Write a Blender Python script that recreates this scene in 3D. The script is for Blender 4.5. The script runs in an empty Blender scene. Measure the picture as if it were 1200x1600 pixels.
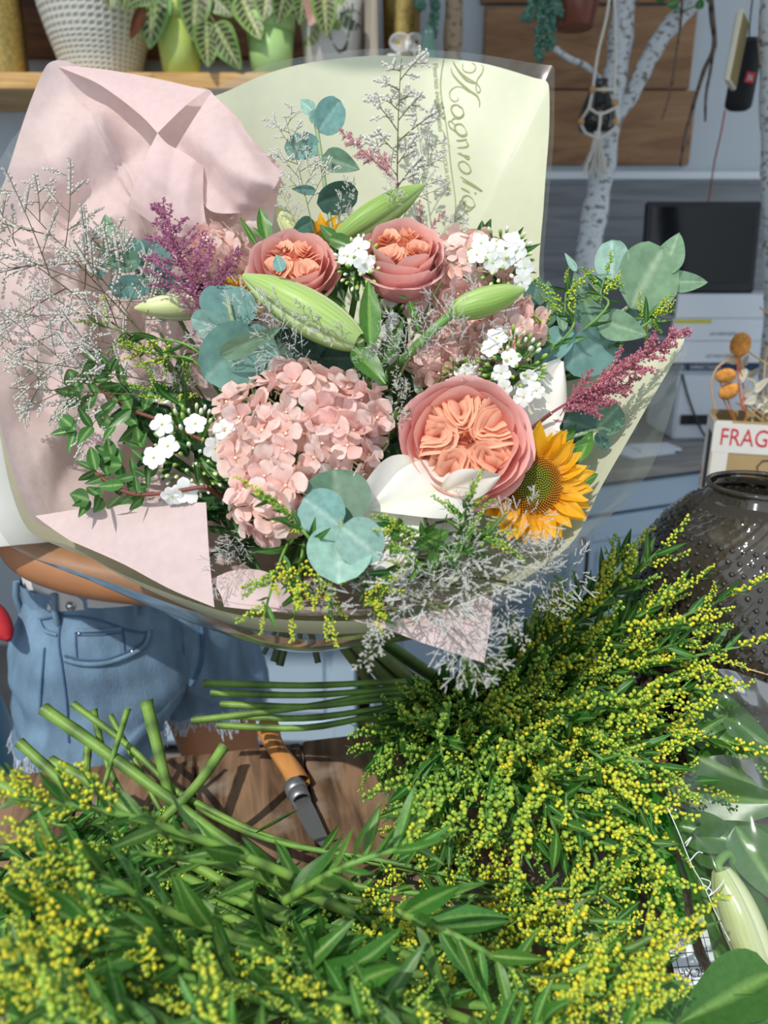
import bpy, math, random
import numpy as np
from mathutils import Vector, Matrix, Quaternion, noise
from mathutils.bvhtree import BVHTree

rnd = random.Random(7)
PI = math.pi
scene = bpy.context.scene
C = scene.collection

# ------------------------------------------------------------------ camera
F = 1202.0                      # focal length in pixels of the 1200 x 1600 frame
PITCH = math.radians(18)
CAM = Vector((0, 0, 1.45))
RGT = Vector((1, 0, 0))
UPV = Vector((0, math.sin(PITCH), math.cos(PITCH)))
FWD = Vector((0, math.cos(PITCH), -math.sin(PITCH)))
cam_d = bpy.data.cameras.new('camera')
cam_d.sensor_fit = 'VERTICAL'
cam_d.sensor_height = 36
cam_d.lens = 36 * F / 1600
cam_d.clip_start = 0.02
cam_d.dof.use_dof = True
cam_d.dof.focus_distance = 0.70
cam_d.dof.aperture_fstop = 5.6
cam = bpy.data.objects.new('camera', cam_d)
cam.location = CAM
cam.rotation_euler = (PI / 2 - PITCH, 0, 0)
C.objects.link(cam)
scene.camera = cam

# ------------------------------------------------------------------ light
world = bpy.data.worlds.new('world')
scene.world = world
world.use_nodes = True
bg = world.node_tree.nodes['Background']
bg.inputs[0].default_value = (0.80, 0.90, 1.0, 1)
bg.inputs[1].default_value = 1.12
SUN = Vector((-0.33, -0.55, 0.77)).normalized()      # towards the sun
sun_d = bpy.data.lights.new('sun', 'SUN')
sun_d.energy = 3.05
sun_d.color = (1.0, 0.95, 0.86)
sun_d.angle = 0.010
sun = bpy.data.objects.new('sun', sun_d)
sun.rotation_euler = SUN.to_track_quat('Z', 'Y').to_euler()
sun.location = (-1.5, -2.5, 4)
C.objects.link(sun)
vs = scene.view_settings
vs.view_transform = 'Standard'
vs.look = 'None'
vs.gamma = 1
vs.use_curve_mapping = False
vs.exposure = 0.0
scene.cycles.max_bounces = 8
scene.cycles.transparent_max_bounces = 24
scene.cycles.sample_clamp_indirect = 6
scene.cycles.caustics_reflective = False
scene.cycles.caustics_refractive = False

# ------------------------------------------------------------------ helpers
def at(x, y, d):
    """world point seen at pixel (x, y) at depth d along the optical axis"""
    return CAM + FWD * d + RGT * ((x - 600) / F * d) + UPV * ((800 - y) / F * d)

def lin(h):
    h = h.lstrip('#')
    out = []
    for i in (0, 2, 4):
        c = int(h[i:i + 2], 16) / 255
        out.append(c / 12.92 if c < 0.04045 else ((c + 0.055) / 1.055) ** 2.4)
    return tuple(out)

def mix(a, b, t):
    return tuple(a[i] + (b[i] - a[i]) * t for i in range(3))

def mul(a, k):
    return tuple(x * k for x in a)

def mat(name, col=None, rough=0.5, trans=0.0, noise_=None, bump=None, metal=0.0, spec=0.5, rand=0.0, coat=0.0, stretch=None, hue=0.0):
    m = bpy.data.materials.new(name)
    m.use_nodes = True
    nt = m.node_tree
    N, L = nt.nodes, nt.links
    p = N['Principled BSDF']
    out = N['Material Output']
    if col is None:
        a = N.new('ShaderNodeAttribute'); a.attribute_name = 'Col'
        c = a.outputs['Color']
    else:
        a = N.new('ShaderNodeRGB'); a.outputs[0].default_value = (*col, 1)
        c = a.outputs[0]
    tc = N.new('ShaderNodeTexCoord')
    vec = tc.outputs['Object']
    if stretch:
        mp = N.new('ShaderNodeMapping'); mp.inputs['Scale'].default_value = stretch
        L.new(vec, mp.inputs['Vector']); vec = mp.outputs[0]
    if noise_:
        n = N.new('ShaderNodeTexNoise'); n.inputs['Scale'].default_value = noise_[0]; n.inputs['Detail'].default_value = 5
        L.new(vec, n.inputs['Vector'])
        r = N.new('ShaderNodeMapRange'); r.inputs[1].default_value = 0.3; r.inputs[2].default_value = 0.7
        r.inputs[3].default_value = noise_[1]; r.inputs[4].default_value = noise_[2]
        L.new(n.outputs['Fac'], r.inputs[0])
        h = N.new('ShaderNodeHueSaturation'); L.new(c, h.inputs['Color']); L.new(r.outputs[0], h.inputs['Value'])
        c = h.outputs[0]
    if rand or hue:
        oi = N.new('ShaderNodeObjectInfo')
        h = N.new('ShaderNodeHueSaturation'); L.new(c, h.inputs['Color'])
        if rand:
            r = N.new('ShaderNodeMapRange'); r.inputs[3].default_value = 1 - rand; r.inputs[4].default_value = 1 + rand
            L.new(oi.outputs['Random'], r.inputs[0]); L.new(r.outputs[0], h.inputs['Value'])
        if hue:
            m7 = N.new('ShaderNodeMath'); m7.operation = 'MULTIPLY'; m7.inputs[1].default_value = 7.31; L.new(oi.outputs['Random'], m7.inputs[0])
            fr = N.new('ShaderNodeMath'); fr.operation = 'FRACT'; L.new(m7.outputs[0], fr.inputs[0])
            r = N.new('ShaderNodeMapRange'); r.inputs[3].default_value = 0.5 - hue; r.inputs[4].default_value = 0.5 + hue
            L.new(fr.outputs[0], r.inputs[0]); L.new(r.outputs[0], h.inputs['Hue'])
        c = h.outputs[0]
    L.new(c, p.inputs['Base Color'])
    p.inputs['Roughness'].default_value = rough
    p.inputs['Metallic'].default_value = metal
    p.inputs['Specular IOR Level'].default_value = spec
    if coat:
        p.inputs['Coat Weight'].default_value = coat
        p.inputs['Coat Roughness'].default_value = 0.15
    if bump:
        n = N.new('ShaderNodeTexNoise'); n.inputs['Scale'].default_value = bump[0]; n.inputs['Detail'].default_value = 4
        L.new(vec, n.inputs['Vector'])
        b = N.new('ShaderNodeBump'); b.inputs['Strength'].default_value = bump[1]; b.inputs['Distance'].default_value = bump[2] if len(bump) > 2 else 0.002
        L.new(n.outputs['Fac'], b.inputs['Height']); L.new(b.outputs[0], p.inputs['Normal'])
    if trans:
        t = N.new('ShaderNodeBsdfTranslucent'); L.new(c, t.inputs['Color'])
        ms = N.new('ShaderNodeMixShader'); ms.inputs[0].default_value = trans
        L.new(p.outputs[0], ms.inputs[1]); L.new(t.outputs[0], ms.inputs[2]); L.new(ms.outputs[0], out.inputs['Surface'])
    return m

def film(name, tint, fres=0.25, rough=0.08, haze=0.0, hazecol=(0.8, 0.85, 0.8), bump=None):
    """thin clear sheet: lets light straight through, mirrors a little at grazing angles"""
    m = bpy.data.materials.new(name); m.use_nodes = True
    N, L = m.node_tree.nodes, m.node_tree.links
    N.remove(N['Principled BSDF']); out = N['Material Output']
    t = N.new('ShaderNodeBsdfTransparent'); t.inputs[0].default_value = (*tint, 1)
    g = N.new('ShaderNodeBsdfGlossy'); g.inputs['Roughness'].default_value = rough
    lw = N.new('ShaderNodeFresnel'); lw.inputs['IOR'].default_value = 1.45
    mm = N.new('ShaderNodeMath'); mm.operation = 'MULTIPLY_ADD'; mm.inputs[1].default_value = 1.0; mm.inputs[2].default_value = fres * 0.2
    L.new(lw.outputs[0], mm.inputs[0])
    mx = N.new('ShaderNodeMixShader'); L.new(mm.outputs[0], mx.inputs[0]); L.new(t.outputs[0], mx.inputs[1]); L.new(g.outputs[0], mx.inputs[2])
    last = mx
    if haze:
        d = N.new('ShaderNodeBsdfDiffuse'); d.inputs[0].default_value = (*hazecol, 1)
        tr = N.new('ShaderNodeBsdfTranslucent'); tr.inputs[0].default_value = (*hazecol, 1)
        ad = N.new('ShaderNodeMixShader'); ad.inputs[0].default_value = 0.5; L.new(d.outputs[0], ad.inputs[1]); L.new(tr.outputs[0], ad.inputs[2])
        m2 = N.new('ShaderNodeMixShader'); m2.inputs[0].default_value = haze; L.new(mx.outputs[0], m2.inputs[1]); L.new(ad.outputs[0], m2.inputs[2])
        last = m2
    if bump:
        tc = N.new('ShaderNodeTexCoord')
        n = N.new('ShaderNodeTexNoise'); n.inputs['Scale'].default_value = bump[0]; L.new(tc.outputs['Object'], n.inputs['Vector'])
        b = N.new('ShaderNodeBump'); b.inputs['Strength'].default_value = bump[1]; b.inputs['Distance'].default_value = 0.004
        L.new(n.outputs['Fac'], b.inputs['Height']); L.new(b.outputs[0], g.inputs['Normal'])
    L.new(last.outputs[0], out.inputs['Surface'])
    return m

class MB:
    """collects verts, faces and point colours for one mesh"""
    def __init__(s): s.v = []; s.f = []; s.c = []
    def add(s, verts, faces, cols):
        o = len(s.v)
        s.v.extend(tuple(p) for p in verts)
        s.f.extend(tuple(i + o for i in fc) for fc in faces)
        if len(cols) == 3 and not hasattr(cols[0], '__len__'): s.c.extend([cols] * len(verts))
        else: s.c.extend(cols)
        return s
    def grid(s, fn, nu, nv, colf, close=False):
        V, K = [], []
        for j in range(nv + 1):
            for i in range(nu + (0 if close else 1)):
                V.append(fn(i / nu, j / nv)); K.append(colf(i / nu, j / nv) if callable(colf) else colf)
        w = nu if close else nu + 1
        Fc = []
        for j in range(nv):
            for i in range(nu):
                a = j * w + i; b = j * w + (i + 1) % w if close else a + 1
                Fc.append((a, b, b + w, a + w))
        return s.add(V, Fc, K)
    def tube(s, pts, rad, n=6, col=(0.2, 0.3, 0.1), caps=True, capcol=None):
        pts = [Vector(p) for p in pts]
        m = len(pts)
        if not hasattr(rad, '__len__'): rad = [rad] * m
        V, K, Fc = [], [], []
        t = (pts[1] - pts[0]).normalized()
        a = t.orthogonal().normalized()
        for i in range(m):
            t2 = (pts[min(i + 1, m - 1)] - pts[max(i - 1, 0)])
            t2 = t2.normalized() if t2.length > 1e-9 else t
            a = (a - t2 * a.dot(t2)); a = a.normalized() if a.length > 1e-6 else t2.orthogonal().normalized()
            b = t2.cross(a)
            ci = col(i / (m - 1)) if callable(col) else col
            for k in range(n):
                th = 2 * PI * k / n
                V.append(pts[i] + (a * math.cos(th) + b * math.sin(th)) * rad[i]); K.append(ci)
            t = t2
        for i in range(m - 1):
            for k in range(n):
                k2 = (k + 1) % n
                Fc.append((i * n + k, i * n + k2, (i + 1) * n + k2, (i + 1) * n + k))
        s.add(V, Fc, K)
        if caps:
            for (i, flip) in ((0, True), (m - 1, False)):
                idx = V[i * n:(i + 1) * n]
                s.add([tuple(q) for q in idx], [tuple(range(n))[::-1] if flip else tuple(range(n))], capcol or K[i * n])
        return s
    def ball(s, c, r, nu=6, nv=4, col=(1, 1, 1), axis=None, stretch=1.0):
        c = Vector(c)
        q = Vector(axis).to_track_quat('Z', 'Y') if axis is not None else Quaternion()
        V, K = [], []
        f = col if callable(col) else (lambda t: col)
        V.append(c + q @ Vector((0, 0, -r * stretch))); K.append(f(0))
        for j in range(1, nv):
            ph = -PI / 2 + PI * j / nv
            for i in range(nu):
                th = 2 * PI * i / nu
                V.append(c + q @ Vector((r * math.cos(ph) * math.cos(th), r * math.cos(ph) * math.sin(th), r * stretch * math.sin(ph)))); K.append(f(j / nv))
        V.append(c + q @ Vector((0, 0, r * stretch))); K.append(f(1))
        Fc = []
        for i in range(nu):
            i2 = (i + 1) % nu
            Fc.append((0, 1 + i2, 1 + i))
            for j in range(nv - 2):
                a = 1 + j * nu
                Fc.append((a + i, a + i2, a + nu + i2, a + nu + i))
            a = 1 + (nv - 2) * nu
            Fc.append((a + i, a + i2, len(V) - 1))
        return s.add(V, Fc, K)
    def box(s, c, size, col=(0.8, 0.8, 0.8), M=None, bevel=0):
        x, y, z = [k / 2 for k in size]
        b = min(bevel, x * .9, y * .9, z * .9)
        if b <= 0:
            V = [Vector((sx * x, sy * y, sz * z)) for sx in (-1, 1) for sy in (-1, 1) for sz in (-1, 1)]
            Fc = [(0, 1, 3, 2), (4, 6, 7, 5), (0, 4, 5, 1), (2, 3, 7, 6), (0, 2, 6, 4), (1, 5, 7, 3)]
        else:
            V = []; idx = {}
            for sx in (-1, 1):
                for sy in (-1, 1):
                    for sz in (-1, 1):
                        for ax in range(3):
                            p = [sx * (x - b), sy * (y - b), sz * (z - b)]
                            p[ax] += (sx, sy, sz)[ax] * b
                            idx[(sx, sy, sz, ax)] = len(V); V.append(Vector(p))
            Fc = []
            for ax in range(3):
                o1, o2 = [k for k in range(3) if k != ax]
                for sg in (-1, 1):
                    q = []
                    for (s1, s2) in ((-1, -1), (1, -1), (1, 1), (-1, 1)):
                        k = [0, 0, 0]; k[ax] = sg; k[o1] = s1; k[o2] = s2
                        q.append(idx[(*k, ax)])
                    Fc.append(tuple(q))
                for s1 in (-1, 1):
                    for s2 in (-1, 1):
                        k0 = [0, 0, 0]; k0[ax] = -1; k0[o1] = s1; k0[o2] = s2
                        k1 = list(k0); k1[ax] = 1
                        Fc.append((idx[(*k0, o1)], idx[(*k1, o1)], idx[(*k1, o2)], idx[(*k0, o2)]))
            for sx in (-1, 1):
                for sy in (-1, 1):
                    for sz in (-1, 1): Fc.append(tuple(idx[(sx, sy, sz, a)] for a in range(3)))
        c = Vector(c)
        V = [(M @ (v + c)) if M else v + c for v in V]
        return s.add(V, Fc, col)
    def lathe(s, prof, n=32, col=(0.8, 0.8, 0.8), M=None, cap=True):
        m = len(prof)
        V, K, Fc = [], [], []
        for j, (r, z) in enumerate(prof):
            cj = col(j / (m - 1)) if callable(col) else col
            for i in range(n):
                th = 2 * PI * i / n
                p = Vector((r * math.cos(th), r * math.sin(th), z))
                V.append(M @ p if M else p); K.append(cj)
        for j in range(m - 1):
            for i in range(n):
                i2 = (i + 1) % n
                Fc.append((j * n + i, j * n + i2, (j + 1) * n + i2, (j + 1) * n + i))
        if cap: Fc.append(tuple(range(n))[::-1])
        return s.add(V, Fc, K)
    def mesh(s, name, material, smooth=True):
        me = bpy.data.meshes.new(name)
        me.from_pydata([tuple(p) for p in s.v], [], s.f)
        a = me.color_attributes.new('Col', 'FLOAT_COLOR', 'POINT')
        arr = np.ones((len(s.v), 4), dtype=np.float32)
        arr[:, :3] = np.array(s.c, dtype=np.float32)
        a.data.foreach_set('color', arr.ravel())
        if smooth: me.polygons.foreach_set('use_smooth', [True] * len(me.polygons))
        me.materials.append(material)
        me.update()
        return me

def tag(o, label=None, cat=None, group=None, kind=None):
    if label: o['label'] = label
    if cat: o['category'] = cat
    if group: o['group'] = group
    if kind: o['kind'] = kind
    return o

ROOTM = {}
def thing(name, label, cat, loc=(0, 0, 0), group=None):
    o = bpy.data.objects.new(name, None)
    o.empty_display_size = 0.02
    C.objects.link(o)
    o.matrix_basis = Matrix.Translation(loc)
    ROOTM[o.name] = Matrix.Translation(-Vector(loc))
    return tag(o, label, cat, group)

def part(name, me, parent=None, M=None, kind=None, label=None):
    """a mesh object; M is its world matrix"""
    if isinstance(me, tuple): me = me[0].mesh(name, me[1], *(me[2:]))
    o = bpy.data.objects.new(name, me)
    C.objects.link(o)
    M = M if M is not None else Matrix.Identity(4)
    if parent is not None:
        o.parent = parent
        if parent.name in ROOTM: inv = ROOTM[parent.name]
        else: inv = (WM[parent.name]).inverted()
        o.matrix_basis = inv @ M
    else:
        o.matrix_basis = M
    WM[o.name] = M
    if kind: o['kind'] = kind
    if label: o['label'] = label
    return o
WM = {}

def single(name, me, label, cat, M=None, group=None, kind=None):
    o = part(name, me, None, M)
    return tag(o, label, cat, group, kind)

def struct(name, me, M=None):
    return tag(part(name, me, None, M), kind='structure')

def frame(A, B, roll=0.0, n=None, sc=None):
    """matrix: local +Y runs from A to B (scaled by its length), local +Z faces the camera (or n), rolled about Y"""
    A = Vector(A); B = Vector(B)
    y = B - A; L = y.length; y = y / L
    z = (CAM - A).normalized() if n is None else Vector(n).normalized()
    z = z - y * z.dot(y)
    z = z.normalized() if z.length > 1e-4 else y.orthogonal().normalized()
    if roll: z = Quaternion(y, math.radians(roll)) @ z
    x = y.cross(z)
    s = L if sc is None else sc
    return Matrix(((x.x * s, y.x * s, z.x * s, A.x), (x.y * s, y.y * s, z.y * s, A.y), (x.z * s, y.z * s, z.z * s, A.z), (0, 0, 0, 1)))

def catmull(pts, n, closed=False):
    P = [Vector(p) for p in pts]
    m = len(P)
    out = []
    segs = m if closed else m - 1
    for k in range(n + (0 if closed else 1)):
        t = k / n * segs
        i = min(int(t), segs - 1); u = t - i
        if closed: a, b, c, d = P[(i - 1) % m], P[i % m], P[(i + 1) % m], P[(i + 2) % m]
        else: a, b, c, d = P[max(i - 1, 0)], P[i], P[i + 1], P[min(i + 2, m - 1)]
        out.append(0.5 * ((2 * b) + (c - a) * u + (2 * a - 5 * b + 4 * c - d) * u * u + (3 * b - a - 3 * c + d) * u ** 3))
    return out

def sstep(a, b, x):
    t = max(0, min(1, (x - a) / (b - a)))
    return t * t * (3 - 2 * t)

def nz(p, f=1.0, seed=0.0):
    return noise.noise(Vector(p) * f + Vector((seed, seed * 1.7, -seed)))

def ray_plane_z(px, py, z):
    d = FWD + RGT * ((px - 600) / F) + UPV * ((800 - py) / F)
    t = (z - CAM.z) / d.z
    return CAM + d * t

def ray_plane_y(px, py, y):
    d = FWD + RGT * ((px - 600) / F) + UPV * ((800 - py) / F)
    return CAM + d * (y / d.y)

def hit(bvh, px, py, off=0.0006):
    d = (FWD + RGT * ((px - 600) / F) + UPV * ((800 - py) / F)).normalized()
    loc, nor, i, dist = bvh.ray_cast(CAM, d)
    if loc is None: return None, None
    if nor.dot(d) > 0: nor = -nor
    return loc + nor * off, nor

def bvh_of(mb): return BVHTree.FromPolygons([tuple(v) for v in mb.v], mb.f)

def text_geo(txt, shear=0.0, res=3):
    cu = bpy.data.curves.new('lettering', 'FONT'); cu.body = txt; cu.shear = shear; cu.resolution_u = res
    o = bpy.data.objects.new('lettering', cu); C.objects.link(o)
    dg = bpy.context.evaluated_depsgraph_get()
    me = bpy.data.meshes.new_from_object(o.evaluated_get(dg))
    V = [v.co.copy() for v in me.vertices]; Fc = [tuple(p.vertices) for p in me.polygons]
    bpy.data.objects.remove(o); bpy.data.curves.remove(cu); bpy.data.meshes.remove(me)
    w = max(v.x for v in V) - min(v.x for v in V); x0 = min(v.x for v in V)
    h = max(v.y for v in V); 
    return [((v.x - x0) / w, v.y / h) for v in V], Fc, w / h

# ------------------------------------------------------------------ materials
M = {}
M['denim'] = mat('denim', lin('#7290ab'), 0.85, noise_=(34, 0.68, 1.2), bump=(420, 0.6, 0.0015), stretch=(1, 1, .35))
M['denim_dark'] = mat('denim_dark', lin('#4f6e90'), 0.85, noise_=(60, 0.8, 1.1), bump=(500, 0.35, 0.001))
M['thread'] = mat('thread', lin('#c9d6e4'), 0.9)
M['skin'] = mat('skin', lin('#ad7852'), 0.5, noise_=(30, 0.92, 1.06))
M['cotton'] = mat('cotton', lin('#e8e8e6'), 0.9, trans=0.15, bump=(200, 0.2, 0.001))
M['hair'] = mat('hair', lin('#3a281c'), 0.5, noise_=(40, 0.7, 1.3), stretch=(1, 1, 0.1))
M['chrome'] = mat('chrome', lin('#c8c8c8'), 0.2, metal=1)
M['attr'] = mat('attr', None, 0.6)
M['gloss'] = mat('gloss', None, 0.25)
M['satin'] = mat('satin', None, 0.45)
M['matte'] = mat('matte', None, 0.9, noise_=(40, 0.9, 1.08))
M['stem'] = mat('stem', None, 0.5, noise_=(90, 0.85, 1.12))
M['leaf'] = mat('leaf', None, 0.45, trans=0.25, noise_=(25, 0.8, 1.15), rand=0.26, hue=0.015)
M['leaf_gloss'] = mat('leaf_gloss', None, 0.3, trans=0.2, noise_=(20, 0.85, 1.12), rand=0.15)
M['euc'] = mat('euc', None, 0.55, trans=0.15, noise_=(7, 0.80, 1.15), rand=0.14, hue=0.015)
M['petal'] = mat('petal', None, 0.55, trans=0.36, noise_=(5, 0.95, 1.04), rand=0.06)
M['hpetal'] = mat('hpetal', None, 0.6, trans=0.36, noise_=(3, 0.92, 1.06), rand=0.10, hue=0.010)
M['wpetal'] = mat('wpetal', None, 0.5, trans=0.25)
M['bud'] = mat('bud', None, 0.45, trans=0.15)
M['fluff'] = mat('fluff', None, 0.8, trans=0.2)
M['tissue'] = mat('tissue', lin('#ead3d2'), 0.75, trans=0.34, noise_=(120, 0.95, 1.03), bump=(30, 0.35, 0.005))
M['kraft_green'] = mat('kraft_green', lin('#e5e8cb'), 0.45, trans=0.30, noise_=(60, 0.98, 1.02), bump=(14, 0.25, 0.006))
M['cello'] = film('cello', (0.94, 0.955, 0.95), 0.30, 0.12, haze=0.07, bump=(18, 0.5))
M['cello_haze'] = film('cello_haze', (0.90, 0.93, 0.92), 0.1, 0.16, haze=0.035, bump=(22, 0.35))
M['ink'] = mat('ink', lin('#a3aa78'), 0.6, trans=0.3)
# ------------------------------------------------------------------ room shell
P = ray_plane_y
def scl(pt): return (Vector(pt) - CAM).dot(FWD) / F       # metres per pixel at a point
WY = 2.75
wall_m = mat('wall_paint', lin('#c3ccd3'), 0.85, noise_=(3, 0.95, 1.03), bump=(60, 0.1, 0.002))
struct('wall_back', (MB().box((0, WY + 0.05, 1.35), (4.4, 0.1, 2.7)), wall_m, False))
struct('wall_left', (MB().box((-2.25, 0.85, 1.35), (0.1, 3.9, 2.7)), wall_m, False))
wr = MB().box((2.05, -0.2, 1.35), (0.1, 1.8, 2.7)).box((2.05, 2.62, 1.35), (0.1, 0.36, 2.7)).box((2.05, 1.57, 0.4), (0.1, 1.74, 0.8)).box((2.05, 1.57, 2.6), (0.1, 1.74, 0.2))  # gap in the unseen wall, added to let sky light reach the back right
struct('wall_right', (wr, wall_m, False))
wf_ = MB()  # frame of an unseen opening added to brighten the back right
for yy in (0.72, 1.57, 2.42): wf_.box((2.05, yy, 1.65), (0.06, 0.05, 1.7))
for zz in (0.82, 2.48): wf_.box((2.05, 1.57, zz), (0.06, 1.74, 0.05))
struct('added_window_1', (wf_, mat('added_window_frame', lin('#e2e4e4'), .5), False))
ceil_m = mat('ceiling_paint', lin('#e4e6e6'), 0.9)
cb = MB()                                              # unseen ceiling, openings shaped to sun bouquet and shelf and shade the back right
cb.box((1.0, 1.55, 2.75), (2.2, 2.4, 0.1)).box((-1.2, 0.85, 2.75), (2.2, 1.10, 0.1)).box((-1.2, 2.45, 2.75), (2.2, 0.7, 0.1)).box((-1.98, 1.75, 2.75), (0.64, 0.7, 0.1)).box((-0.15, 1.75, 2.75), (0.10, 0.7, 0.1))
struct('ceiling', (cb, ceil_m, False))
floor_m = mat('floor_concrete', lin('#8d8580'), 0.6, noise_=(5, 0.8, 1.1))
struct('floor', (MB().box((-0.1, 0.85, -0.05), (4.4, 3.9, 0.1)), floor_m, False))

wood_old = None
def wood(name, c1, c2, scale=6, stretch=(1, 12, 12), rough=0.6, wear=None):
    m = bpy.data.materials.new(name); m.use_nodes = True
    N, L = m.node_tree.nodes, m.node_tree.links
    p = N['Principled BSDF']
    tc = N.new('ShaderNodeTexCoord'); mp = N.new('ShaderNodeMapping'); mp.inputs['Scale'].default_value = stretch
    L.new(tc.outputs['Object'], mp.inputs['Vector'])
    n = N.new('ShaderNodeTexNoise'); n.inputs['Scale'].default_value = scale; n.inputs['Detail'].default_value = 8; n.inputs['Distortion'].default_value = 1.2
    L.new(mp.outputs[0], n.inputs['Vector'])
    r = N.new('ShaderNodeValToRGB'); r.color_ramp.elements[0].position = 0.34; r.color_ramp.elements[1].position = 0.66
    r.color_ramp.elements[0].color = (*c1, 1); r.color_ramp.elements[1].color = (*c2, 1)
    L.new(n.outputs['Fac'], r.inputs[0])
    c = r.outputs[0]
    if wear:
        n2 = N.new('ShaderNodeTexNoise'); n2.inputs['Scale'].default_value = wear[1]; n2.inputs['Detail'].default_value = 6; L.new(tc.outputs['Object'], n2.inputs['Vector'])
        r2 = N.new('ShaderNodeMapRange'); r2.inputs[1].default_value = 0.52; r2.inputs[2].default_value = 0.64; L.new(n2.outputs['Fac'], r2.inputs[0])
        mx = N.new('ShaderNodeMixRGB'); L.new(r2.outputs[0], mx.inputs[0]); L.new(c, mx.inputs[1]); mx.inputs[2].default_value = (*wear[0], 1)
        c = mx.outputs[0]
    L.new(c, p.inputs['Base Color']); p.inputs['Roughness'].default_value = rough
    b = N.new('ShaderNodeBump'); b.inputs['Strength'].default_value = 0.35; b.inputs['Distance'].default_value = 0.003
    L.new(n.outputs['Fac'], b.inputs['Height']); L.new(b.outputs[0], p.inputs['Normal'])
    return m
ply = wood('plywood', lin('#7f5b3d'), lin('#a87f58'), 3, (1.2, 8, 7))
pine = wood('pine', lin('#b98a4c'), lin('#e0b67a'), 4, (1, 8, 14))
brownw = wood('brown_wood', lin('#5b3a20'), lin('#8a5d38'), 4, (1, 8, 10))
greyw = wood('grey_laminate', lin('#6f7377'), lin('#8d9196'), 2.5, (0.8, 8, 12), 0.55)
bench = wood('bench_wood', lin('#45301f'), lin('#94765c'), 6, (7, .9, 7), 0.75, wear=(lin('#998a7c'), 11))

# lower wall in grey wood laminate, white strip above it, plywood boards fixed to the wall
a = P(700, 286, WY); b = P(1300, 286, WY)
struct('trim_1', (MB().box(((a.x + 2.0) / 2, WY - 0.006, (a.z + 0.9) / 2), (2.0 - a.x, 0.012, a.z - 0.9)), greyw, False))
w0 = P(760, 281, WY)
struct('trim_2', (MB().box(((w0.x + 2.0) / 2, WY - 0.02, w0.z + 0.01), (2.0 - w0.x, 0.04, 0.022)), mat('white_ledge', lin('#dfe6ec'), 0.4), False))
for (x0, x1, y0, y1, i) in ((752, 1098, -110, 4, 0), (754, 1092, 9, 138, 1), (745, 1090, 141, 257, 2)):
    A_ = P(x0, y1, WY - 0.03); B_ = P(x1, y0, WY - 0.03)
    c = (A_ + B_) / 2
    single('wall_board', (MB().box((0, 0, 0), (B_.x - A_.x, 0.025, B_.z - A_.z), bevel=0.003), ply, False),
           ['brown plywood board on the back wall behind the terracotta pot', 'brown plywood board on the wall just above the lowest board', 'lowest brown plywood board on the wall above the white ledge'][i], 'board',
           Matrix.Translation((c.x, WY - 0.014, c.z)))

# ------------------------------------------------------------------ cabinets and counter at the back
blue_p = mat('cabinet_paint', lin('#a9c0d4'), 0.45, noise_=(3, 0.96, 1.02))
dark_m = mat('dark_metal', lin('#1c1c1e'), 0.4)
counter_m = wood('counter_wood', lin('#7d7a78'), lin('#9b9896'), 3, (1, 8, 8), 0.5)
def cabinet(label, org, yaw, width, doors, height=0.92, depth=0.45, drawer=0.16):
    t = thing('cabinet', label, 'cabinet', org)
    B = Matrix.Translation(org) @ Matrix.Rotation(yaw, 4, 'Z')
    part('body', (MB().box((width / 2, depth / 2 + 0.02, height / 2 + 0.03), (width, depth, height - 0.06)), blue_p, False), t, B)
    part('plinth', (MB().box((width / 2, depth / 2 + 0.05, 0.04), (width - 0.02, depth - 0.06, 0.08)), dark_m, False), t, B)
    dw = width / doors
    for k in range(doors):
        x = dw * (k + 0.5)
        ztop = height - 0.01
        if drawer:
            d = part('drawer', (MB().box((x, 0.005, ztop - drawer / 2 - .005), (dw - 0.008, 0.03, drawer), bevel=0.004), blue_p, False), t, B)
            ztop -= drawer + .015
        zc = (ztop + 0.09) / 2; h = ztop - 0.09
        mb = MB()
        fw = 0.065
        for (cx, cz, sx, sz) in ((x - dw / 2 + fw / 2 + .004, zc, fw, h), (x + dw / 2 - fw / 2 - .004, zc, fw, h), (x, ztop - fw / 2, dw - 2 * fw, fw), (x, 0.09 + fw / 2, dw - 2 * fw, fw)):
            mb.box((cx, 0.005, cz), (sx, 0.03, sz), bevel=0.004)
        mb.box((x, 0.012, zc), (dw - 2 * fw, 0.02, h - 2 * fw))
        mb.box((x, 0.002, zc), (dw - 2 * fw - 0.05, 0.02, h - 2 * fw - 0.05), bevel=0.008)
        d = part('door', (mb, blue_p, False), t, B)
        hx = x - dw / 2 + 0.035
        hz = ztop - 0.11
        pts = [(hx, -0.01, hz + 0.06), (hx, -0.03, hz + 0.055), (hx, -0.036, hz), (hx, -0.03, hz - 0.055), (hx, -0.01, hz - 0.06)]
        hm = MB().tube(catmull(pts, 12), 0.005, 6, (0, 0, 0)).ball((hx, -0.012, hz - .06), .009).ball((hx, -0.012, hz + .06), .009)
        part('handle', (hm, dark_m), d, B, label='dark metal bow handle')
    return t, B
K0 = Vector((0.475, 1.86, 0)); KY = math.radians(23)
kt, KB = cabinet('pale blue panelled cabinet with drawers under the grey counter', K0, KY, 0.98, 2, drawer=.075)
single('countertop', (MB().box((0.49, 0.22, 0.935), (1.02, 0.50, 0.03), bevel=0.004), counter_m, False), 'grey wooden countertop carrying the books and monitor', 'countertop', KB)
cabinet('pale blue cabinet behind the bouquet stems, beside a dark gap', Vector((-0.04, 1.98, 0)), 0, 0.30, 1)
cabinet('pale blue cabinet standing behind the person in shorts', Vector((-0.92, 1.98, 0)), 0, 0.84, 2)
CT = 0.95

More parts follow.
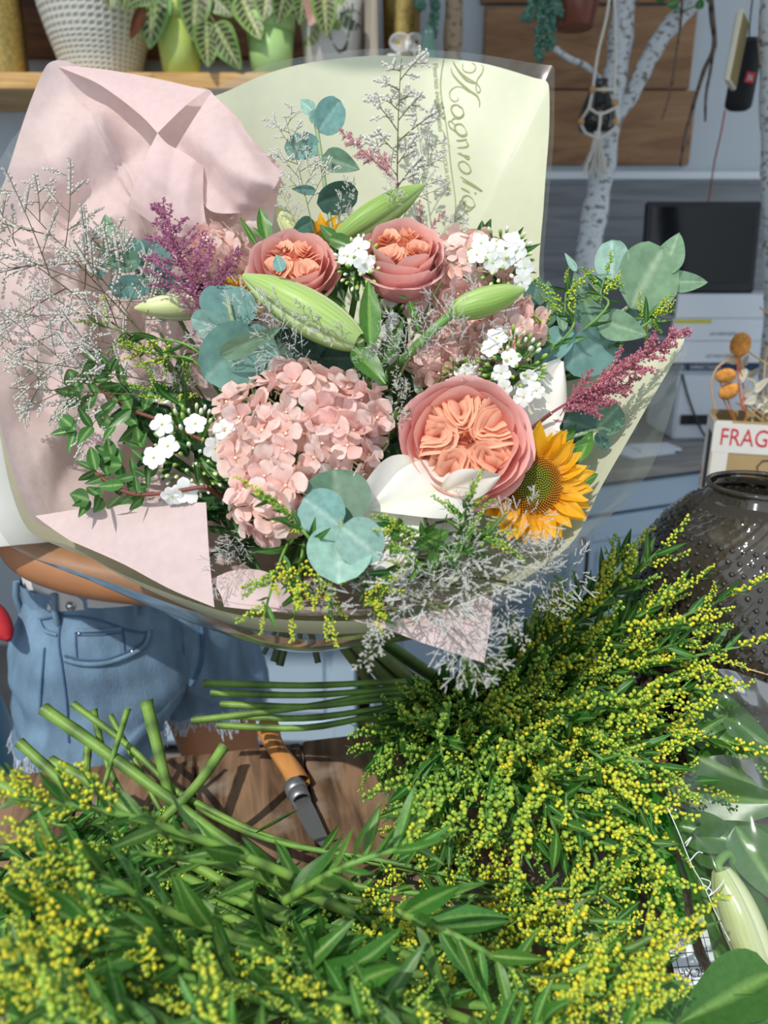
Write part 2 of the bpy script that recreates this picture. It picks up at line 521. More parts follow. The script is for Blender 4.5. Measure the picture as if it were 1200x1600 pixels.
def box_px(x0, x1, y0, y1, Y, depth, bevel=0.003, z0=None):
    a = P(x0, y1, Y); b = P(x1, y0, Y)
    zl = a.z if z0 is None else z0
    return MB().box((0, 0, 0), (b.x - a.x, depth, b.z - zl), bevel=bevel), Matrix.Translation(((a.x + b.x) / 2, Y + depth / 2, (zl + b.z) / 2)), (b.x - a.x, depth, b.z - zl)

def decal(txt, parent, Mw, w, material, shear=0.0, name='lettering', tall=1.0):
    """flat lettering; Mw maps text x, y to the surface"""
    V, Fc, asp = text_geo(txt, shear)
    mb = MB().add([(x * w, y * w / asp * tall, 0) for x, y in V], Fc, (0, 0, 0))
    return part(name, (mb, material, False), parent, Mw)
XZ = Matrix.Rotation(PI / 2, 4, 'X')

ink_black = mat('ink_black', lin('#20242a'), 0.7)
ink_red = mat('ink_red', lin('#c3303c'), 0.7)
paper_w = mat('paper_white', lin('#dfe5ee'), 0.7)
navy = mat('navy', lin('#1c2c50'), 0.5)
SY = 2.22
# printer at the bottom of the stack
mb, Mx, sz = box_px(1052, 1262, 584, 668, SY, 0.24, 0.008, CT)
prn = thing('printer', 'white printer with a black slot under the stack of books', 'printer', (Mx.translation.x, Mx.translation.y, CT))
part('body', (mb, mat('printer_white', lin('#d5dce6'), 0.35), False), prn, Mx)
part('slot', (MB().box((0.01, -sz[1] / 2, -0.035), (sz[0] * 0.96, 0.012, 0.028)), mat('black_plastic', lin('#101216'), 0.3), False), prn, Mx)
part('lid', (MB().box((0, 0, sz[2] / 2 + 0.004), (sz[0] * 1.01, sz[1], 0.008), bevel=0.002), mat('printer_grey', lin('#b9c4d2'), 0.4), False), prn, Mx)
ztop = Mx.translation.z + sz[2] / 2 + 0.008
stack = [(1046, 1258, 0.022, 'navy', 'navy blue folder with pale lettering under three white books', 'folder', None),
         (1048, 1255, 0.062, 'white', 'thick white book lying directly on the navy folder', 'book', 'LEO FREE-HAND'),
         (1052, 1255, 0.062, 'white', 'thick white book between two others with a yellow strip above its lettering', 'book', 'LEO FREE-HAND'),
         (1055, 1256, 0.066, 'white', 'top white book of the stack under the black monitor', 'book', None)]
for (x0, x1, h, kind, lab, cat, txt) in stack:
    a = P(x0, 500, SY).x; b = P(x1, 500, SY).x
    t = thing(cat, lab, cat, ((a + b) / 2, SY + 0.12, ztop))
    Mx = Matrix.Translation(((a + b) / 2, SY + 0.12, ztop + h / 2))
    w = b - a
    if kind == 'navy':
        part('cover', (MB().box((0, 0, 0), (w, 0.24, h - 0.001), bevel=0.003), navy, False), t, Mx)
        decal('C.  DIRECTION', t, Mx @ Matrix.Translation((-w / 2 + 0.05, -0.1206, -0.006)) @ XZ, 0.11, paper_w)
    else:
        part('spine', (MB().box((0, -0.115, 0), (w, 0.012, h - 0.001), bevel=0.002), paper_w, False), t, Mx)
        part('page_block', (MB().box((0.004, 0.005, 0), (w - 0.012, 0.23, h - 0.009)), mat('pages', lin('#8f9296'), 0.9), False), t, Mx)
        part('cover', (MB().box((0, 0.003, h / 2 - 0.0025), (w, 0.236, 0.004)).box((0, 0.003, -h / 2 + 0.0025), (w, 0.236, 0.004)), paper_w, False), t, Mx)
        if txt:
            decal(txt, t, Mx @ Matrix.Translation((-0.075, -0.1216, -0.015)) @ XZ, 0.075, ink_black, tall=1.2)
        if 'yellow' in lab:
            part('strip', (MB().box((-w / 2 + 0.055, -0.1214, h / 2 - 0.008), (0.105, 0.002, 0.010)), mat('yellow_strip', lin('#cfc51e'), 0.6), False), t, Mx)
    ztop += h
# monitor
a = P(1003, 448, SY + 0.06); b = P(1200, 313, SY + 0.06)
mw, mh = b.x - a.x, b.z - ztop
mon = thing('monitor', 'black computer screen standing on the stack of white books', 'monitor', ((a.x + b.x) / 2, SY + 0.1, ztop))
MM = Matrix.Translation(((a.x + b.x) / 2, SY + 0.08, ztop + mh / 2)) @ Matrix.Rotation(math.radians(-6), 4, 'X')
black_g = mat('black_gloss', lin('#0b0d12'), 0.12)
part('casing', (MB().box((0, 0.008, 0), (mw, 0.02, mh), bevel=0.005), mat('black_matt', lin('#14161b'), 0.45), False), mon, MM)
part('screen', (MB().box((0, -0.003, 0.006), (mw - 0.03, 0.004, mh - 0.04)), black_g, False), mon, MM)
part('foot', (MB().box((0, 0.04, -mh / 2 + 0.006), (mw * 0.5, 0.10, 0.012), bevel=0.003), black_g, False), mon, Matrix.Translation(MM.translation))
# loose paper on the counter
for i, (px, py, w, d_, yaw, z, lab) in enumerate(((1000, 706, .15, .11, 24, 0, 'sheaf of white paper on the counter edge behind the cellophane'), (1022, 703, .12, .08, 10, .0045, 'white sheet of paper lying across the sheaf on the counter'), (978, 674, .06, .05, -8, .012, 'small grey notepad beside the printer cable'))):
    p = ray_plane_z(px, py, CT)
    mb = MB()
    for k in range(3): mb.box((0.002 * k, 0.003 * k, 0.0008 + 0.0015 * k), (w, d_, 0.0012))
    if i == 2: mb = MB().box((0, 0, 0.012), (w, d_, 0.024), bevel=0.002)
    single('paper_sheaf' if i != 2 else 'notepad', (mb, paper_w if i != 2 else mat('grey_pad', lin('#8e99a6'), 0.7), False), lab, 'paper' if i != 2 else 'notepad', Matrix.Translation((p.x, p.y, CT + z - (z if i == 2 else 0))) @ Matrix.Rotation(math.radians(yaw), 4, 'Z'))
cab = [P(1066, 585, SY - 0.01), P(1075, 620, SY - 0.02), P(1090, 660, SY - 0.03), P(1105, 685, SY - .05), ray_plane_z(1128, 694, CT + .0045), ray_plane_z(1150, 690, CT + .0045)]
single('power_cable', (MB().tube(catmull(cab, 30), 0.0035, 6, lin('#1d1f22')), M['satin']), 'thin dark cable drooping from the printer onto the counter', 'cable')

# ------------------------------------------------------------------ cardboard box with dried flowers
card = mat('cardboard', lin('#a68f68'), 0.85, noise_=(20, 0.93, 1.05))
tapew = mat('tape_white', lin('#d6d6d2'), 0.4)
BZ = .95                                              # top of the stool behind the glass vase
bp = Vector((.60, 1.30, BZ))
st_ = thing('stool', 'tall wooden stool behind the smoky vase carrying the cardboard box', 'stool', (bp.x + .06, bp.y + .06, 0))
SB = Matrix.Translation((bp.x + .06, bp.y + .06, 0))
part('seat', (MB().lathe([(.001, BZ - .03), (.125, BZ - .03), (.13, BZ - .025), (.13, BZ - .004), (.126, BZ), (.001, BZ)], 32, cap=False), pine), st_, SB)
for sx in (-1, 1):
    for sy in (-1, 1): part('leg', (MB().tube([(sx * .075, sy * .075, BZ - .03), (sx * .125, sy * .125, 0)], .014, 8), pine), st_, SB)
for sx in (-1, 1):
    part('stretcher', (MB().tube([(sx * .105, -.105, .38), (sx * .105, .105, .38)], .009, 7), pine), st_, SB)
    part('stretcher', (MB().tube([(-.102, sx * .102, .44), (.102, sx * .102, .44)], .009, 7), pine), st_, SB)
BX = Matrix.Translation((bp.x + 0.06, bp.y + 0.06, BZ)) @ Matrix.Rotation(math.radians(-17), 4, 'Z')
bw, bd, bh = 0.132, 0.113, 0.238
bt = thing('cardboard_box', 'brown cardboard box taped with white FRAGILE tape, holding dried flowers', 'box', (BX.translation.x, BX.translation.y, BZ))
mb = MB()
for (cx, cy, sx, sy) in ((0, -bd / 2, bw, .004), (0, bd / 2, bw, .004), (-bw / 2, 0, .004, bd), (bw / 2, 0, .004, bd)): mb.box((cx, cy, bh / 2), (sx, sy, bh))
mb.box((0, 0, .003), (bw, bd, .006))
part('carton', (mb, card, False), bt, BX)
tp = MB().box((0, -bd / 2 - .0028, bh - .03), (bw + .006, .0012, .052)).box((-bw / 2 + .012, -bd / 2 - .0026, bh / 2), (.026, .0012, bh)).box((bw / 2 - .008, -bd / 2 - .0026, bh / 2), (.018, .0012, bh)).box((-bw / 2 - .0028, 0, bh / 2), (.0012, bd, bh * .98))
part('tape', (tp, tapew, False), bt, BX)
part('patch', (MB().box((-bw / 2 - .0036, -bd / 2 + .035, bh * .66), (.001, .05, .11)), ink_black, False), bt, BX, label='black printed panel')
part('patch', (MB().box((bw / 2 - .008, -bd / 2 - .0034, bh * .35), (.016, .001, .12)), ink_black, False), bt, BX, label='black printed panel')
decal('FRAGILE', bt, BX @ Matrix.Translation((-bw / 2 + .010, -bd / 2 - .0044, bh - .042)) @ XZ, .115, ink_red, tall=1.35)
decal('FRAGILE', bt, BX @ Matrix.Translation((-bw / 2 - .0040, bd / 2 - .02, .02)) @ Matrix.Rotation(-PI / 2, 4, 'Z') @ XZ @ Matrix.Rotation(PI / 2, 4, 'Z'), .11, ink_red, tall=1.2)
rc = MB()
for (r0, n0, dz, dx, up) in ((.016, 7, 0, 0, 1), (.011, 3, -.028, 0.002, 1)):
    pts = [(dx + r0 * math.cos(2 * PI * k / n0 + .3), 0, dz + r0 * math.sin(2 * PI * k / n0 + .3)) for k in range(n0 + 1)]
    rc.tube(pts, .0011, 4)
decal('CERTI', bt, BX @ Matrix.Translation((.008, -bd / 2 - .0034, bh * .60)) @ XZ, .032, ink_black)
part('emblem', (rc, ink_black, False), bt, BX @ Matrix.Translation((.024, -bd / 2 - .0034, bh * .665)), label='dark recycling mark')

# ------------------------------------------------------------------ shelf with pots
SH = P(200, 113, 2.40).z
a = P(-120, 120, 2.40).x; b = P(700, 120, 2.40).x
single('shelf', (MB().box((0, 0, 0), (b - a, WY - 2.40, 0.042), bevel=0.003), pine, False), 'light pine wall shelf carrying the potted plants and vases', 'shelf', Matrix.Translation(((a + b) / 2, (2.40 + WY) / 2 - .001, SH - 0.021)))
a = P(-120, 90, WY - .03); b = P(575, -150, WY - .03)
single('wall_board', (MB().box((0, 0, 0), (b.x - a.x, 0.03, b.z - a.z), bevel=.003), brownw, False), 'dark brown wooden board on the wall behind the potted plants', 'board', Matrix.Translation(((a.x + b.x) / 2, WY - .016, (a.z + b.z) / 2)))
post = P(581, 100, 2.46)
single('shelf_post', (MB().box((0, 0, .3), (.038, .045, .60), bevel=.004), wood('grey_wood', lin('#8a8074'), lin('#b0a698'), 5, (10, 10, 1)), False), 'grey weathered wooden post at the end of the shelf', 'post', Matrix.Translation((post.x, 2.46, SH)))

def on_shelf(px, Y=2.48): 
    p = P(px, 112, Y); return Vector((p.x, Y, SH)), scl((p.x, Y, SH))
gold_m = mat('gold_glitter', lin('#c2a562'), 0.28, metal=1, noise_=(120, 0.7, 1.3), bump=(220, 0.6, 0.002))
def ribbed(r0, r1, h, n=26):
    prof = [(0.001, 0.001)]
    for k in range(n + 1):
        t = k / n; r = r0 + (r1 - r0) * t
        prof += [(r, h * t), (r * 1.03, h * (t + .4 / n))]
    prof += [(r1 * .93, h * 1.0), (r0 * .9, h * .1)]
    return MB().lathe(prof, 40)
o, s = on_shelf(2)
single('vase', (ribbed(40 * s, 42 * s, .33), gold_m), 'glittering ribbed gold vase beside the white textured vase', 'vase', Matrix.Translation(o))
o, s = on_shelf(627, 2.57)
single('vase', (ribbed(26 * s, 30 * s, .30), gold_m), 'glittering ribbed gold vase behind the white butterfly ornament', 'vase', Matrix.Translation(o))
# white textured jar
o, s = on_shelf(160, 2.55)
jp = [(54, 0), (62, 30), (72, 60), (83, 100), (87, 140), (88, 180), (86, 220), (80, 240), (72, 240), (70, 150), (50, 20)]
prof = []
for i in range(len(jp) - 1):
    for k in range(9): prof.append((jp[i][0] + (jp[i + 1][0] - jp[i][0]) * k / 9, jp[i][1] + (jp[i + 1][1] - jp[i][1]) * k / 9))
jar = MB()
n = 132
def jf(u, v):
    j = v * (len(prof) - 1); r, z = prof[int(round(j))]
    i = int(round(u * n)); k = int(round(j))
    dd = 1.4 if (i % 3 == 0 or k % 2 == 0) else 0
    th = 2 * PI * u
    return ((r + dd) * s * math.cos(th), (r + dd) * s * math.sin(th), z * s)
def jc(u, v):
    i = int(round(u * n)); k = int(round(v * (len(prof) - 1)))
    return lin('#dcdcd2') if (i % 3 == 0 or k % 2 == 0) else lin('#9a9c92')
jar.grid(jf, n, len(prof) - 1, jc, close=True)
single('vase', (jar, M['satin'], False), 'large white vase with a dimpled woven texture beside the lime pot', 'vase', Matrix.Translation(o))

def flowerpot(label, px, halfb, halft, hpx, col, mname, Y=2.47, name='flower_pot'):
    o, s = on_shelf(px, Y)
    m_ = mat(mname, lin(col), 0.3, noise_=(8, .96, 1.04))
    hb, ht, h = halfb * s, halft * s, hpx * s
    body = [(hb * .9, 0), (hb, .002), (hb + (ht - hb) * .72, h * .74), (ht * .93, h * .74)]
    t = thing(name, label, 'pot', o)
    T_ = Matrix.Translation(o)
    part('body', (MB().lathe(body, 40), m_), t, T_)
    part('rim', (MB().lathe([(ht * .93, h * .735), (ht * .985, h * .74), (ht * 1.02, h), (ht * .97, h * 1.005), (ht * .9, h * .9), (ht * .86, h * .74)], 40, cap=False), m_), t, T_)
    part('soil', (MB().lathe([(0.001, h * .87), (ht * .93, h * .87)], 24, cap=False), mat(mname + '_soil', lin('#3a2a1d'), 0.95, noise_=(60, .6, 1.3), bump=(90, .8))), t, T_)
    return o, s, h, t
po1, ps, ph, _ = flowerpot('glossy lime green flower pot holding the left prayer plant', 284, 28, 37, 103, '#b9cc6a', 'lime')
po2, ps2, ph2, _ = flowerpot('glossy mint green flower pot holding the right prayer plant', 425, 31, 38, 84, '#a9cf86', 'mint')
# white pot with painted monstera leaves
o, s = on_shelf(520, 2.50)
mp = thing('flower_pot', 'white pot painted with large green monstera leaves', 'pot', o)
mon_b = MB().lathe([(40 * s, 0), (42 * s, 1 * s), (50 * s, 110 * s), (47 * s, 112 * s), (40 * s, 8 * s)], 48)
part('body', (mon_b, mat('pot_white', lin('#c8c8c4'), .35)), mp, Matrix.Translation(o))
mv = MB(); mv.add([Vector(v) + o for v in mon_b.v], mon_b.f, (1, 1, 1)); mbv = bvh_of(mv)
def leaf_poly(cx, cy, L_, ang, slits=4):
    pts = []
    ca, sa = math.cos(math.radians(ang)), math.sin(math.radians(ang))
    tri = MB()
    for sd in (-1, 1):
        for k in range(slits):
            t0 = k / slits; t1 = (k + .72) / slits
            w0 = L_ * .42 * math.sin(PI * (t0 * .8 + .15)); w1 = L_ * .42 * math.sin(PI * (t1 * .8 + .15))
            q = [(0, t0 * L_), (sd * w0, t0 * L_ + .12 * L_), (sd * w1, t1 * L_ + .12 * L_), (0, t1 * L_ + .02 * L_)]
            V = []
            for (x, y) in q:
                h_, n_ = hit(mbv, cx + x * ca - y * sa, cy + x * sa + y * ca, .0012)
                if h_ is None: break
                V.append(h_)
            if len(V) == 4: tri.add(V, [(0, 1, 2, 3)], (0, 0, 0))
    return tri
for (cx, cy, L_, ang, col) in ((552, 5, 78, 8, '#33483a'), (505, -10, 60, -30, '#7f9350'), (497, 40, 38, 40, '#8a9a58'), (530, 20, 40, -60, '#44583f')):
    lp = leaf_poly(cx, cy, L_, ang)
    if lp.v: part('painted_leaf', (lp, mat('leaf_paint', lin(col), .4), False), mp)
# terracotta pot hanging above the boards
to = P(897, 45, 2.30); s = scl(to)
tt = thing('hanging_pot', 'brown glazed terracotta pot hung above the plywood boards', 'pot', to)
terra = mat('terracotta', lin('#7a4433'), .28, noise_=(12, .85, 1.1))
part('body', (MB().lathe([(27 * s, 0), (29 * s, 1 * s), (36 * s, 42 * s)], 40), terra), tt, Matrix.Translation(to))
part('rim', (MB().lathe([(36 * s, 41 * s), (39 * s, 42 * s), (42 * s, 75 * s), (38 * s, 75 * s), (35 * s, 45 * s)], 40, cap=False), terra), tt, Matrix.Translation(to))
part('hanger', (MB().tube([to + Vector((-.075, 0, .13)), to + Vector((0, 0, .45))], .0015, 5).tube([to + Vector((.075, 0, .13)), to + Vector((0, 0, .45))], .0015, 5).tube([to + Vector((0, 0, .45)), Vector((to.x, to.y, 2.705))], .0015, 5), M['satin']), tt)

# trailing sedum strands
sedc = lin('#3f6a5c')
def sedum(label, strands, loc):
    t = thing('trailing_sedum', label, 'plant', loc)
    for (pts) in strands:
        path = catmull([P(*p) for p in pts], 16)
        mb = MB().tube(path, .003, 5, lin('#4c6a4a'))
        for i, p in enumerate(path):
            for k in range(7):
                dv = Vector((rnd.uniform(-1, 1), rnd.uniform(-1, .3), rnd.uniform(-.9, .3))).normalized()
                mb.ball(p + dv * .009, .0052, 5, 4, mix(sedc, lin('#6f9c86'), rnd.random()), dv, 1.8)
        part('strand', (mb, M['satin']), t, kind='stuff')
sedum('blue green trailing sedum hanging from the terracotta pot', [((835, -10, 2.28), (828, 20, 2.28), (822, 26, 2.28)), ((848, -15, 2.27), (845, 40, 2.27), (842, 88, 2.27)), ((858, -15, 2.27), (858, 30, 2.27), (861, 72, 2.27)), ((866, -10, 2.26), (868, 5, 2.26), (872, 20, 2.26))], P(850, 0, 2.28))
sedum('short sedum strand hanging by the gold vase', [((680, -15, 2.45), (678, 20, 2.45), (675, 52, 2.46)), ((660, -15, 2.42), (655, 0, 2.42), (657, 8, 2.42))], P(680, 0, 2.4))

# ornaments at the shelf end
o, s = on_shelf(643, 2.42)
bt_ = thing('butterfly_ornament', 'white filigree wire butterfly standing at the end of the shelf', 'ornament', o)
wm = mat('white_enamel', lin('#e8e8ea'), .4)
for sd, cx in ((-1, 625), (1, 648)):
    mb = MB()
    for k in range(4):
        r = (16 - 3.4 * k)
        pts = [P(cx + sd * 1.0 * k + r * math.cos(q * PI / 8) * (1.0 if sd < 0 else .8), 66 - r * math.sin(q * PI / 8) * .9, 2.42 + .004 * k) for q in range(17)]
        mb.tube(pts, .0016, 5)
    mb.tube([P(cx, 80, 2.42), Vector((P(cx, 80, 2.42).x, 2.42, SH))], .0018, 5)
    part('wing', (mb, wm), bt_)
part('body', (MB().ball(P(636, 72, 2.42), .006, 8, 6, axis=(0, 0, 1), stretch=2.6), wm), bt_)
o, s = on_shelf(612, 2.44)
single('ornament', (MB().lathe([(.014, 0), (.02, .004), (.027, .022), (.024, .04), (.012, .052), (.001, .054)], 20).ball((.018, 0, .05), .008), wm), 'small rounded white ornament in front of the gold vase', 'ornament', Matrix.Translation(o))
o, s = on_shelf(668, 2.40)
og = thing('ornament', 'small sage green bird shaped ornament with pale eyes', 'ornament', o)
sage = mat('sage', lin('#7fa595'), .4)
part('body', (MB().lathe([(.02, 0), (.028, .006), (.031, .03), (.026, .056), (.019, .075), (.017, .095), (.012, .108), (.001, .112)], 24), sage), og, Matrix.Translation(o))
for dx in (-.006, .006): part('eye', (MB().ball(o + Vector((dx, -.0165, .094)), .0032, 8, 6), wm), og)

# ------------------------------------------------------------------ trunks and twigs
def bark_mat(name, pale, dark, sc=30):
    m = bpy.data.materials.new(name); m.use_nodes = True
    N, L = m.node_tree.nodes, m.node_tree.links; p = N['Principled BSDF']
    tc = N.new('ShaderNodeTexCoord'); mp_ = N.new('ShaderNodeMapping'); mp_.inputs['Scale'].default_value = (1, 1, 1.6); L.new(tc.outputs['Object'], mp_.inputs['Vector'])
    n = N.new('ShaderNodeTexNoise'); n.inputs['Scale'].default_value = sc; n.inputs['Detail'].default_value = 8; L.new(mp_.outputs[0], n.inputs['Vector'])
    r = N.new('ShaderNodeValToRGB'); r.color_ramp.elements[0].position = .36; r.color_ramp.elements[1].position = .48
    r.color_ramp.elements[0].color = (*dark, 1); r.color_ramp.elements[1].color = (*pale, 1); L.new(n.outputs['Fac'], r.inputs[0]); L.new(r.outputs[0], p.inputs['Base Color'])
    p.inputs['Roughness'].default_value = .8
    b_ = N.new('ShaderNodeBump'); b_.inputs['Strength'].default_value = .6; b_.inputs['Distance'].default_value = .004; L.new(n.outputs['Fac'], b_.inputs['Height']); L.new(b_.outputs[0], p.inputs['Normal'])
    return m
birch = bark_mat('birch', lin('#ccd1d5'), lin('#77746e'), 55)
twig_m = bark_mat('twig', lin('#6f6056'), lin('#3f342d'))
def limb(pts, r0, r1, n=9, k=24, wob=.0):
    path = catmull(pts, k)
    rad = [(r0 + (r1 - r0) * i / k) * (1 + .08 * math.sin(i * 1.7) + wob * nz((i, 0, 0), .8)) for i in range(k + 1)]
    return MB().tube(path, rad, n)
TY = 2.28
tb = ray_plane_z(905, 690, CT); tb = Vector((tb.x, 2.13, CT))
tree = thing('birch_trunk', 'pale birch trunk with a forked branch standing on the counter', 'tree', tb)
part('trunk', (limb([tb, P(918, 430, 2.15), P(930, 330, 2.18), P(945, 240, TY), P(952, 170, TY), P(966, 90, TY), P(975, 0, TY), P(985, -140, TY)], .034, .030, 12, 30), birch), tree)
part('branch', (limb([P(952, 195, TY), P(985, 150, TY), P(1010, 100, TY - .02), P(1040, 50, TY - .03), P(1080, 5, TY - .04), P(1130, -60, TY - .05)], .021, .024, 10), birch), tree)
part('branch', (limb([P(940, 125, TY), P(915, 103, TY - .05), P(890, 92, TY - .08), P(868, 76, TY - .1)], .007, .008, 7), birch), tree)
tw = thing('twig', 'brown forked twig hanging beside the plywood boards', 'twig', P(1115, 0, 2.3))
part('stem', (limb([P(1108, -60, 2.3), P(1112, 20, 2.3), P(1116, 72, 2.3), P(1100, 110, 2.3), P(1082, 170, 2.3), P(1070, 215, 2.3), P(1063, 260, 2.3)], .008, .0035, 7), twig_m), tw)
part('side_twig', (limb([P(1117, 60, 2.3), P(1110, 110, 2.29), P(1103, 150, 2.29), P(1102, 190, 2.29)], .005, .003, 6), twig_m), tw)
single('twig', (limb([P(1068, -40, 2.19), P(1064, 30, 2.19), P(1057, 80, 2.19), P(1048, 140, 2.19), P(1034, 188, 2.19)], .0035, .002, 6), twig_m), 'thin knotty twig dangling in front of the plywood boards', 'twig')
single('birch_trunk', (limb([Vector((.985, 1.93, 0)), Vector((.99, 1.94, .9)), P(1214, 500, 1.95), P(1212, 300, 1.96), P(1208, 150, 1.98), P(1207, 0, 1.98), P(1215, -200, 1.98)], .036, .026, 12, 30), birch), 'pale birch trunk standing beside the hanging loudspeaker', 'tree')
bp_ = on_shelf(706, 2.5)[0]
single('bark_post', (limb([bp_, bp_ + Vector((.002, 0, .2)), bp_ + Vector((.012, 0, .55))], .027, .025, 12, 14), bark_mat('bark_tan', lin('#b09a7e'), lin('#7b684f'), 40)), 'tan bark covered pole behind the top of the green paper', 'post')
# small ivy at the top of the fork
iv = thing('ivy_sprig', 'small green ivy sprig on the birch fork', 'plant', P(1075, 8, 2.2))
ivst = MB().tube(catmull([P(1050, -20, 2.2), P(1062, 15, 2.2), P(1085, 10, 2.2), P(1100, 2, 2.2)], 16), .0018, 5, lin('#4f7d3a'))
part('stem', (ivst, M['stem']), iv)
# ------------------------------------------------------------------ leaf templates (unit length along +Y, face +Z)
def leaf_geo(W, prof, curl=0.15, fold=0.12, base='#3f7a33', rib='#8fb86a', edge=None, nx=6, ny=10, wav=0.01, seed=0, colf=None):
    base, rib = lin(base) if isinstance(base, str) else base, lin(rib) if isinstance(rib, str) else rib
    edge = base if edge is None else lin(edge)
    def wid(t):
        if prof == 'lance': return W * (math.sin(PI * min(1, t * .96 + .02) ** .75)) ** .9
        if prof == 'round': return W * math.sqrt(max(0, 1 - (2 * t - 1) ** 2)) * (1 - .08 * t)
        if prof == 'ovate': return W * (math.sin(PI * t ** .62)) ** .8
        if prof == 'obov': return W * (math.sin(PI * min(1, t) ** 1.45)) ** .7
        if prof == 'strap': return W * min(1, (1 - t) * 5) ** .5 * min(1, .5 + t * 3)
    def fn(u, v):
        x = (2 * u - 1); w = max(wid(v), .004) / 2
        z = fold * abs(x) * w * 2 + curl * (v * v - v * .3) + wav * math.sin(9 * v + 3 * x + seed) * abs(x)
        return (x * w, v - .04 * curl * v, z)
    def cf(u, v):
        if colf: return colf(2 * u - 1, v)
        x = abs(2 * u - 1)
        c = mix(base, edge, x ** 3)
        return mix(rib, c, min(1, x * nx * .55)) if x < .3 else c
    return MB().grid(fn, nx, ny, cf)
def leaf_set(mat_, n, *a, **k):
    out = []
    for i in range(n):
        kk = dict(k); kk['curl'] = k.get('curl', .12) * (1, -.6, .35, -1.1, 1.5)[i]; kk['fold'] = k.get('fold', .12) * (1 + .5 * i); kk['seed'] = i * 2.1
        out.append(leaf_geo(*a, **kk).mesh('leaf', mat_))
    return out
LG = leaf_set(M['leaf'], 5, .21, 'lance', base='#3a6f2a', rib='#7fa85a', curl=.26)         # goldenrod
LGY = leaf_set(M['leaf'], 5, .23, 'lance', base='#467a2e', rib='#84aa5c', curl=.28)        # goldenrod, young bright
LR = leaf_set(M['leaf_gloss'], 3, .30, 'lance', base='#2a4f28', rib='#4f7a42', curl=.10)   # dark filler foliage
LP = leaf_set(M['leaf_gloss'], 3, .38, 'lance', base='#4a7a3c', rib='#8aae6e', curl=.14)    # pistachio leaflets
LL = leaf_set(M['leaf_gloss'], 3, .30, 'lance', base='#4a7a30', rib='#7ba552', curl=.10, nx=8, ny=12)    # lily leaf
LB = leaf_set(M['leaf_gloss'], 3, .46, 'ovate', base='#42702e', rib='#78a052', curl=.10, nx=8, ny=14)    # broad leaf
LS = leaf_set(M['leaf_gloss'], 2, .22, 'strap', base='#3f8a2c', rib='#74b04c', curl=.03, fold=.5, nx=6, ny=12)
EUC = {}
def euc_mesh(w, tone):
    key = (round(w * 20), tone)
    if key not in EUC:
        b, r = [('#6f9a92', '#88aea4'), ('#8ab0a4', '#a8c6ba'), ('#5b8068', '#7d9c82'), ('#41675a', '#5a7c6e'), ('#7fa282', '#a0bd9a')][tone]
        EUC[key] = leaf_geo(w, 'round' if w > .6 else 'ovate', curl=rnd.uniform(-.1, .12), fold=.10, base=b, rib=r, nx=10, ny=12, seed=w * 10).mesh('leaf', M['euc'])
    return EUC[key]
def pick(L_): return L_[rnd.randrange(len(L_))]

for (px, py, s_, a_) in ((1092, 15, 20, 80), (1060, 2, 22, 200), (1078, -4, 24, 120), (1040, -2, 20, 160), (1102, 0, 16, 30)):
    A_ = P(px, py, 2.19); q = math.radians(a_)
    B_ = P(px + s_ * math.cos(q), py - s_ * math.sin(q), 2.18)
    part('leaf', leaf_geo(.8, 'ovate', base='#3c6d3a', rib='#6f9a5a').mesh('leaf', M['leaf']), iv, frame(A_, B_))

# prayer plants with herringbone leaves
def maranta(x, v):
    ax = abs(x)
    g = lin('#5d9440'); d = lin('#1f3f22'); y = lin('#b9c98a'); pinkv = lin('#b79a86')
    c = mix(g, lin('#7fae58'), ax)
    ph = (v * 8.5 - ax * 1.5) % 1.0
    if ax < .75 and ph < .50 and .06 < v < .93: c = d if ax > .16 else mix(d, y, .3)
    if ax < .85 and abs(ph - .80) < .10: c = pinkv
    if ax < .10 + .06 * math.sin(v * 50): c = y
    return c
MAR = [leaf_geo(.62, 'ovate', curl=cu, fold=.10, nx=18, ny=44, colf=maranta, wav=.015, seed=cu).mesh('leaf', M['leaf']) for cu in (.18, -.12, .02)]
MARB = leaf_geo(.34, 'lance', curl=.2, base='#6b3c22', rib='#8f5a38').mesh('leaf', M['leaf'])
MARP = leaf_geo(.6, 'ovate', curl=.2, base='#b98d84', rib='#d0aca2').mesh('leaf', M['leaf'])
def prayer(label, pot, potH, leaves):
    top = pot + Vector((0, 0, potH * .88))
    t = thing('prayer_plant', label, 'plant', top)
    for (bx, by, tx, ty, Y, kind) in leaves:
        A_ = P(bx, by, Y); B_ = P(tx, ty, Y - .02)
        me = MARB if kind == 'b' else MARP if kind == 'p' else MAR[kind]
        part('leaf', me, t, frame(A_, B_, rnd.uniform(-18, 18)))
        midp = (top + A_) / 2 + Vector((0, -.01, .05))
        part('petiole', (MB().tube(catmull([top + Vector((rnd.uniform(-.02, .02), rnd.uniform(-.02, .02), 0)), midp, A_], 8), .0018, 5, lin('#7a8a4a')), M['stem']), t)
prayer('prayer plant with herringbone leaves drooping over the lime pot', po1, ph, [
    (322, 32, 323, 109, 2.40, 0), (336, 36, 374, 108, 2.40, 1), (306, -28, 302, 66, 2.42, 2), (318, -22, 368, 30, 2.43, 0), (243, -25, 233, 74, 2.40, 1),
    (176, -25, 171, 17, 2.35, 2), (226, 8, 200, 63, 2.37, 'b'), (245, -20, 200, 10, 2.36, 0), (270, -30, 255, 8, 2.45, 1), (290, -35, 285, 8, 2.46, 2), (200, -20, 190, 18, 2.355, 0)])
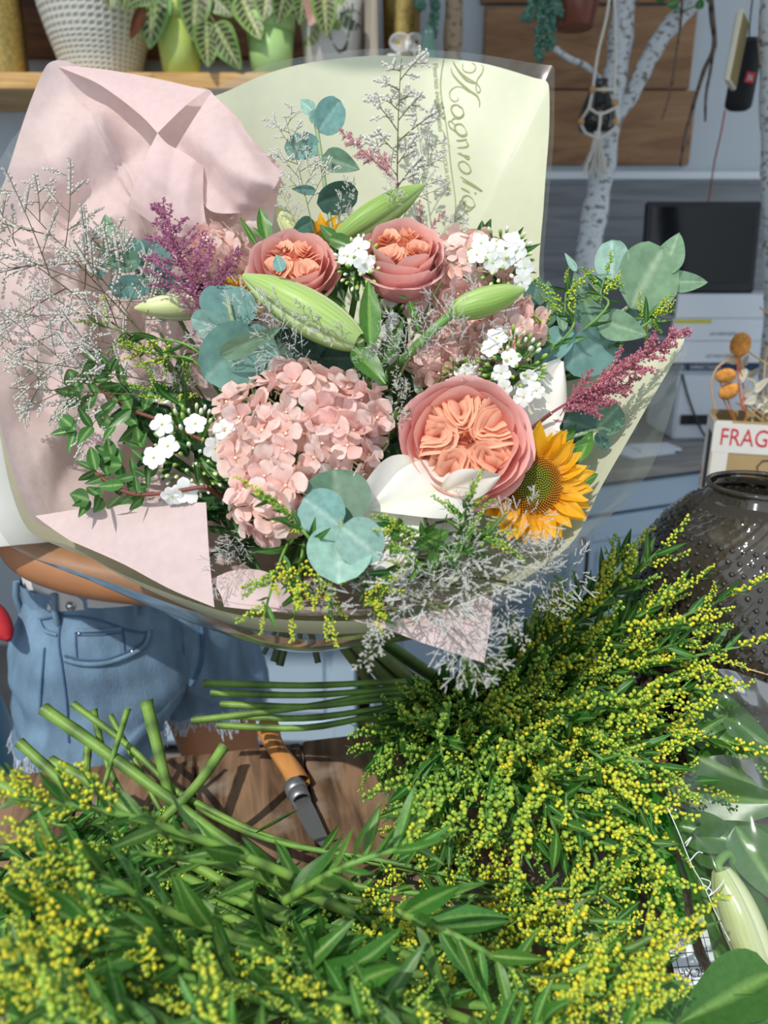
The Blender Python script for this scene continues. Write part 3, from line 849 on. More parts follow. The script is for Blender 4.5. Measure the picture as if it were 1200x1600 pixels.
prayer('prayer plant with herringbone leaves arching over the mint pot', po2, ph2, [
    (376, -8, 408, 68, 2.42, 0), (452, -38, 432, 38, 2.41, 2), (478, -30, 468, 36, 2.39, 1), (420, -38, 412, 40, 2.42, 0), (500, -20, 486, 46, 2.385, 'p'), (505, -18, 510, 56, 2.37, 1), (445, -25, 400, 15, 2.45, 2), (540, -30, 530, 12, 2.37, 0), (395, -30, 385, 5, 2.46, 1)])

# ------------------------------------------------------------------ macrame hanger with dark bottle
mo = P(931, 208, 2.16); s = scl(mo)
glass_dark = mat('glass_dark', lin('#15181a'), .08, coat=.5)
single('glass_bottle', (MB().lathe([(20 * s, 0), (27 * s, 4 * s), (29 * s, 18 * s), (24 * s, 38 * s), (15 * s, 58 * s), (12 * s, 70 * s), (13 * s, 74 * s), (9 * s, 74 * s)], 32), glass_dark), 'dark glass bottle held in the white macrame hanger', 'bottle', Matrix.Translation(mo))
cord = mat('cord', lin('#d5d1c6'), .9, bump=(300, .6, .001))
mc = thing('macrame_hanger', 'white knotted macrame hanger with wooden beads and a tassel', 'hanger', mo)
def cordp(pts, r=.0035): return MB().tube(catmull([P(*p) for p in pts], 14), r, 6)
Yf = 2.105
for pts in ([(926, 140, Yf), (935, 80, Yf + .02), (949, 20, Yf + .04), (958, -60, Yf + .06)], [(960, 140, Yf), (962, 90, Yf + .02), (961, 20, Yf + .04), (958, -60, Yf + .06)],
            [(926, 140, Yf), (920, 168, Yf), (908, 190, Yf + .02), (915, 208, Yf)], [(960, 140, Yf), (962, 165, Yf), (963, 195, Yf), (945, 212, Yf)],
            [(926, 140, Yf), (942, 140, Yf - .02), (960, 140, Yf)], [(920, 168, Yf), (938, 178, Yf - .025), (962, 168, Yf)], [(938, 178, Yf - .025), (937, 195, Yf - .025), (933, 215, Yf - .02)],
            [(915, 208, Yf), (933, 215, Yf - .02), (945, 212, Yf)]):
    part('cord', (cordp(pts), cord), mc)
bead = mat('bead_wood', lin('#b98f5c'), .5)
for (x, y) in ((926, 140), (960, 160), (944, 140), (938, 178), (908, 190), (961, 190)):
    part('bead', (MB().ball(P(x, y, Yf - .012), .008, 10, 8), bead), mc)
tas = MB()
for k in range(46):
    q = rnd.uniform(-1, 1); w = rnd.random()
    tas.tube([P(934 + q * 4, 205, Yf - .02 + w * .01), P(932 + q * 9, 235, Yf - .02 + w * .02), P(929 + q * 20, 262 + rnd.uniform(-8, 18), Yf - .02 + w * .03)], .0016, 4)
part('tassel', (tas, cord), mc, kind='stuff')

# ------------------------------------------------------------------ loudspeaker and hanging card
sp0 = P(1152, 172, 2.12); sp1 = P(1172, 64, 2.12); s = scl(sp0); Ls = (sp1 - sp0).length
spk = thing('loudspeaker', 'black cylindrical portable loudspeaker with a red badge beside the birch trunk', 'loudspeaker', sp0)
SM = frame(sp0, sp1, 0, sc=1.0)
SMz = SM @ Matrix.Rotation(-PI / 2, 4, 'X')
rs = 20 * s
part('body', (MB().lathe([(rs * .7, .0), (rs * .95, .006), (rs, .014), (rs, Ls - .014), (rs * .95, Ls - .006), (rs * .7, Ls)], 32), mat('speaker_fabric', lin('#15161a'), .75, bump=(900, .5, .001))), spk, SMz)
part('end_cap', (MB().lathe([(.001, Ls + .001), (rs * .72, Ls - .001), (rs * .8, Ls + .003), (rs * .98, Ls - .008)], 32, cap=False), mat('speaker_rubber', lin('#23262b'), .5)), spk, SMz)
bx, by = 1162, 126
bo = P(bx, by, 2.12) - (Vector((0, 1, 0)) * (rs + .0015))
badge = part('badge', (MB().box((0, 0, 0), (.022, .003, .024), bevel=.001), mat('badge_red', lin('#c8372f'), .4), False), spk, Matrix.Translation(bo) @ Matrix.Rotation(math.radians(10), 4, 'Y'), label='red square badge')
decal('JBL', badge, Matrix.Translation(bo + Vector((-.008, -.0020, -.004))) @ Matrix.Rotation(math.radians(10), 4, 'Y') @ XZ, .016, paper_w, tall=1.3)
part('strap', (MB().tube(catmull([P(1170, 62, 2.12), P(1172, 30, 2.12), P(1178, -20, 2.12), P(1182, -60, 2.12)], 10), .002, 5, lin('#1b1c20')), M['satin']), spk)
single('power_cable', (MB().tube(catmull([P(1133, 172, 2.12), P(1126, 210, 2.12), P(1117, 250, 2.2), P(1110, 295, 2.34), P(1104, 340, 2.37)], 20), .0022, 5, lin('#b0564a')), M['satin']), 'thin red cable hanging from the loudspeaker behind the monitor', 'cable')
ca = P(1140, 134, 1.99); cb_ = P(1162, 24, 1.99)
cm = frame(ca, cb_, 79, sc=1.0); cl = (cb_ - ca).length
cf = thing('framed_card', 'gold card in a thin cream frame hanging edge on beside the loudspeaker', 'card', ca)
part('frame', (MB().box((0, cl / 2, 0), (.10, cl, .012), bevel=.002), mat('cream', lin('#d9d4bf'), .6), False), cf, cm)
part('panel', (MB().box((0, cl / 2, .0065), (.088, cl - .012, .002)).box((0, cl / 2, -.0065), (.088, cl - .012, .002)), mat('gold_card', lin('#8f7a3c'), .5), False), cf, cm)
part('string', (MB().tube([cb_, P(1180, -40, 1.99)], .0012, 4), cord), cf)

# ------------------------------------------------------------------ dried flowers in the cardboard box
dry_o = lin('#c9873a'); boxc = BX.translation + Vector((0, 0, .05))
def dried_head(label, px, py, wpx, hpx, ang):
    c = P(px, py, BX.translation.y); s = scl(c)
    t = thing('dried_thistle', label, 'dried flower', boxc)
    mb = MB(); q = math.radians(ang); ax = Vector((math.sin(q), 0, math.cos(q)))
    side = Vector((math.cos(q), 0, -math.sin(q)))
    for k in range(170):
        z = 1 - 2 * (k + .5) / 170; r = math.sqrt(1 - z * z); ph = k * 2.39996
        d = ax * z * hpx / 2 + side * r * math.cos(ph) * wpx / 2 + Vector((0, 1, 0)) * r * math.sin(ph) * wpx / 2
        p = c + d * s
        mb.ball(p, 2.6 * s, 5, 4, mix(dry_o, lin('#e2a85a'), rnd.random()), d, 1.7)
    part('flower_head', (mb, M['matte']), t, kind='stuff')
    part('stem', (MB().tube(catmull([c - ax * hpx / 2 * s, (c + boxc) / 2 + Vector((.01, 0, .02)), boxc], 10), .0014, 5, lin('#b8763c')), M['stem']), t)
dried_head('large upright orange dried thistle head above the cardboard box', 1157, 539, 23, 31, 5)
dried_head('small orange dried thistle head lying sideways beside the box', 1134, 587, 15, 24, 80)
dried_head('small orange dried thistle head leaning over the edge of the box', 1139, 611, 17, 25, 55)
dl = thing('dried_foliage', 'bleached white dried leafy sprig standing in the cardboard box', 'dried flower', boxc)
BL = leaf_geo(.42, 'ovate', curl=.15, base='#d8d5c6', rib='#bdb8a2').mesh('leaf', M['leaf'])
Yd = BX.translation.y + .01
part('stem', (MB().tube(catmull([P(1155, 560, Yd), P(1168, 590, Yd), P(1180, 620, Yd), boxc], 14), .002, 5, lin('#c9c09a')), M['stem']), dl)
for (a0, b0, a1, b1) in ((1158, 563, 1126, 552), (1162, 570, 1172, 553), (1163, 575, 1160, 600), (1170, 590, 1187, 572), (1168, 588, 1148, 592), (1176, 610, 1150, 618), (1178, 612, 1205, 590), (1182, 622, 1160, 632), (1182, 625, 1208, 612)):
    part('leaf', BL, dl, frame(P(a0, b0, Yd), P(a1, b1, Yd - .02), rnd.uniform(-40, 40)))
wf = thing('dried_hydrangea', 'small white dried flower cluster at the corner of the cardboard box', 'dried flower', boxc)
for (x, y) in ((1188, 630), (1198, 622), (1196, 640), (1206, 634)):
    for k in range(4):
        q = k * PI / 2 + .4
        part('petal', BL, wf, frame(P(x, y, Yd - .01), P(x + 11 * math.cos(q), y + 11 * math.sin(q), Yd - .015), 0))
part('stem', (MB().tube([P(1197, 632, Yd - .028), boxc], .0015, 5, lin('#b8a67a')), M['stem']), wf)
gr = thing('dried_grass', 'thin tan dried grass arching around the cardboard box', 'dried flower', boxc)
for pts in ([(1118, 640), (1112, 610), (1113, 590), (1125, 570), (1150, 560)], [(1170, 550), (1185, 560), (1200, 570)], [(1198, 540), (1195, 570), (1192, 620)], [(1203, 540), (1204, 580), (1198, 630)], [(1160, 630), (1180, 640), (1200, 655)], [(1150, 628), (1175, 645), (1196, 662)], [(1187, 480), (1200, 490), (1215, 500)]):
    part('blade', (MB().tube(catmull([P(x, y, Yd - .01) for x, y in pts], 12), .0016, 5, lin('#c9a878')), M['stem']), gr)
for pts in ([(1152, 560), (1155, 600), (1160, 640)], [(1163, 615), (1160, 632), (1166, 645)]):
    part('blade', (MB().tube(catmull([P(x, y, Yd - .03) for x, y in pts], 8), .0014, 5, lin('#c8643c')), M['stem']), gr)

# ------------------------------------------------------------------ work table
TZ = 0.85
TA = math.radians(11.5)
# far edge passes through the pixels (0,1215) and (540,1150) of the table plane
e0 = ray_plane_z(0, 1212, TZ); 
TM = Matrix.Translation((e0.x, e0.y, TZ)) @ Matrix.Rotation(TA, 4, 'Z')
tab = thing('work_table', 'worn brown wooden work table strewn with cut flowers', 'table', (e0.x, e0.y, 0))
nb = 13; bwid = .135
for k in range(nb):
    part('plank', (MB().box((0, 0, 0), (bwid - .003, .80, .04), bevel=.003), bench, False), tab, TM @ Matrix.Translation((-.44 + bwid * (k + .5), -.40, -.02 - .001 * (k % 3))))
part('apron', (MB().box((.42, -.05, -.09), (1.6, .025, .10)).box((.42, -.74, -.09), (1.6, .025, .10)), bench, False), tab, TM)
for (x, y) in ((-.36, -.07), (1.2, -.07), (-.36, -.72), (1.2, -.72)):
    part('leg', (MB().box((x, y, -.445), (.06, .06, .81), bevel=.004), bench, False), tab, TM)

# knife on the table
k0 = ray_plane_z(416, 1142, TZ); k1 = ray_plane_z(492, 1312, TZ)
kd = (k1 - k0).normalized(); kl = (k1 - k0).length
KM = frame(k0 + Vector((0, 0, .0125)), k1 + Vector((0, 0, .0125)), 0, n=(0, 0, 1), sc=1.0)
kn = thing('pocket_knife', 'folding knife with a beech handle and steel collar lying open on the table', 'knife', k0)
hl = kl * .63
hp = [(0.0, .0060, .0), (.04, .0140, 0), (.12, .0155, 0), (.3, .0125, 0), (.5, .0115, 0), (.75, .0125, 0), (1.0, .0135, 0)]
hm = MB()
def hf(u, v):
    i = min(int(v * (len(hp) - 1)), len(hp) - 2); w = v * (len(hp) - 1) - i
    r = hp[i][1] + (hp[i + 1][1] - hp[i][1]) * w; t = hp[i][0] + (hp[i + 1][0] - hp[i][0]) * w
    th = 2 * PI * u
    return (r * math.cos(th) + .004 * math.sin(t * 5) - .002, t * hl, .0118 / .0135 * r * math.sin(th))
hm.grid(hf, 20, 24, (0, 0, 0), close=True)
hm.add([hf(u / 20, 0) for u in range(20)], [tuple(range(20))], (0, 0, 0))
part('handle', (hm, wood('beech', lin('#c07f3e'), lin('#d79a58'), 8, (8, 1, 8), .45)), kn, KM)
steel = mat('steel', lin('#9a9ea3'), .42, metal=.75)
col_b = MB(); cl2 = kl * .14
for z0, z1, r in ((hl, hl + cl2 * .5, .0128), (hl + cl2 * .5, hl + cl2, .0120)):
    col_b.lathe([(r * .8, z0), (r, z0 + .001), (r, z1 - .001), (r * .8, z1)], 24, M=Matrix.Rotation(-PI / 2, 4, 'X'))
part('collar', (col_b, steel), kn, KM)
bl = MB(); y0 = hl + cl2; y1 = kl * 1.12
V = []
for (x, y) in ((-.010, y0 - .01), (.010, y0 - .01), (.0105, y0 + .02), (.008, y1 - .02), (0, y1), (-.010, y1 - .012), (-.0105, y0 + .02)):
    V += [(x, y, -.001), (x, y, .001)]
nV = len(V) // 2
bl.add(V, [tuple(2 * i for i in range(nV))[::-1], tuple(2 * i + 1 for i in range(nV))] + [(2 * i, 2 * ((i + 1) % nV), 2 * ((i + 1) % nV) + 1, 2 * i + 1) for i in range(nV)], (0, 0, 0))
part('blade', (bl, steel, False), kn, KM)
brand = mat('burnt_ink', lin('#6b3f1a'), .7)
for txt, yy, w, xx in (('OPINEL', .42, .024, .003), ('FRANCE', .50, .02, -.003)):
    decal(txt, kn, KM @ Matrix.Translation((xx, hl * yy, .0108)) @ Matrix.Rotation(PI / 2, 4, 'Z'), w, brand, name='stamp')

# ------------------------------------------------------------------ smoky glass vase
vo = Vector((.44, .865, TZ)); 
vp = [(.001, 0), (.078, 0), (.095, .012), (.115, .045), (.128, .09), (.134, .14), (.1355, .19), (.131, .235), (.119, .275), (.100, .305), (.078, .327), (.062, .338), (.057, .346), (.056, .352)]
prof = []
for i in range(len(vp) - 1):
    m_ = 7 if i > 0 else 2
    for k in range(m_): prof.append((vp[i][0] + (vp[i + 1][0] - vp[i][0]) * k / m_, vp[i][1] + (vp[i + 1][1] - vp[i][1]) * k / m_))
prof.append(vp[-1]); 
vz = MB(); n = 168
def vf(u, v):
    k = int(round(v * (len(prof) - 1))); i = int(round(u * n)); r, z = prof[k]
    th = 2 * PI * u
    if .02 < z < .33 and (i + 2 * (k % 4 // 2)) % 4 == 0 and k % 2 == 0: r += .0048
    return (r * math.cos(th), r * math.sin(th), z)
vz.grid(vf, n, len(prof) - 1, (.3, .3, .3), close=True)
def smoky(name, tint, rough):
    m = bpy.data.materials.new(name); m.use_nodes = True
    N, L = m.node_tree.nodes, m.node_tree.links
    N.remove(N['Principled BSDF']); out = N['Material Output']
    t = N.new('ShaderNodeBsdfTransparent'); t.inputs[0].default_value = (*tint, 1)
    g = N.new('ShaderNodeBsdfGlossy'); g.inputs['Roughness'].default_value = rough
    d = N.new('ShaderNodeBsdfDiffuse'); d.inputs[0].default_value = (.14, .12, .09, 1)
    lw = N.new('ShaderNodeFresnel'); lw.inputs['IOR'].default_value = 1.8
    m0 = N.new('ShaderNodeMixShader'); m0.inputs[0].default_value = .22; L.new(t.outputs[0], m0.inputs[1]); L.new(d.outputs[0], m0.inputs[2])
    mx = N.new('ShaderNodeMixShader'); L.new(lw.outputs[0], mx.inputs[0]); L.new(m0.outputs[0], mx.inputs[1]); L.new(g.outputs[0], mx.inputs[2])
    L.new(mx.outputs[0], out.inputs['Surface'])
    return m
vt = thing('glass_vase', 'large round smoky glass vase with a hobnail surface, on the table', 'vase', vo)
part('bowl', (vz, smoky('smoky_glass', (.50, .47, .42), .06)), vt, Matrix.Translation(vo))
hbn = MB()
for row in range(27):
    z = .02 + .0108 * row
    for i in range(len(vp) - 1):
        if vp[i][1] <= z < vp[i + 1][1] or (i == len(vp) - 2): r_ = vp[i][0] + (vp[i + 1][0] - vp[i][0]) * min(1, (z - vp[i][1]) / max(1e-6, vp[i + 1][1] - vp[i][1])); break
    nn = max(8, int(2 * PI * r_ / .0118))
    for k in range(nn):
        q = 2 * PI * (k + .5 * (row % 2)) / nn
        hbn.ball((r_ * math.cos(q), r_ * math.sin(q), z), .0034, 6, 4, (.2, .2, .2), (math.cos(q), math.sin(q), 0), .8)
part('hobnails', (hbn, smoky('smoky_studs', (.55, .52, .46), .10)), vt, Matrix.Translation(vo), kind='stuff')
rim_p = [Vector((.057 * math.cos(2 * PI * k / 40), .057 * math.sin(2 * PI * k / 40), .352)) + vo for k in range(41)]
part('rim', (MB().tube(rim_p, .0032, 8, caps=False), smoky('smoky_rim', (.55, .52, .46), .04)), vt)
lq = MB().lathe([(.074, .004), (.110, .045), (.124, .09), (.130, .14), (.1315, .19), (.128, .232), (.118, .262), (.001, .264)], 48)
single('vase_water', (lq, smoky('murky_water', (.42, .34, .22), .03)), 'murky brown water standing in the smoky glass vase', 'water', Matrix.Translation(vo))
th_ = [vo + Vector(((.137 + .001) * math.cos(q), (.138) * math.sin(q), .205 - .03 * (q - math.radians(200)) / 1.2)) for q in [math.radians(200 + k * 5) for k in range(16)]]
single('raffia_strand', (MB().tube(th_, .0011, 5, lin('#b59a78')), M['stem']), 'thin tan raffia strand clinging to the smoky vase', 'strand')
# ------------------------------------------------------------------ person holding the bouquet
T = Vector((-.105, .872, 1.072))             # where the stems are gripped
PC = Vector((-.395, 1.13, 0))
yaw = math.radians(45)
fr = Vector((math.sin(yaw), -math.cos(yaw), 0)); rt = Vector((-math.cos(yaw), -math.sin(yaw), 0))   # her front, her right
def B3(a, b, z, c=PC): return c + rt * a + fr * b + Vector((0, 0, z))
per = thing('person', 'person in frayed denim shorts and a white top holding the wrapped bouquet', 'person', (PC.x, PC.y, 0))
sk = {'pel': (B3(0, 0, .93), (.13, .10)), 'sp': (B3(0, .0, 1.08), (.105, .085)), 'ch': (B3(0, .0, 1.24), (.12, .09)), 'nb': (B3(0, .01, 1.365), (.06, .05)), 'nk': (B3(0, .03, 1.42), (.045, .045)),
      'jw': (B3(0, .06, 1.455), (.062, .068)), 'hd': (B3(0, .055, 1.53), (.076, .09)), 'tp': (B3(0, .045, 1.585), (.06, .07)),
      'sR': (B3(.15, 0, 1.335), (.05, .05)), 'eR': (Vector((-.472, .935, 1.085)), (.033, .033)), 'fR': (Vector((-.37, .91, 1.068)), (.034, .034)), 'wR': (Vector((-.205, .897, 1.048)), (.026, .024)), 'hR': (Vector((-.133, .911, 1.055)), (.024, .022)),
      'sL': (B3(-.15, 0, 1.335), (.05, .05)), 'eL': (B3(-.24, .10, 1.12), (.038, .038)), 'wL': (Vector((-.145, 1.075, 1.17)), (.026, .024)), 'hL': (Vector((-.10, 1.015, 1.185)), (.026, .02)),
      'hipR': (B3(.09, 0, .86), (.095, .10)), 'kR': (B3(.10, .03, .47), (.055, .058)), 'aR': (B3(.10, -.01, .08), (.034, .038)), 'tR': (B3(.11, .12, .028), (.035, .022)),
      'hipL': (B3(-.09, 0, .86), (.095, .10)), 'kL': (B3(-.12, .06, .47), (.055, .058)), 'aL': (B3(-.13, .02, .08), (.034, .038)), 'tL': (B3(-.14, .15, .028), (.035, .022)),
      'ns': (B3(0, .142, 1.505), (.012, .014)), 'ehR': (B3(.078, .05, 1.51), (.012, .02)), 'ehL': (B3(-.078, .05, 1.51), (.012, .02))}
ed = [('pel', 'sp'), ('sp', 'ch'), ('ch', 'nb'), ('nb', 'nk'), ('nk', 'jw'), ('jw', 'hd'), ('hd', 'tp'), ('ch', 'sR'), ('sR', 'eR'), ('eR', 'fR'), ('fR', 'wR'), ('wR', 'hR'), ('ch', 'sL'), ('sL', 'eL'), ('eL', 'wL'), ('wL', 'hL'),
      ('pel', 'hipR'), ('hipR', 'kR'), ('kR', 'aR'), ('aR', 'tR'), ('pel', 'hipL'), ('hipL', 'kL'), ('kL', 'aL'), ('aL', 'tL'), ('hd', 'ns'), ('hd', 'ehR'), ('hd', 'ehL')]
def fingers(h, out, curl, key):
    h = Vector(h)
    for k in range(4):
        off = Vector((0, 0, .026 - .017 * k)); ln = (.9, 1.0, .95, .78)[k]
        a = h + out * .034 + off; b = a + (out * .022 + curl * .012) * ln; c = b + (curl * .024 + out * .004) * ln; d = c + (curl * .012 - out * .016) * ln
        nm = [f'{key}{k}{q}' for q in 'abcd']
        for n_, p_, r_ in zip(nm, (a, b, c, d), (.0095, .0085, .008, .0065)): sk[n_] = (p_, (r_, r_))
        ed.extend([('h' + key, nm[0]), (nm[0], nm[1]), (nm[1], nm[2]), (nm[2], nm[3])])
    a = h + Vector((0, 0, .022)) - curl * .004 + out * .008; b = a + Vector((0, 0, .016)) - curl * .02 + out * .014; c = b - curl * .004 + out * .024
    for n_, p_, r_ in zip((key + 'ta', key + 'tb', key + 'tc'), (a, b, c), (.0105, .0095, .008)): sk[n_] = (p_, (r_, r_))
    ed.extend([('h' + key, key + 'ta'), (key + 'ta', key + 'tb'), (key + 'tb', key + 'tc')])
fingers(sk['hR'][0], Vector((1, 0, 0)), Vector((0, -1, 0)), 'R')
for k in range(4):                                    # fingers close round the stems from behind
    z_ = sk[f'R{k}a'][0].z
    for q, (dx, dy) in zip('abcd', ((.006, .038), (.036, .024), (.039, -.006), (.018, -.032))): sk[f'R{k}{q}'] = (Vector((T.x + dx + max(0, T.z - z_) * .85, T.y + dy - max(0, z_ - T.z) * .6, z_)), sk[f'R{k}{q}'][1])
for q, p_ in zip('abc', ((-.034, .020, .004), (-.037, -.010, .014), (-.016, -.032, .020))): sk['Rt' + q] = (T + Vector(p_), sk['Rt' + q][1])
fingers(sk['hL'][0], Vector((0, -1, 0)), Vector((1, 0, 0)), 'L')
keys = list(sk)
me = bpy.data.meshes.new('body')
me.from_pydata([sk[k][0] for k in keys], [(keys.index(a), keys.index(b)) for a, b in ed], [])
bo_ = bpy.data.objects.new('body', me); C.objects.link(bo_)
bo_.modifiers.new('skin', 'SKIN'); ss = bo_.modifiers.new('sub', 'SUBSURF'); ss.levels = 2; ss.render_levels = 2
if not me.skin_vertices:
    bpy.context.view_layer.objects.active = bo_; bpy.ops.mesh.customdata_skin_add()
for i, k in enumerate(keys):
    me.skin_vertices[0].data[i].radius = sk[k][1]
    me.skin_vertices[0].data[i].use_root = (k == 'pel')
dg = bpy.context.evaluated_depsgraph_get()
baked = bpy.data.meshes.new_from_object(bo_.evaluated_get(dg))
bpy.data.objects.remove(bo_); baked.name = 'body'
baked.materials.clear(); baked.materials.append(M['skin'])
for p_ in baked.polygons: p_.use_smooth = True
part('body', baked, per)
# face and hair
for sd in (-1, 1):
    part('eye', (MB().ball(B3(sd * .03, .124, 1.527), .011, 10, 8, lambda t: lin('#e8e4de')).ball(B3(sd * .03, .132, 1.526), .006, 8, 6, lin('#2a1a10')), M['gloss']), per)
part('mouth', (MB().ball(B3(0, .128, 1.462), .007, 10, 6, lin('#a8584e'), axis=rt, stretch=2.8), M['satin']), per)
hb = MB()
def hairf(u, v):
    th = 2 * PI * u; ph = v * PI * .62
    c = B3(0, .045, 1.535); r = .094 + .004 * math.sin(18 * th)
    b = math.cos(th) * math.sin(ph)
    low = 1.0 if b < .25 else max(.35, 1 - (b - .25) * 1.2)
    ph *= low
    return c + rt * (r * .92 * math.sin(th) * math.sin(ph)) + fr * (r * math.cos(th) * math.sin(ph) - .006) + Vector((0, 0, r * math.cos(ph)))
hb.grid(hairf, 40, 14, (0, 0, 0), close=True)
hb.tube(catmull([B3(0, -.05, 1.53), B3(0, -.09, 1.50), B3(0, -.11, 1.42), B3(0, -.10, 1.33)], 12), [.03, .034, .034, .034, .032, .03, .028, .026, .024, .02, .016, .012, .006], 10)
part('hair', (hb, M['hair']), per)
# white top
tsh = MB()
def shirt(u, v):
    th = 2 * PI * u; z = .985 + v * .40
    a = .165 - .02 * math.sin(v * PI) + .0 ; b = .125
    if v > .75: k = (v - .75) / .25; a = a * (1 - .45 * k * k); b = b * (1 - .42 * k * k)
    w = 1 + .03 * math.sin(7 * th + 5 * v) + .02 * nz((math.cos(th) * 3, math.sin(th) * 3, z * 8))
    return B3(a * w * math.sin(th), b * w * math.cos(th), z)
tsh.grid(shirt, 48, 22, (1, 1, 1), close=True)
for s_, e_ in (('sR', 'eR'), ('sL', 'eL')):
    A_ = Vector(sk[s_][0]); E_ = Vector(sk[e_][0])
    st = A_ + (B3(0, 0, 1.335) - A_) * .35
    pts = catmull([st, A_ + Vector((0, 0, .005)), A_.lerp(E_, .45), A_.lerp(E_, .95)], 14)
    rad = [.06 + .012 * (i / 14) + .004 * math.sin(i * 2.1) for i in range(15)]
    tsh.tube(pts, rad, 20, (1, 1, 1), caps=False)
part('white_top', (tsh, M['cotton']), per, label='white cotton top with loose sleeves')
# denim shorts: two half shells meeting on the middle line
shb = []
for sd in (1, -1):
    mb = MB()
    def half(u, v, sd=sd):
        ph = 2 * PI * u - PI / 2
        s_ = v
        ztop = 1.005; zb = .738 + (.012 * math.sin(9 * ph))
        z = ztop + (zb - ztop) * s_
        A = .165 + .04 * sstep(0, .45, s_); Bq = .112 + .022 * sstep(0, .5, s_)
        ca, sa = math.cos(ph), math.sin(ph)
        hx = A * ca if ca > 0 else .003 * ca; hy = Bq * sa
        cx = .098 + .006 * s_; r1, r2 = .104, .128
        k = sstep(.62, .92, s_)
        x = hx * (1 - k) + (cx + r1 * ca) * k; y = hy * (1 - k) + r2 * sa * k
        w = 1 + .03 * nz((ca * 2 + sd * 7, sa * 2, z * 12), 2.4) + .014 * math.sin(z * 85 + ca * 4 + sa * 5) * sstep(.3, .8, s_)
        return B3(sd * x * w, y * w + .004, z)
    mb.grid(half, 56, 30, (1, 1, 1), close=True)
    shb.append(mb)
    part('short_leg', (mb, M['denim']), per, label='faded blue denim shorts leg')
allm = MB()
for mb in shb: allm.add(mb.v, mb.f, (1, 1, 1))
sbv = bvh_of(allm)
def seam(pts, r=.0022, material=None, n=40, name='seam'):
    out = []
    pp = catmull([Vector((x, y, 0)) for x, y in pts], n)
    for p_ in pp:
        h_, _n = hit(sbv, p_.x, p_.y, r * .4)
        if h_ is not None and h_.y < 1.6: out.append(h_)
    if len(out) > 3: part(name, (MB().tube(out, r, 5), material or M['denim_dark']), per)
seam([(97, 958), (92, 1000), (97, 1040), (104, 1090), (108, 1160)], .0020)
seam([(70, 1012), (66, 1060), (63, 1110)], .0020)
seam([(62, 968), (70, 985), (90, 992)], .0030, M['denim'])
seam([(101, 1030), (130, 1037), (165, 1036), (200, 1024), (226, 1008), (234, 985)], .0042, M['denim'], name='pocket_edge')
seam([(101, 1024), (130, 1031), (165, 1030), (198, 1018), (222, 1003), (229, 985)], .0016)
seam([(118, 985), (119, 1010), (120, 1028)], .0016, name='coin_pocket'); seam([(118, 986), (155, 985), (190, 982)], .0030, M['denim'], name='coin_pocket'); seam([(190, 982), (193, 1004), (194, 1020)], .0016, name='coin_pocket'); seam([(119, 993), (155, 992), (191, 989)], .0012, name='coin_pocket')
seam([(60, 968), (100, 962), (150, 968), (200, 985), (235, 990)], .0020)
seam([(312, 960), (316, 1000), (312, 1040), (298, 1070)], .0035)
for (x, y, r) in ((85, 941, .0075), (111, 946, .0075), (104, 1030, .0038), (207, 1018, .0038), (124, 990, .003)):
    h_, n_ = hit(sbv, x, y, .001)
    if h_ is not None and h_.y < 1.6: part('rivet', (MB().ball(h_, r, 12, 8), M['chrome']), per)
wb = MB()
def wband(u, v):
    th = 2 * PI * u; z = .972 + .036 * v
    return B3(.170 * math.sin(th), .117 * math.cos(th), z)
wb.grid(wband, 56, 3, (1, 1, 1), close=True)
part('waistband', (wb, M['denim']), per)
for th in (20, 60, 100, 160, 200, 260, 300, 340):
    q = math.radians(th)
    part('belt_loop', (MB().tube([B3(.174 * math.sin(q), .121 * math.cos(q), .966), B3(.177 * math.sin(q), .124 * math.cos(q), .99), B3(.173 * math.sin(q), .120 * math.cos(q), 1.012)], .005, 5), M['denim']), per)
# frayed hem
fb = MB()
for mb in shb:
    ring = mb.v[30 * 56:31 * 56]
    for i in range(56):
        a = Vector(ring[i]); b = Vector(ring[(i + 1) % 56])
        for k in range(9):
            p_ = a.lerp(b, k / 9); q = p_ + Vector((rnd.gauss(0, .005), rnd.gauss(0, .005), -rnd.uniform(.006, .026)))
            fb.tube([p_ + Vector((0, 0, .006)), p_.lerp(q, .5) + Vector((rnd.gauss(0, .002), rnd.gauss(0, .002), 0)), q], .0008, 3, caps=False)
part('frayed_hem', (fb, M['thread']), per, kind='stuff', label='pale frayed threads along the hem')

# blue sack on the floor beside the table
sb = MB()
so = Vector((-.735, 1.03, 0))
sp = [(.13, 0), (.15, .03), (.165, .25), (.16, .5), (.142, .7), (.122, .82), (.10, .90), (.065, .955), (.05, .98), (.06, 1.0)]
pr = []
for i in range(len(sp) - 1):
    for k in range(5): pr.append((sp[i][0] + (sp[i + 1][0] - sp[i][0]) * k / 5, sp[i][1] + (sp[i + 1][1] - sp[i][1]) * k / 5))
def sf(u, v):
    r, z = pr[int(round(v * (len(pr) - 1)))]; th = 2 * PI * u
    w = 1 + .05 * math.sin(6 * th + z * 4) * z + .05 * nz((math.cos(th) * 2, math.sin(th) * 2, z * 5))
    return so + Vector((r * w * math.cos(th), r * w * math.sin(th), z))
sb.grid(sf, 48, len(pr) - 1, lin('#2b86ad'), close=True)
single('sack', (sb, mat('blue_plastic', None, .35, noise_=(6, .85, 1.1))), 'bright blue plastic sack standing beside the person in shorts', 'sack')
rb = MB().tube(catmull([P(-60, 935, 1.0), P(-25, 952, .99), P(-2, 972, .97), P(14, 1000, .95)], 14), [.012, .014, .016, .018, .018, .018, .018, .018, .018, .017, .016, .014, .012, .008, .004], 10, lin('#b5202c'))
single('cloth', (rb, mat('red_cloth', None, .8)), 'red cloth draped over the top of the blue sack', 'cloth')
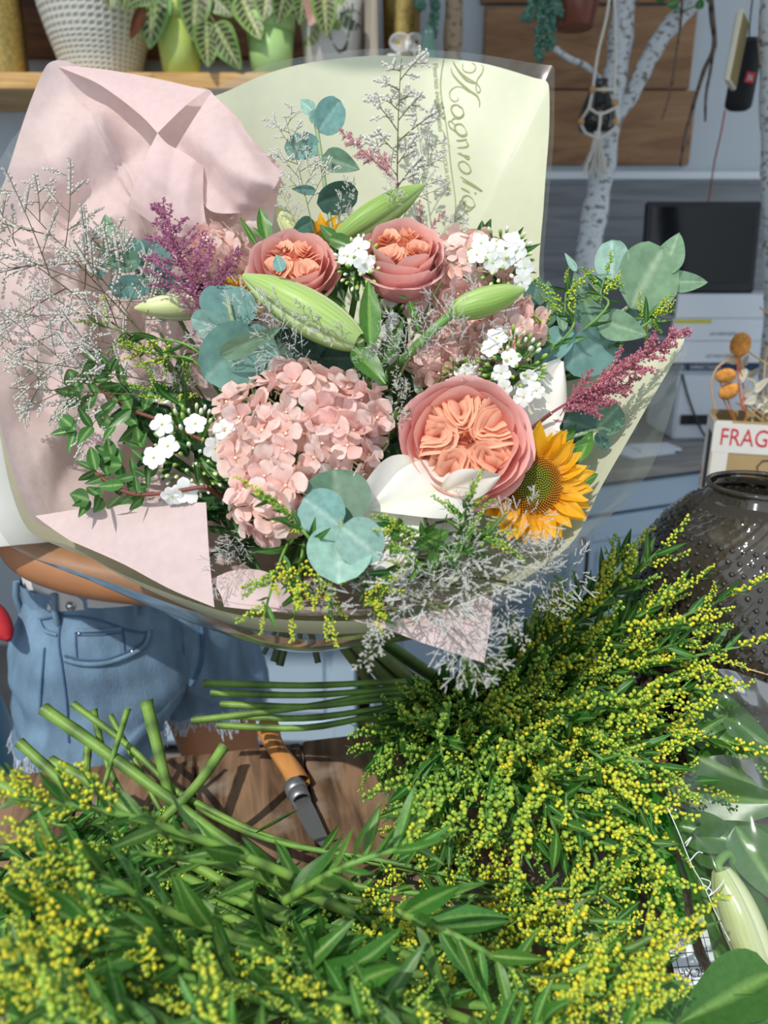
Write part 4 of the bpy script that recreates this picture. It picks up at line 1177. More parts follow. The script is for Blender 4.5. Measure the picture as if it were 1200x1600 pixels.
# ------------------------------------------------------------------ wrapping: clear film, green paper, pink tissue
CEN = at(520, 560, .72)
AX = (CEN - T).normalized()
def crease(p, f, seed):
    q = Vector(p) + Vector((nz(p, f * .6, 1.3 + seed), nz(p, f * .6, 5.1), nz(p, f * .6, 8.7))) * (.30 / f)
    o = 0.0
    for k, (d, g, a) in enumerate(FOLDS):
        w = q.dot(d) * g * f + seed * (k + 1) * .37
        o += a / g * (abs((w % 1.0) * 2 - 1) * 2 - 1) * (.35 + .65 * sstep(-.25, .25, nz(p, f * .45, seed + 3.3 * k)))
    return o
FOLDS = [(Vector((.8, .1, .6)), .75, .34), (Vector((-.5, .3, .8)), 1.05, .34), (Vector((.2, -.6, .77)), 1.5, .30), (Vector((.95, .2, -.25)), 1.9, .26), (Vector((-.3, .5, -.8)), 2.9, .22), (Vector((.6, -.5, .6)), 4.2, .16)]
def sheet(rim, nu, nv, closed, ring, bulge, amp, f, seed, v0=.0, rimamp=.35, vmax=1.0, inset=.25):
    R_ = catmull([at(*p) for p in rim], nu, closed)
    m = len(R_)
    grid = []; calm = []
    for i, p in enumerate(R_):
        out = (p - T) - AX * (p - T).dot(AX)
        out = out.normalized() if out.length > 1e-5 else RGT
        q = T + out * ring + AX * .045
        front = 1 - sstep(.64, .76, (p - CAM).dot(FWD))      # the near wall hangs slack and smooth below the heads
        bl_ = bulge + .030 * front
        mid = q.lerp(p, .5) + out * bl_ - AX * bl_ * .8
        calm.append(1 - .8 * front)
        row = []
        for j in range(nv + 1):
            v = (v0 + (1 - v0) * j / nv) * vmax
            row.append(q * (1 - v) ** 2 + mid * (2 * v * (1 - v)) + p * v * v)
        grid.append(row)
    out = [[None] * (nv + 1) for _ in range(m)]
    for i in range(m):
        for j in range(nv + 1):
            i0, i1 = ((i - 1) % m, (i + 1) % m) if closed else (max(i - 1, 0), min(i + 1, m - 1))
            a = grid[i1][j] - grid[i0][j]; b = grid[i][min(j + 1, nv)] - grid[i][max(j - 1, 0)]
            n_ = a.cross(b); n_ = n_.normalized() if n_.length > 1e-12 else AX
            if n_.dot(CEN + AX * -.05 - grid[i][j]) < 0: n_ = -n_
            v = j / nv
            k = amp * (sstep(0, .3, v)) * (1 - (1 - rimamp) * sstep(.75, 1, v)) * calm[i]
            out[i][j] = grid[i][j] + n_ * ((crease(grid[i][j], f, seed) + inset) * k)
    V = [out[i][j] for j in range(nv + 1) for i in range(m)]
    Fc = []
    for j in range(nv):
        for i in range(m if closed else m - 1):
            a = j * m + i; b = j * m + (i + 1) % m
            Fc.append((a, b, b + m, a + m))
    return MB().add(V, Fc, (1, 1, 1))

green_rim = [(330, 152, .875), (420, 114, .90), (510, 94, .915), (610, 88, .92), (740, 97, .905), (835, 121, .875), (853, 126, .87), (858, 145, .868), (858, 220, .855), (851, 320, .835), (843, 430, .81), (862, 530, .79), (930, 572, .76), (1010, 556, .735), (1055, 530, .72), (1067, 524, .715), (1064, 545, .71),
             (1000, 655, .69), (940, 760, .665), (900, 840, .64), (845, 888, .62), (770, 932, .602), (690, 958, .59), (560, 970, .585), (420, 966, .59), (330, 950, .60), (200, 902, .63), (110, 855, .66), (48, 832, .69), (16, 765, .71), (-5, 670, .735), (-30, 560, .765), (-35, 430, .81), (0, 300, .85), (60, 190, .87), (150, 165, .88), (240, 168, .88)]
cello_rim = [(325, 142, .90), (420, 100, .925), (515, 82, .94), (610, 76, .945), (745, 85, .93), (845, 100, .90), (864, 104, .895), (867, 125, .892), (866, 220, .88), (858, 320, .86), (851, 430, .835), (870, 535, .81), (940, 585, .785), (1020, 575, .76), (1065, 548, .745), (1076, 543, .74), (1072, 560, .735),
             (1050, 640, .715), (1012, 740, .69), (945, 815, .662), (880, 880, .64), (790, 945, .622), (690, 975, .606), (580, 990, .598), (480, 1000, .60), (390, 985, .606), (300, 955, .62), (200, 920, .642), (110, 890, .67), (20, 858, .70), (-20, 780, .73), (-30, 670, .76), (-50, 560, .79), (-55, 430, .835), (-20, 300, .875), (40, 195, .895), (150, 172, .905), (240, 174, .905)]
pink_rim = [(446, 262, .80), (418, 236, .815), (385, 195, .83), (350, 158, .84), (322, 141, .845), (240, 134, .85), (160, 118, .85), (110, 101, .845), (84, 101, .84), (66, 118, .835), (40, 180, .825), (15, 260, .81), (-5, 340, .80), (-30, 450, .775), (-30, 560, .745), (-5, 660, .715), (18, 740, .695), (50, 812, .672), (120, 840, .645), (215, 885, .615), (335, 935, .588), (430, 950, .578), (560, 955, .573), (690, 944, .580), (765, 922, .592)]
gm = sheet(green_rim, 220, 40, True, .024, .020, .009, 5.0, 2.0, rimamp=.3)
gp = thing('green_wrapping_paper', 'pale yellow green paper sheet forming the outer wrap of the bouquet', 'wrapping paper', T)
part('sheet', (gm, M['kraft_green']), gp)
cm_ = sheet(cello_rim, 150, 26, True, .028, .030, .006, 6, 5.0, rimamp=.5)
ce = thing('cellophane_wrap', 'clear cellophane sheet wrapped around the outside of the bouquet paper', 'cellophane', T)
part('sheet', (cm_, M['cello']), ce)
pm = sheet(pink_rim, 260, 84, False, .020, .004, .058, 10.0, 11.0, rimamp=.18, inset=.45)
pt = thing('pink_tissue_paper', 'crumpled pale pink tissue paper lining the bouquet', 'wrapping paper', T)
part('sheet', (pm, M['tissue']), pt)
def patch(pts, n=14, amp=.003, f=14, seed=1.0):
    """four corner curves -> bilinear sheet; pts = rows of pixel+depth points"""
    rows = [catmull([at(*p) for p in r], n) for r in pts]
    cols = [catmull([rows[k][i] for k in range(len(rows))], n) for i in range(n + 1)]
    mb = MB()
    def fn(u, v):
        p = cols[int(round(u * n))][int(round(v * n))]
        return p + (CAM - p).normalized() * (crease(p, f, seed) * amp)
    return mb.grid(fn, n, n, (1, 1, 1))
# folded corners of the tissue
part('folded_corner', (patch([[(82, 101, .84), (160, 108, .838), (250, 124, .832), (322, 141, .828)], [(110, 112, .828), (170, 128, .822), (236, 152, .815), (290, 165, .812)], [(150, 128, .82), (190, 156, .812), (225, 185, .806), (246, 208, .80)]], amp=.002), M['tissue']), pt, label='pale folded corner of the tissue')
part('folded_corner', (patch([[(55, 806, .668), (150, 792, .65), (240, 786, .634), (322, 785, .615)], [(80, 825, .655), (160, 835, .636), (250, 850, .612), (327, 868, .595)], [(110, 845, .645), (190, 880, .622), (265, 920, .602), (335, 949, .585)]], amp=.002), M['tissue']), pt, label='large flat folded corner of the tissue')
part('folded_corner', (patch([[(772, 926, .592), (700, 950, .582), (630, 966, .578), (545, 968, .576)], [(766, 975, .576), (710, 984, .570), (650, 982, .568), (600, 982, .570)], [(757, 1036, .566), (720, 1024, .562), (690, 1014, .562), (655, 1003, .565)]], amp=.002, seed=4), M['tissue']), pt, label='white triangular corner of the tissue hanging over the rim')
part('folded_corner', (patch([[(330, 905, .60), (370, 890, .60), (420, 895, .598), (455, 930, .59)], [(345, 930, .59), (380, 920, .588), (420, 925, .585), (440, 945, .58)], [(350, 948, .584), (385, 952, .58), (420, 955, .578), (450, 957, .576)]], amp=.006, seed=6), M['tissue']), pt)
# upright tissue folds in the upper left
part('tissue_fold', (patch([[(330, 145, .825), (360, 175, .81), (400, 225, .80), (440, 272, .795)], [(300, 190, .80), (330, 215, .785), (370, 260, .775), (425, 300, .785)], [(270, 240, .81), (300, 280, .80), (330, 330, .80), (400, 330, .80)]], n=26, amp=.020, f=12, seed=2), M['tissue']), pt)
part('tissue_fold', (patch([[(246, 208, .803), (262, 225, .80), (290, 240, .80), (318, 260, .80)], [(220, 262, .795), (250, 280, .79), (285, 300, .79), (318, 320, .795)], [(200, 320, .80), (240, 350, .80), (280, 370, .80), (328, 378, .80)]], n=26, amp=.018, f=13, seed=8), M['tissue']), pt)

# printed lettering on the back of the green paper
gbv = bvh_of(gm)
def stroke(pts, w0, w1, n=24):
    """pixel polyline -> thin raised ribbon lying on the paper"""
    pp = catmull([Vector((x, y, 0)) for x, y in pts], n)
    L_, R_2 = [], []
    for i, p in enumerate(pp):
        t_ = (pp[min(i + 1, n)] - pp[max(i - 1, 0)]); t_ = t_.normalized() if t_.length > 0 else Vector((1, 0, 0))
        nn = Vector((-t_.y, t_.x, 0)); w = w0 + (w1 - w0) * math.sin(PI * i / n)
        a, _ = hit(gbv, p.x + nn.x * w / 2, p.y + nn.y * w / 2, .0009); b, _ = hit(gbv, p.x - nn.x * w / 2, p.y - nn.y * w / 2, .0009)
        if a is None or b is None: continue
        L_.append(a); R_2.append(b)
    k = len(L_)
    if k < 2: return MB()
    return MB().add(L_ + R_2, [(i, i + 1, k + i + 1, k + i) for i in range(k - 1)], (0, 0, 0))
def zc(pts): return [(640 + x / 5.333, 80 + y / 5.333) for x, y in pts]
letters = {
 'M': [([(362, 80), (400, 150), (470, 215), (540, 258), (580, 295), (590, 330), (572, 347), (554, 312), (565, 240), (603, 185), (616, 135), (600, 118)], .8, 1.6), ([(345, 140), (362, 195), (420, 262), (500, 330), (560, 372), (583, 420), (583, 468)], 1, 3.2), ([(365, 100), (420, 180), (480, 245), (545, 270)], 1, 3.4), ([(500, 345), (430, 300), (370, 305), (335, 345), (340, 395), (375, 420), (405, 405), (400, 385)], .7, 1.2), ([(445, 105), (442, 145), (465, 172), (520, 178), (550, 150), (545, 115), (520, 98)], .7, 1.2)],
 'a': [([(440, 475), (400, 450), (360, 455), (348, 490), (375, 540), (420, 555), (450, 530), (440, 480), (405, 462)], 1, 2.8), ([(450, 520), (420, 560), (375, 560), (350, 580)], 1, 2)],
 'g': [([(462, 640), (430, 610), (385, 615), (380, 650), (410, 695), (450, 710), (478, 690), (465, 645)], 1, 2.8), ([(475, 690), (430, 700), (370, 660), (335, 630), (325, 595), (345, 585), (380, 620)], 1, 2)],
 'n': [([(390, 745), (430, 745), (480, 735)], 1, 2.6), ([(470, 750), (490, 780), (470, 800), (400, 805)], 1, 2.4), ([(400, 850), (450, 870), (495, 880), (485, 900), (420, 845)], 1, 2.4)],
 'o': [([(490, 945), (455, 920), (415, 930), (415, 970), (450, 1010), (490, 1020), (512, 995), (495, 950), (470, 935)], 1, 2.6)],
 'l': [([(425, 1045), (470, 1075), (540, 1120), (600, 1165), (575, 1150), (500, 1110), (440, 1080)], 1, 3.0)],
 'i': [([(430, 1140), (470, 1160), (505, 1180)], 1, 2.6), ([(545, 1178), (556, 1190)], 2, 3)],
 'a2': [([(530, 1235), (490, 1205), (450, 1215), (445, 1250), (480, 1290), (520, 1305), (545, 1285), (532, 1240)], 1, 2.8), ([(535, 1300), (500, 1330), (470, 1340), (490, 1365)], 1, 2.2)],
 'line': [([(290, 50), (270, 150), (258, 270), (265, 380), (290, 520), (320, 720), (345, 950), (365, 1100), (385, 1260), (380, 1430)], 1.4, 1.8), ([(460, 1355), (420, 1385), (385, 1420)], 1, 1.8)]}
for key, sts in letters.items():
    mb = MB()
    for pts, w0, w1 in sts:
        q = stroke(zc(pts), w0, w1, 40)
        if q.v: mb.add(q.v, q.f, (0, 0, 0))
    if mb.v: part('lettering', (mb, M['ink'], False), gp)
def text_on_paper(txt, x0, y0, x1, y1, hpx):
    V, Fc, asp = text_geo(txt)
    d = Vector((x1 - x0, y1 - y0, 0)); n_ = Vector((d.y, -d.x, 0)).normalized()
    out = []
    for (u, v) in V:
        h_, _ = hit(gbv, x0 + d.x * u + n_.x * v * hpx, y0 + d.y * u + n_.y * v * hpx, .0009)
        if h_ is None: return
        out.append(h_)
    part('lettering', (MB().add(out, Fc, (0, 0, 0)), M['ink'], False), gp)
text_on_paper('Fleuriste \u00e9v\u00e8nementiel', 676, 100, 685, 205, 8)
text_on_paper('MAGNOLIA FLEURS', 689, 222, 700, 305, 6)
# ------------------------------------------------------------------ bouquet flowers
def D(x, y): return .555 + (950 - y) / 800 * .22 + .05 * ((x - 530) / 450) ** 2
def bq(x, y, dd=0.0): return at(x, y, D(x, y) + dd)
STEM_END = [(585, 1075, .98), (640, 1095, .97), (700, 1112, .97), (665, 1100, 1.0), (720, 1120, 1.0), (690, 1070, 1.02), (735, 1090, 1.02), (620, 1085, 1.03)]
_se = [0]
def stem(root, head, back, r=.004, col='#5f8a45', cont=False, name='stem'):
    """stem from the flower head back to the grip, continuing below it for the thick ones"""
    head = Vector(head)
    a_ = rnd.uniform(0, 2 * PI); r_ = .012 * math.sqrt(rnd.random())
    j = Vector((r_ * math.cos(a_), r_ * math.sin(a_), rnd.uniform(-.01, .01)))
    pts = [head, head + back * min(.10, (head - T).length * .4), T + AX * .075 + j * 1.3, T + j]
    if cont:
        e = STEM_END[_se[0] % len(STEM_END)]; _se[0] += 1
        pts += [T.lerp(at(*e), .55), at(*e)]
    c0 = lin(col)
    part(name, (MB().tube(catmull(pts, 22), r, 7, lambda t: mix(c0, lin('#8c8a5a'), .5 * sstep(.7, 1, t)), capcol=lin('#c9d6a0')), M['stem']), root)

def bend(pts, r, k=16, n=6, col=lin('#6d9a4c')): return MB().tube(catmull(pts, k), r, n, col)

# ---- roses
def rose_petals(kind):
    out = []
    r2 = random.Random(31 if kind == 'open' else 57)
    pk, pe, lt = lin('#f1a2a5'), lin('#f9bea4'), lin('#f9d6d0')
    if kind == 'cup': pk, lt = lin('#f8babc'), lin('#fbdcd8')
    if kind == 'open': rings = [(5, 1.05, -.02, .62, .10, .30), (5, .98, .16, .64, .06, .22), (6, .90, .26, .56, .02, .14), (6, .80, .30, .55, -.03, .08)]; zb = -.62
    else: rings = [(4, 1.0, .10, .80, .22, .3), (4, .92, .36, .80, .14, .26), (5, .80, .50, .70, .08, .18), (5, .68, .54, .64, .0, .1)]; zb = -1.15
    for ri, (n_, R_, zt, half, roll, curl) in enumerate(rings):
        for k in range(n_):
            th0 = 2 * PI * (k + .5 * ri) / n_ + r2.uniform(-.15, .15); dz = r2.uniform(-.05, .05); sd = r2.uniform(0, 9)
            def fn(u, v, th0=th0, R_=R_, zt=zt + dz, half=half, roll=roll, curl=curl, sd=sd):
                x = 2 * u - 1
                ve = v * (1 - .16 * abs(x) ** 3.5)
                ph = th0 + x * half * (.35 + .65 * math.sin(min(1, ve * 1.25) * PI / 2)) * 1.1
                rho = R_ * (math.sin(ve * PI / 2) ** .75) * (1 + .02 * math.sin(5 * x + sd))
                z = zb + (zt - zb) * ve ** 1.25 + .03 * math.sin(4 * x + sd) * v
                if ve > .8:
                    k2 = (ve - .8) / .2; rho += curl * .35 * k2 * k2; z -= roll * k2 * k2 * .9
                rho -= .02 * (1 - abs(x))
                return (rho * math.cos(ph), rho * math.sin(ph), z)
            def cf(u, v, ri=ri):
                c = mix(pk, pe, .10 + .16 * ri)
                return mix(c, lt, .55 * sstep(.8, 1, v))
            out.append(MB().grid(fn, 10, 10, cf))
    # quartered heart: nested folded petals
    Rin = .74 if kind == 'open' else .58; ztop = .26 if kind == 'open' else .46
    nq = 5 if kind == 'open' else 4
    for q in range(nq):
        th = 2 * PI * q / nq + .3
        er = Vector((math.cos(th), math.sin(th), 0)); et = Vector((-math.sin(th), math.cos(th), 0))
        for k in range(6):
            w = (.035 + .062 * k) * Rin / .74; bot = .10 + .50 * (1 - k / 6) * .55; sd = r2.uniform(0, 9); dz = r2.uniform(-.04, .06)
            def fn(u, v, w=w, bot=bot, sd=sd, dz=dz, er=er, et=et, k=k):
                s_ = 2 * u - 1
                rad = bot + (Rin * .93 - bot) * abs(s_) ** 1.7
                tan = w * (1 if s_ > 0 else -1) * abs(s_) ** .55 + .03 * math.sin(6 * s_ + sd)
                p = er * rad + et * tan
                rr = p.length
                zt = ztop + dz - .02 * k - .25 * max(0, rr - .35) ** 2 + .035 * math.sin(8 * s_ + sd) - .05 * abs(s_) ** 4
                nn_ = (et * ((1 if s_ > 0 else -1) * min(1, abs(s_) * 1.6)) - er * (1 - abs(s_)) * .9)
                p = p + nn_ * (.15 * (v ** 1.6) - .06) + Vector((math.sin(sd + 5 * s_), math.cos(sd + 4 * s_), 0)) * .025 * v
                return (p.x, p.y, zt - .26 * (1 - v) ** 1.3)
            def cf(u, v, k=k): return mix(lin('#f3a186'), lin('#fed2b4'), .15 + .85 * sstep(.1, .95, v) * (.7 + .05 * k))
            out.append(MB().grid(fn, 12, 4, cf))
    out.append(MB().lathe([(.001, ztop - .16), (Rin * .5, ztop - .2), (Rin * .9, ztop - .3)], 20, lin('#f0a088'), cap=False))  # added peach disc under the heart keeps its gaps from going dark
    for k in range(9):
        th = k * 2.4; r0 = .03 + .012 * k; sd = r2.uniform(0, 9)
        def fn(u, v, th=th, r0=r0, sd=sd):
            ph = th + (u - .5) * 2.2
            return ((r0 + .02 * v) * math.cos(ph), (r0 + .02 * v) * math.sin(ph), ztop - .02 + .02 * math.sin(5 * u + sd) - .35 * (1 - v))
        out.append(MB().grid(fn, 8, 3, lambda u, v: mix(lin('#e57a62'), lin('#f7ad88'), v)))
    return [mb.mesh('petal', M['petal']) for mb in out]
ROSE = {k: rose_petals(k) for k in ('open', 'cup')}
def rose(label, px, py, rpx, kind, tilt_up, tilt_side, dd=0.0, spin=0.0, scale_z=1.0):
    c = bq(px, py, dd); R_ = rpx / F * D(px, py)
    t = thing('rose', label, 'rose', c)
    n_ = (CAM - c).normalized()
    n_ = Quaternion(RGT, math.radians(-tilt_up)) @ n_; n_ = Quaternion(UPV, math.radians(tilt_side)) @ n_
    Mx = Matrix.Translation(c) @ n_.to_track_quat('Z', 'Y').to_matrix().to_4x4() @ Matrix.Rotation(spin, 4, 'Z') @ Matrix.Diagonal((R_, R_, R_ * scale_z, 1))
    for me in ROSE[kind]: part('petal', me, t, Mx)
    zb = -.62 if kind == 'open' else -1.15
    hip = c + n_ * R_ * zb * scale_z
    part('calyx', (MB().ball(hip, R_ * .22, 10, 8, lin('#4c7a3a'), n_, 1.2), M['stem']), t)
    for k in range(5):
        q = k * 1.2566; d = (n_.orthogonal() * math.cos(q) + n_.cross(n_.orthogonal()) * math.sin(q))
        part('sepal', pick(LL), t, frame(hip, hip + d * R_ * .55 + n_ * R_ * .15, 0, n=n_))
    stem(t, hip, -n_, .0045, cont=True)
    return t
rose('large open coral rose with ruffled peach heart beside the sunflower', 727, 690, 95, 'open', 12, 2, -.01, .2)
rose('upright coral rose with lilac tinged outer petals beside the green lily bud', 627, 402, 66, 'cup', 54, 3, -.02, .7)
rose('coral rose with a frilled heart beside the eucalyptus and large lily bud', 458, 420, 68, 'cup', 46, -6, -.015, 2.0, .85)

# ---- lily buds: three ribbed tepals each
def bud_tepal(k, cols):
    g, pale, tipc = [lin(c) for c in cols]
    def fn(u, v):
        x = 2 * u - 1; th = 2 * PI * k / 3 + x * PI / 3
        t = v
        r = .155 * (math.sin(PI * min(1, t * .93 + .05) ** .82) ** .62) * (1 - .25 * max(0, t - .8) / .2)
        r *= 1 + .10 * math.cos(x * PI / 2 * 1.0) - .14 * abs(x) ** 6 + .025 * math.exp(-(x / .16) ** 2)
        return (r * math.sin(th), t, r * math.cos(th) - .10 * (t - .5) ** 2)
    def cf(u, v):
        x = abs(2 * u - 1)
        c = mix(g, pale, .55 * sstep(.25, .95, x) + .22 * math.sin(x * 30 + 1.5 * math.sin(v * 9)))
        return mix(c, tipc, .5 * sstep(.75, 1, v) + .25 * sstep(.3, 0, v))
    return MB().grid(fn, 18, 24, cf).mesh('tepal', M['bud'])
BUDG = [bud_tepal(k, ('#a9c670', '#dbe7b6', '#b4cf88')) for k in range(3)]
BUDL = [bud_tepal(k, ('#8fb357', '#c0d890', '#b9cf86')) for k in range(3)]
BUDW = [bud_tepal(k, ('#d4dc9c', '#eef0d2', '#b9cc74')) for k in range(3)]
def lily_bud(label, a, b, tep, fat=1.0, roll=0, stem_to=None):
    A_, B_ = bq(*a), bq(*b)
    t = thing('lily_bud', label, 'lily bud', A_)
    Mx = frame(A_, B_, roll) @ Matrix.Diagonal((fat, 1, fat, 1))
    for me in tep: part('tepal', me, t, Mx)
    if stem_to:
        pts = [A_ + (B_ - A_) * .03] + [bq(*p) for p in stem_to]
        part('pedicel', (bend(pts, .0045), M['stem']), t)
        stem(t, pts[-1], (T - pts[-1]).normalized(), .004)
    else: stem(t, A_, ((A_ - B_).normalized() * .35 + (T - A_).normalized()).normalized(), .0045)
    return t
lily_bud('large pale green lily bud lying between the eucalyptus and the hydrangea', (560, 532, -.03), (379, 428, -.05), BUDG, 1.0, 20)
lily_bud('leafy green lily bud slanting up behind the upright rose', (523, 378, .02), (662, 287, -.01), BUDL, .9, -30)
lily_bud('green lily bud on a thick green stem beside the white phlox', (706, 488, -.03), (821, 452, -.05), BUDL, 1.15, 10, [(672, 520, -.02), (630, 562, .01), (610, 580, .05)])
lily_bud('creamy white lily bud half behind the purple astilbe', (330, 478, .03), (210, 482, .0), BUDW, 1.1, 0)
lily_bud('greenish white lily bud hidden behind the statice near the pink tissue', (470, 385, .09), (432, 318, .07), BUDW, 1.2, 0)

# ---- open white lily under the big rose
def tepal_white(w, curl, fold, tw):
    def cf(x, v):
        return mix(mix(lin('#f1efe8'), lin('#e6e8cf'), sstep(.22, .05, abs(x)) * .7), lin('#dfe5c0'), sstep(.3, 0, v) * .6)
    def fn(u, v):
        x = 2 * u - 1; wd = w * (math.sin(PI * min(1, v * .95 + .03) ** .8)) ** .75 / 2
        z = curl * v ** 2.2 + fold * (1 - abs(x)) * -.10 + .03 * math.sin(7 * v + 4 * x) * abs(x)
        return (x * wd + tw * v * v, v, z - abs(x) ** 2 * fold * .06)
    return MB().grid(fn, 12, 18, lambda u, v: cf(2 * u - 1, v)).mesh('tepal', M['wpetal'])
WL = [tepal_white(.42, -.30, 1, .05), tepal_white(.5, -.15, 1, -.05), tepal_white(.40, .25, 1.2, 0)]
lc = bq(725, 720, .035)
lil = thing('white_lily', 'open white lily with broad curling petals beneath the large coral rose', 'lily', lc)
for (bx, by, bd, tx, ty, td, i, roll, wsc) in ((668, 728, .0, 558, 822, -.01, 1, -20, 1.25), (745, 745, .0, 608, 768, -.03, 0, 30, 1.5), (690, 775, .0, 782, 736, -.04, 2, 20, 1.3), (795, 700, .02, 900, 566, -.03, 1, 15, 1.15), (800, 630, .03, 862, 700, -.01, 0, 0, 1.6), (615, 765, .02, 598, 905, .0, 1, 20, 1.1), (700, 760, .03, 690, 850, .03, 1, 0, 1.2)):
    part('tepal', WL[i], lil, frame(bq(bx, by, bd), bq(tx, ty, td), roll) @ Matrix.Diagonal((wsc, 1, 1, 1)))
for (x0, y0, x1, y1) in ((632, 760, 634, 855), (640, 765, 662, 850), (650, 770, 668, 835), (628, 765, 625, 850)):
    part('filament', (bend([bq(x0, y0, .03), bq((x0 + x1) / 2 - 3, (y0 + y1) / 2, .03), bq(x1, y1, .03)], .0022, 10, 6, lin('#b9cf92')), M['stem']), lil)
stem(lil, lc, (T - lc).normalized(), .005, cont=True)

# ---- sunflowers
def ray_petal(i):
    y1, y2 = lin('#f0b414'), lin('#d98a06')
    return leaf_geo(.44, 'lance', curl=(.16, -.10, .30)[i], fold=.22, nx=8, ny=10, wav=.03, seed=i * 3, colf=lambda x, v: mix(mix(y2, y1, sstep(0, .5, v)), lin('#ffd23c'), .35 * sstep(.6, 1, v) * (1 - abs(x)) + .10 * math.sin(x * 14))).mesh('petal', M['petal'])
RAY = [ray_petal(i) for i in range(3)]
def sunflower(label, px, py, rpx, disc, tilt_up, tilt_side, dd=0.0, n1=23):
    c = bq(px, py, dd); s = D(px, py) / F; R_ = rpx * s; Rd = disc * s
    t = thing('sunflower', label, 'sunflower', c)
    n_ = (CAM - c).normalized(); n_ = Quaternion(RGT, math.radians(-tilt_up)) @ n_; n_ = Quaternion(UPV, math.radians(tilt_side)) @ n_
    Q = n_.to_track_quat('Z', 'Y').to_matrix().to_4x4()
    Mx = Matrix.Translation(c) @ Q
    core = MB()
    core.lathe([(.001, Rd * .22), (Rd * .5, Rd * .2), (Rd * .85, Rd * .1), (Rd, -Rd * .12), (Rd * .8, -Rd * .3)], 24, lin('#4a3a10'), cap=False)
    part('receptacle', (core, M['matte']), t, Mx)
    db = MB()
    for k in range(520):
        f_ = math.sqrt((k + .5) / 520); q = k * 2.39996
        z = Rd * (.24 - .24 * f_ ** 3); rr = Rd * f_ * 1.02
        col = mix(lin('#7d8420'), lin('#a86a10'), sstep(.5, .75, f_)); col = mix(col, lin('#d99a18'), sstep(.85, 1, f_) * rnd.random())
        db.ball((rr * math.cos(q), rr * math.sin(q), z + Rd * .03), Rd * .045, 4, 3, col, (math.cos(q) * f_ * .5, math.sin(q) * f_ * .5, 1), 1.9 if f_ > .6 else 1.2)
    part('disc_florets', (db, M['matte']), t, Mx, kind='stuff')
    for ring in range(2):
        for k in range(n1):
            q = 2 * PI * (k + .5 * ring) / n1 + rnd.uniform(-.06, .06); ln = R_ * rnd.uniform(.86, 1.04) - Rd * .75; e = rnd.uniform(-.02, .22) - .16 * ring
            a = Mx @ Vector((Rd * .78 * math.cos(q), Rd * .78 * math.sin(q), -Rd * .12 - ring * .002)); b = Mx @ Vector(((Rd * .78 + ln) * math.cos(q + rnd.uniform(-.1, .1)), (Rd * .78 + ln) * math.sin(q), ln * e))
            part('petal', RAY[rnd.randrange(3)], t, frame(a, b, rnd.uniform(-25, 25), n=n_))
    for k in range(10):
        q = 2 * PI * k / 10
        a = Mx @ Vector((Rd * .5 * math.cos(q), Rd * .5 * math.sin(q), -Rd * .35)); b = Mx @ Vector((R_ * .8 * math.cos(q), R_ * .8 * math.sin(q), -Rd * .3))
        part('bract', pick(LL), t, frame(a, b, 0, n=n_))
    stem(t, c - n_ * Rd * .3, -n_, .006, cont=True)
sunflower('large open yellow sunflower with green brown centre beside the coral rose', 832, 756, 98, 46, 4, 14, .01)
sunflower('partly hidden yellow sunflower peeping between the rose and the green lily bud', 505, 372, 44, 15, 30, 0, .06, 12)
sunflower('partly hidden orange yellow sunflower behind the purple astilbe', 376, 468, 42, 14, 10, 0, .035, 12)

# ---- hydrangeas
def hp_mesh(i):
    a, b = (('#f7d9d1', '#f1bcb1'), ('#f5cfc5', '#ecb0a5'), ('#f8e2db', '#f3cac0'))[i]
    return leaf_geo(.92, 'obov', curl=(.18, .05, -.12)[i], fold=.06, nx=7, ny=8, wav=.06, seed=i * 4.0, colf=lambda x, v: mix(lin(b), lin(a), .25 + .75 * sstep(.0, .8, v) - .2 * (abs(x) < .12))).mesh('petal', M['hpetal'])
HP = [hp_mesh(i) for i in range(3)]
def floret(t, c, n_, r, spin, meshes, bead, k=4, cup=.18, name='floret'):
    q0 = n_.orthogonal().normalized(); q1 = n_.cross(q0)
    f = part(name, bead, t, Matrix.Translation(c) @ n_.to_track_quat('Z', 'Y').to_matrix().to_4x4() @ Matrix.Scale(r, 4))
    for j in range(k):
        a = spin + 2 * PI * j / k
        d = q0 * math.cos(a) + q1 * math.sin(a)
        b = c + d * r * rnd.uniform(.9, 1.08) + n_ * r * cup * rnd.uniform(-.3, 2.4)
        part('petal', meshes[rnd.randrange(len(meshes))], f, frame(c, b, rnd.uniform(-12, 12), n=n_))
HB = MB().ball((0, 0, .05), .09, 6, 5, lin('#f2ddc4')).tube([(0, 0, 0), (0, 0, -.9)], .04, 5, lin('#c8cf9a')).mesh('floret', M['satin'])
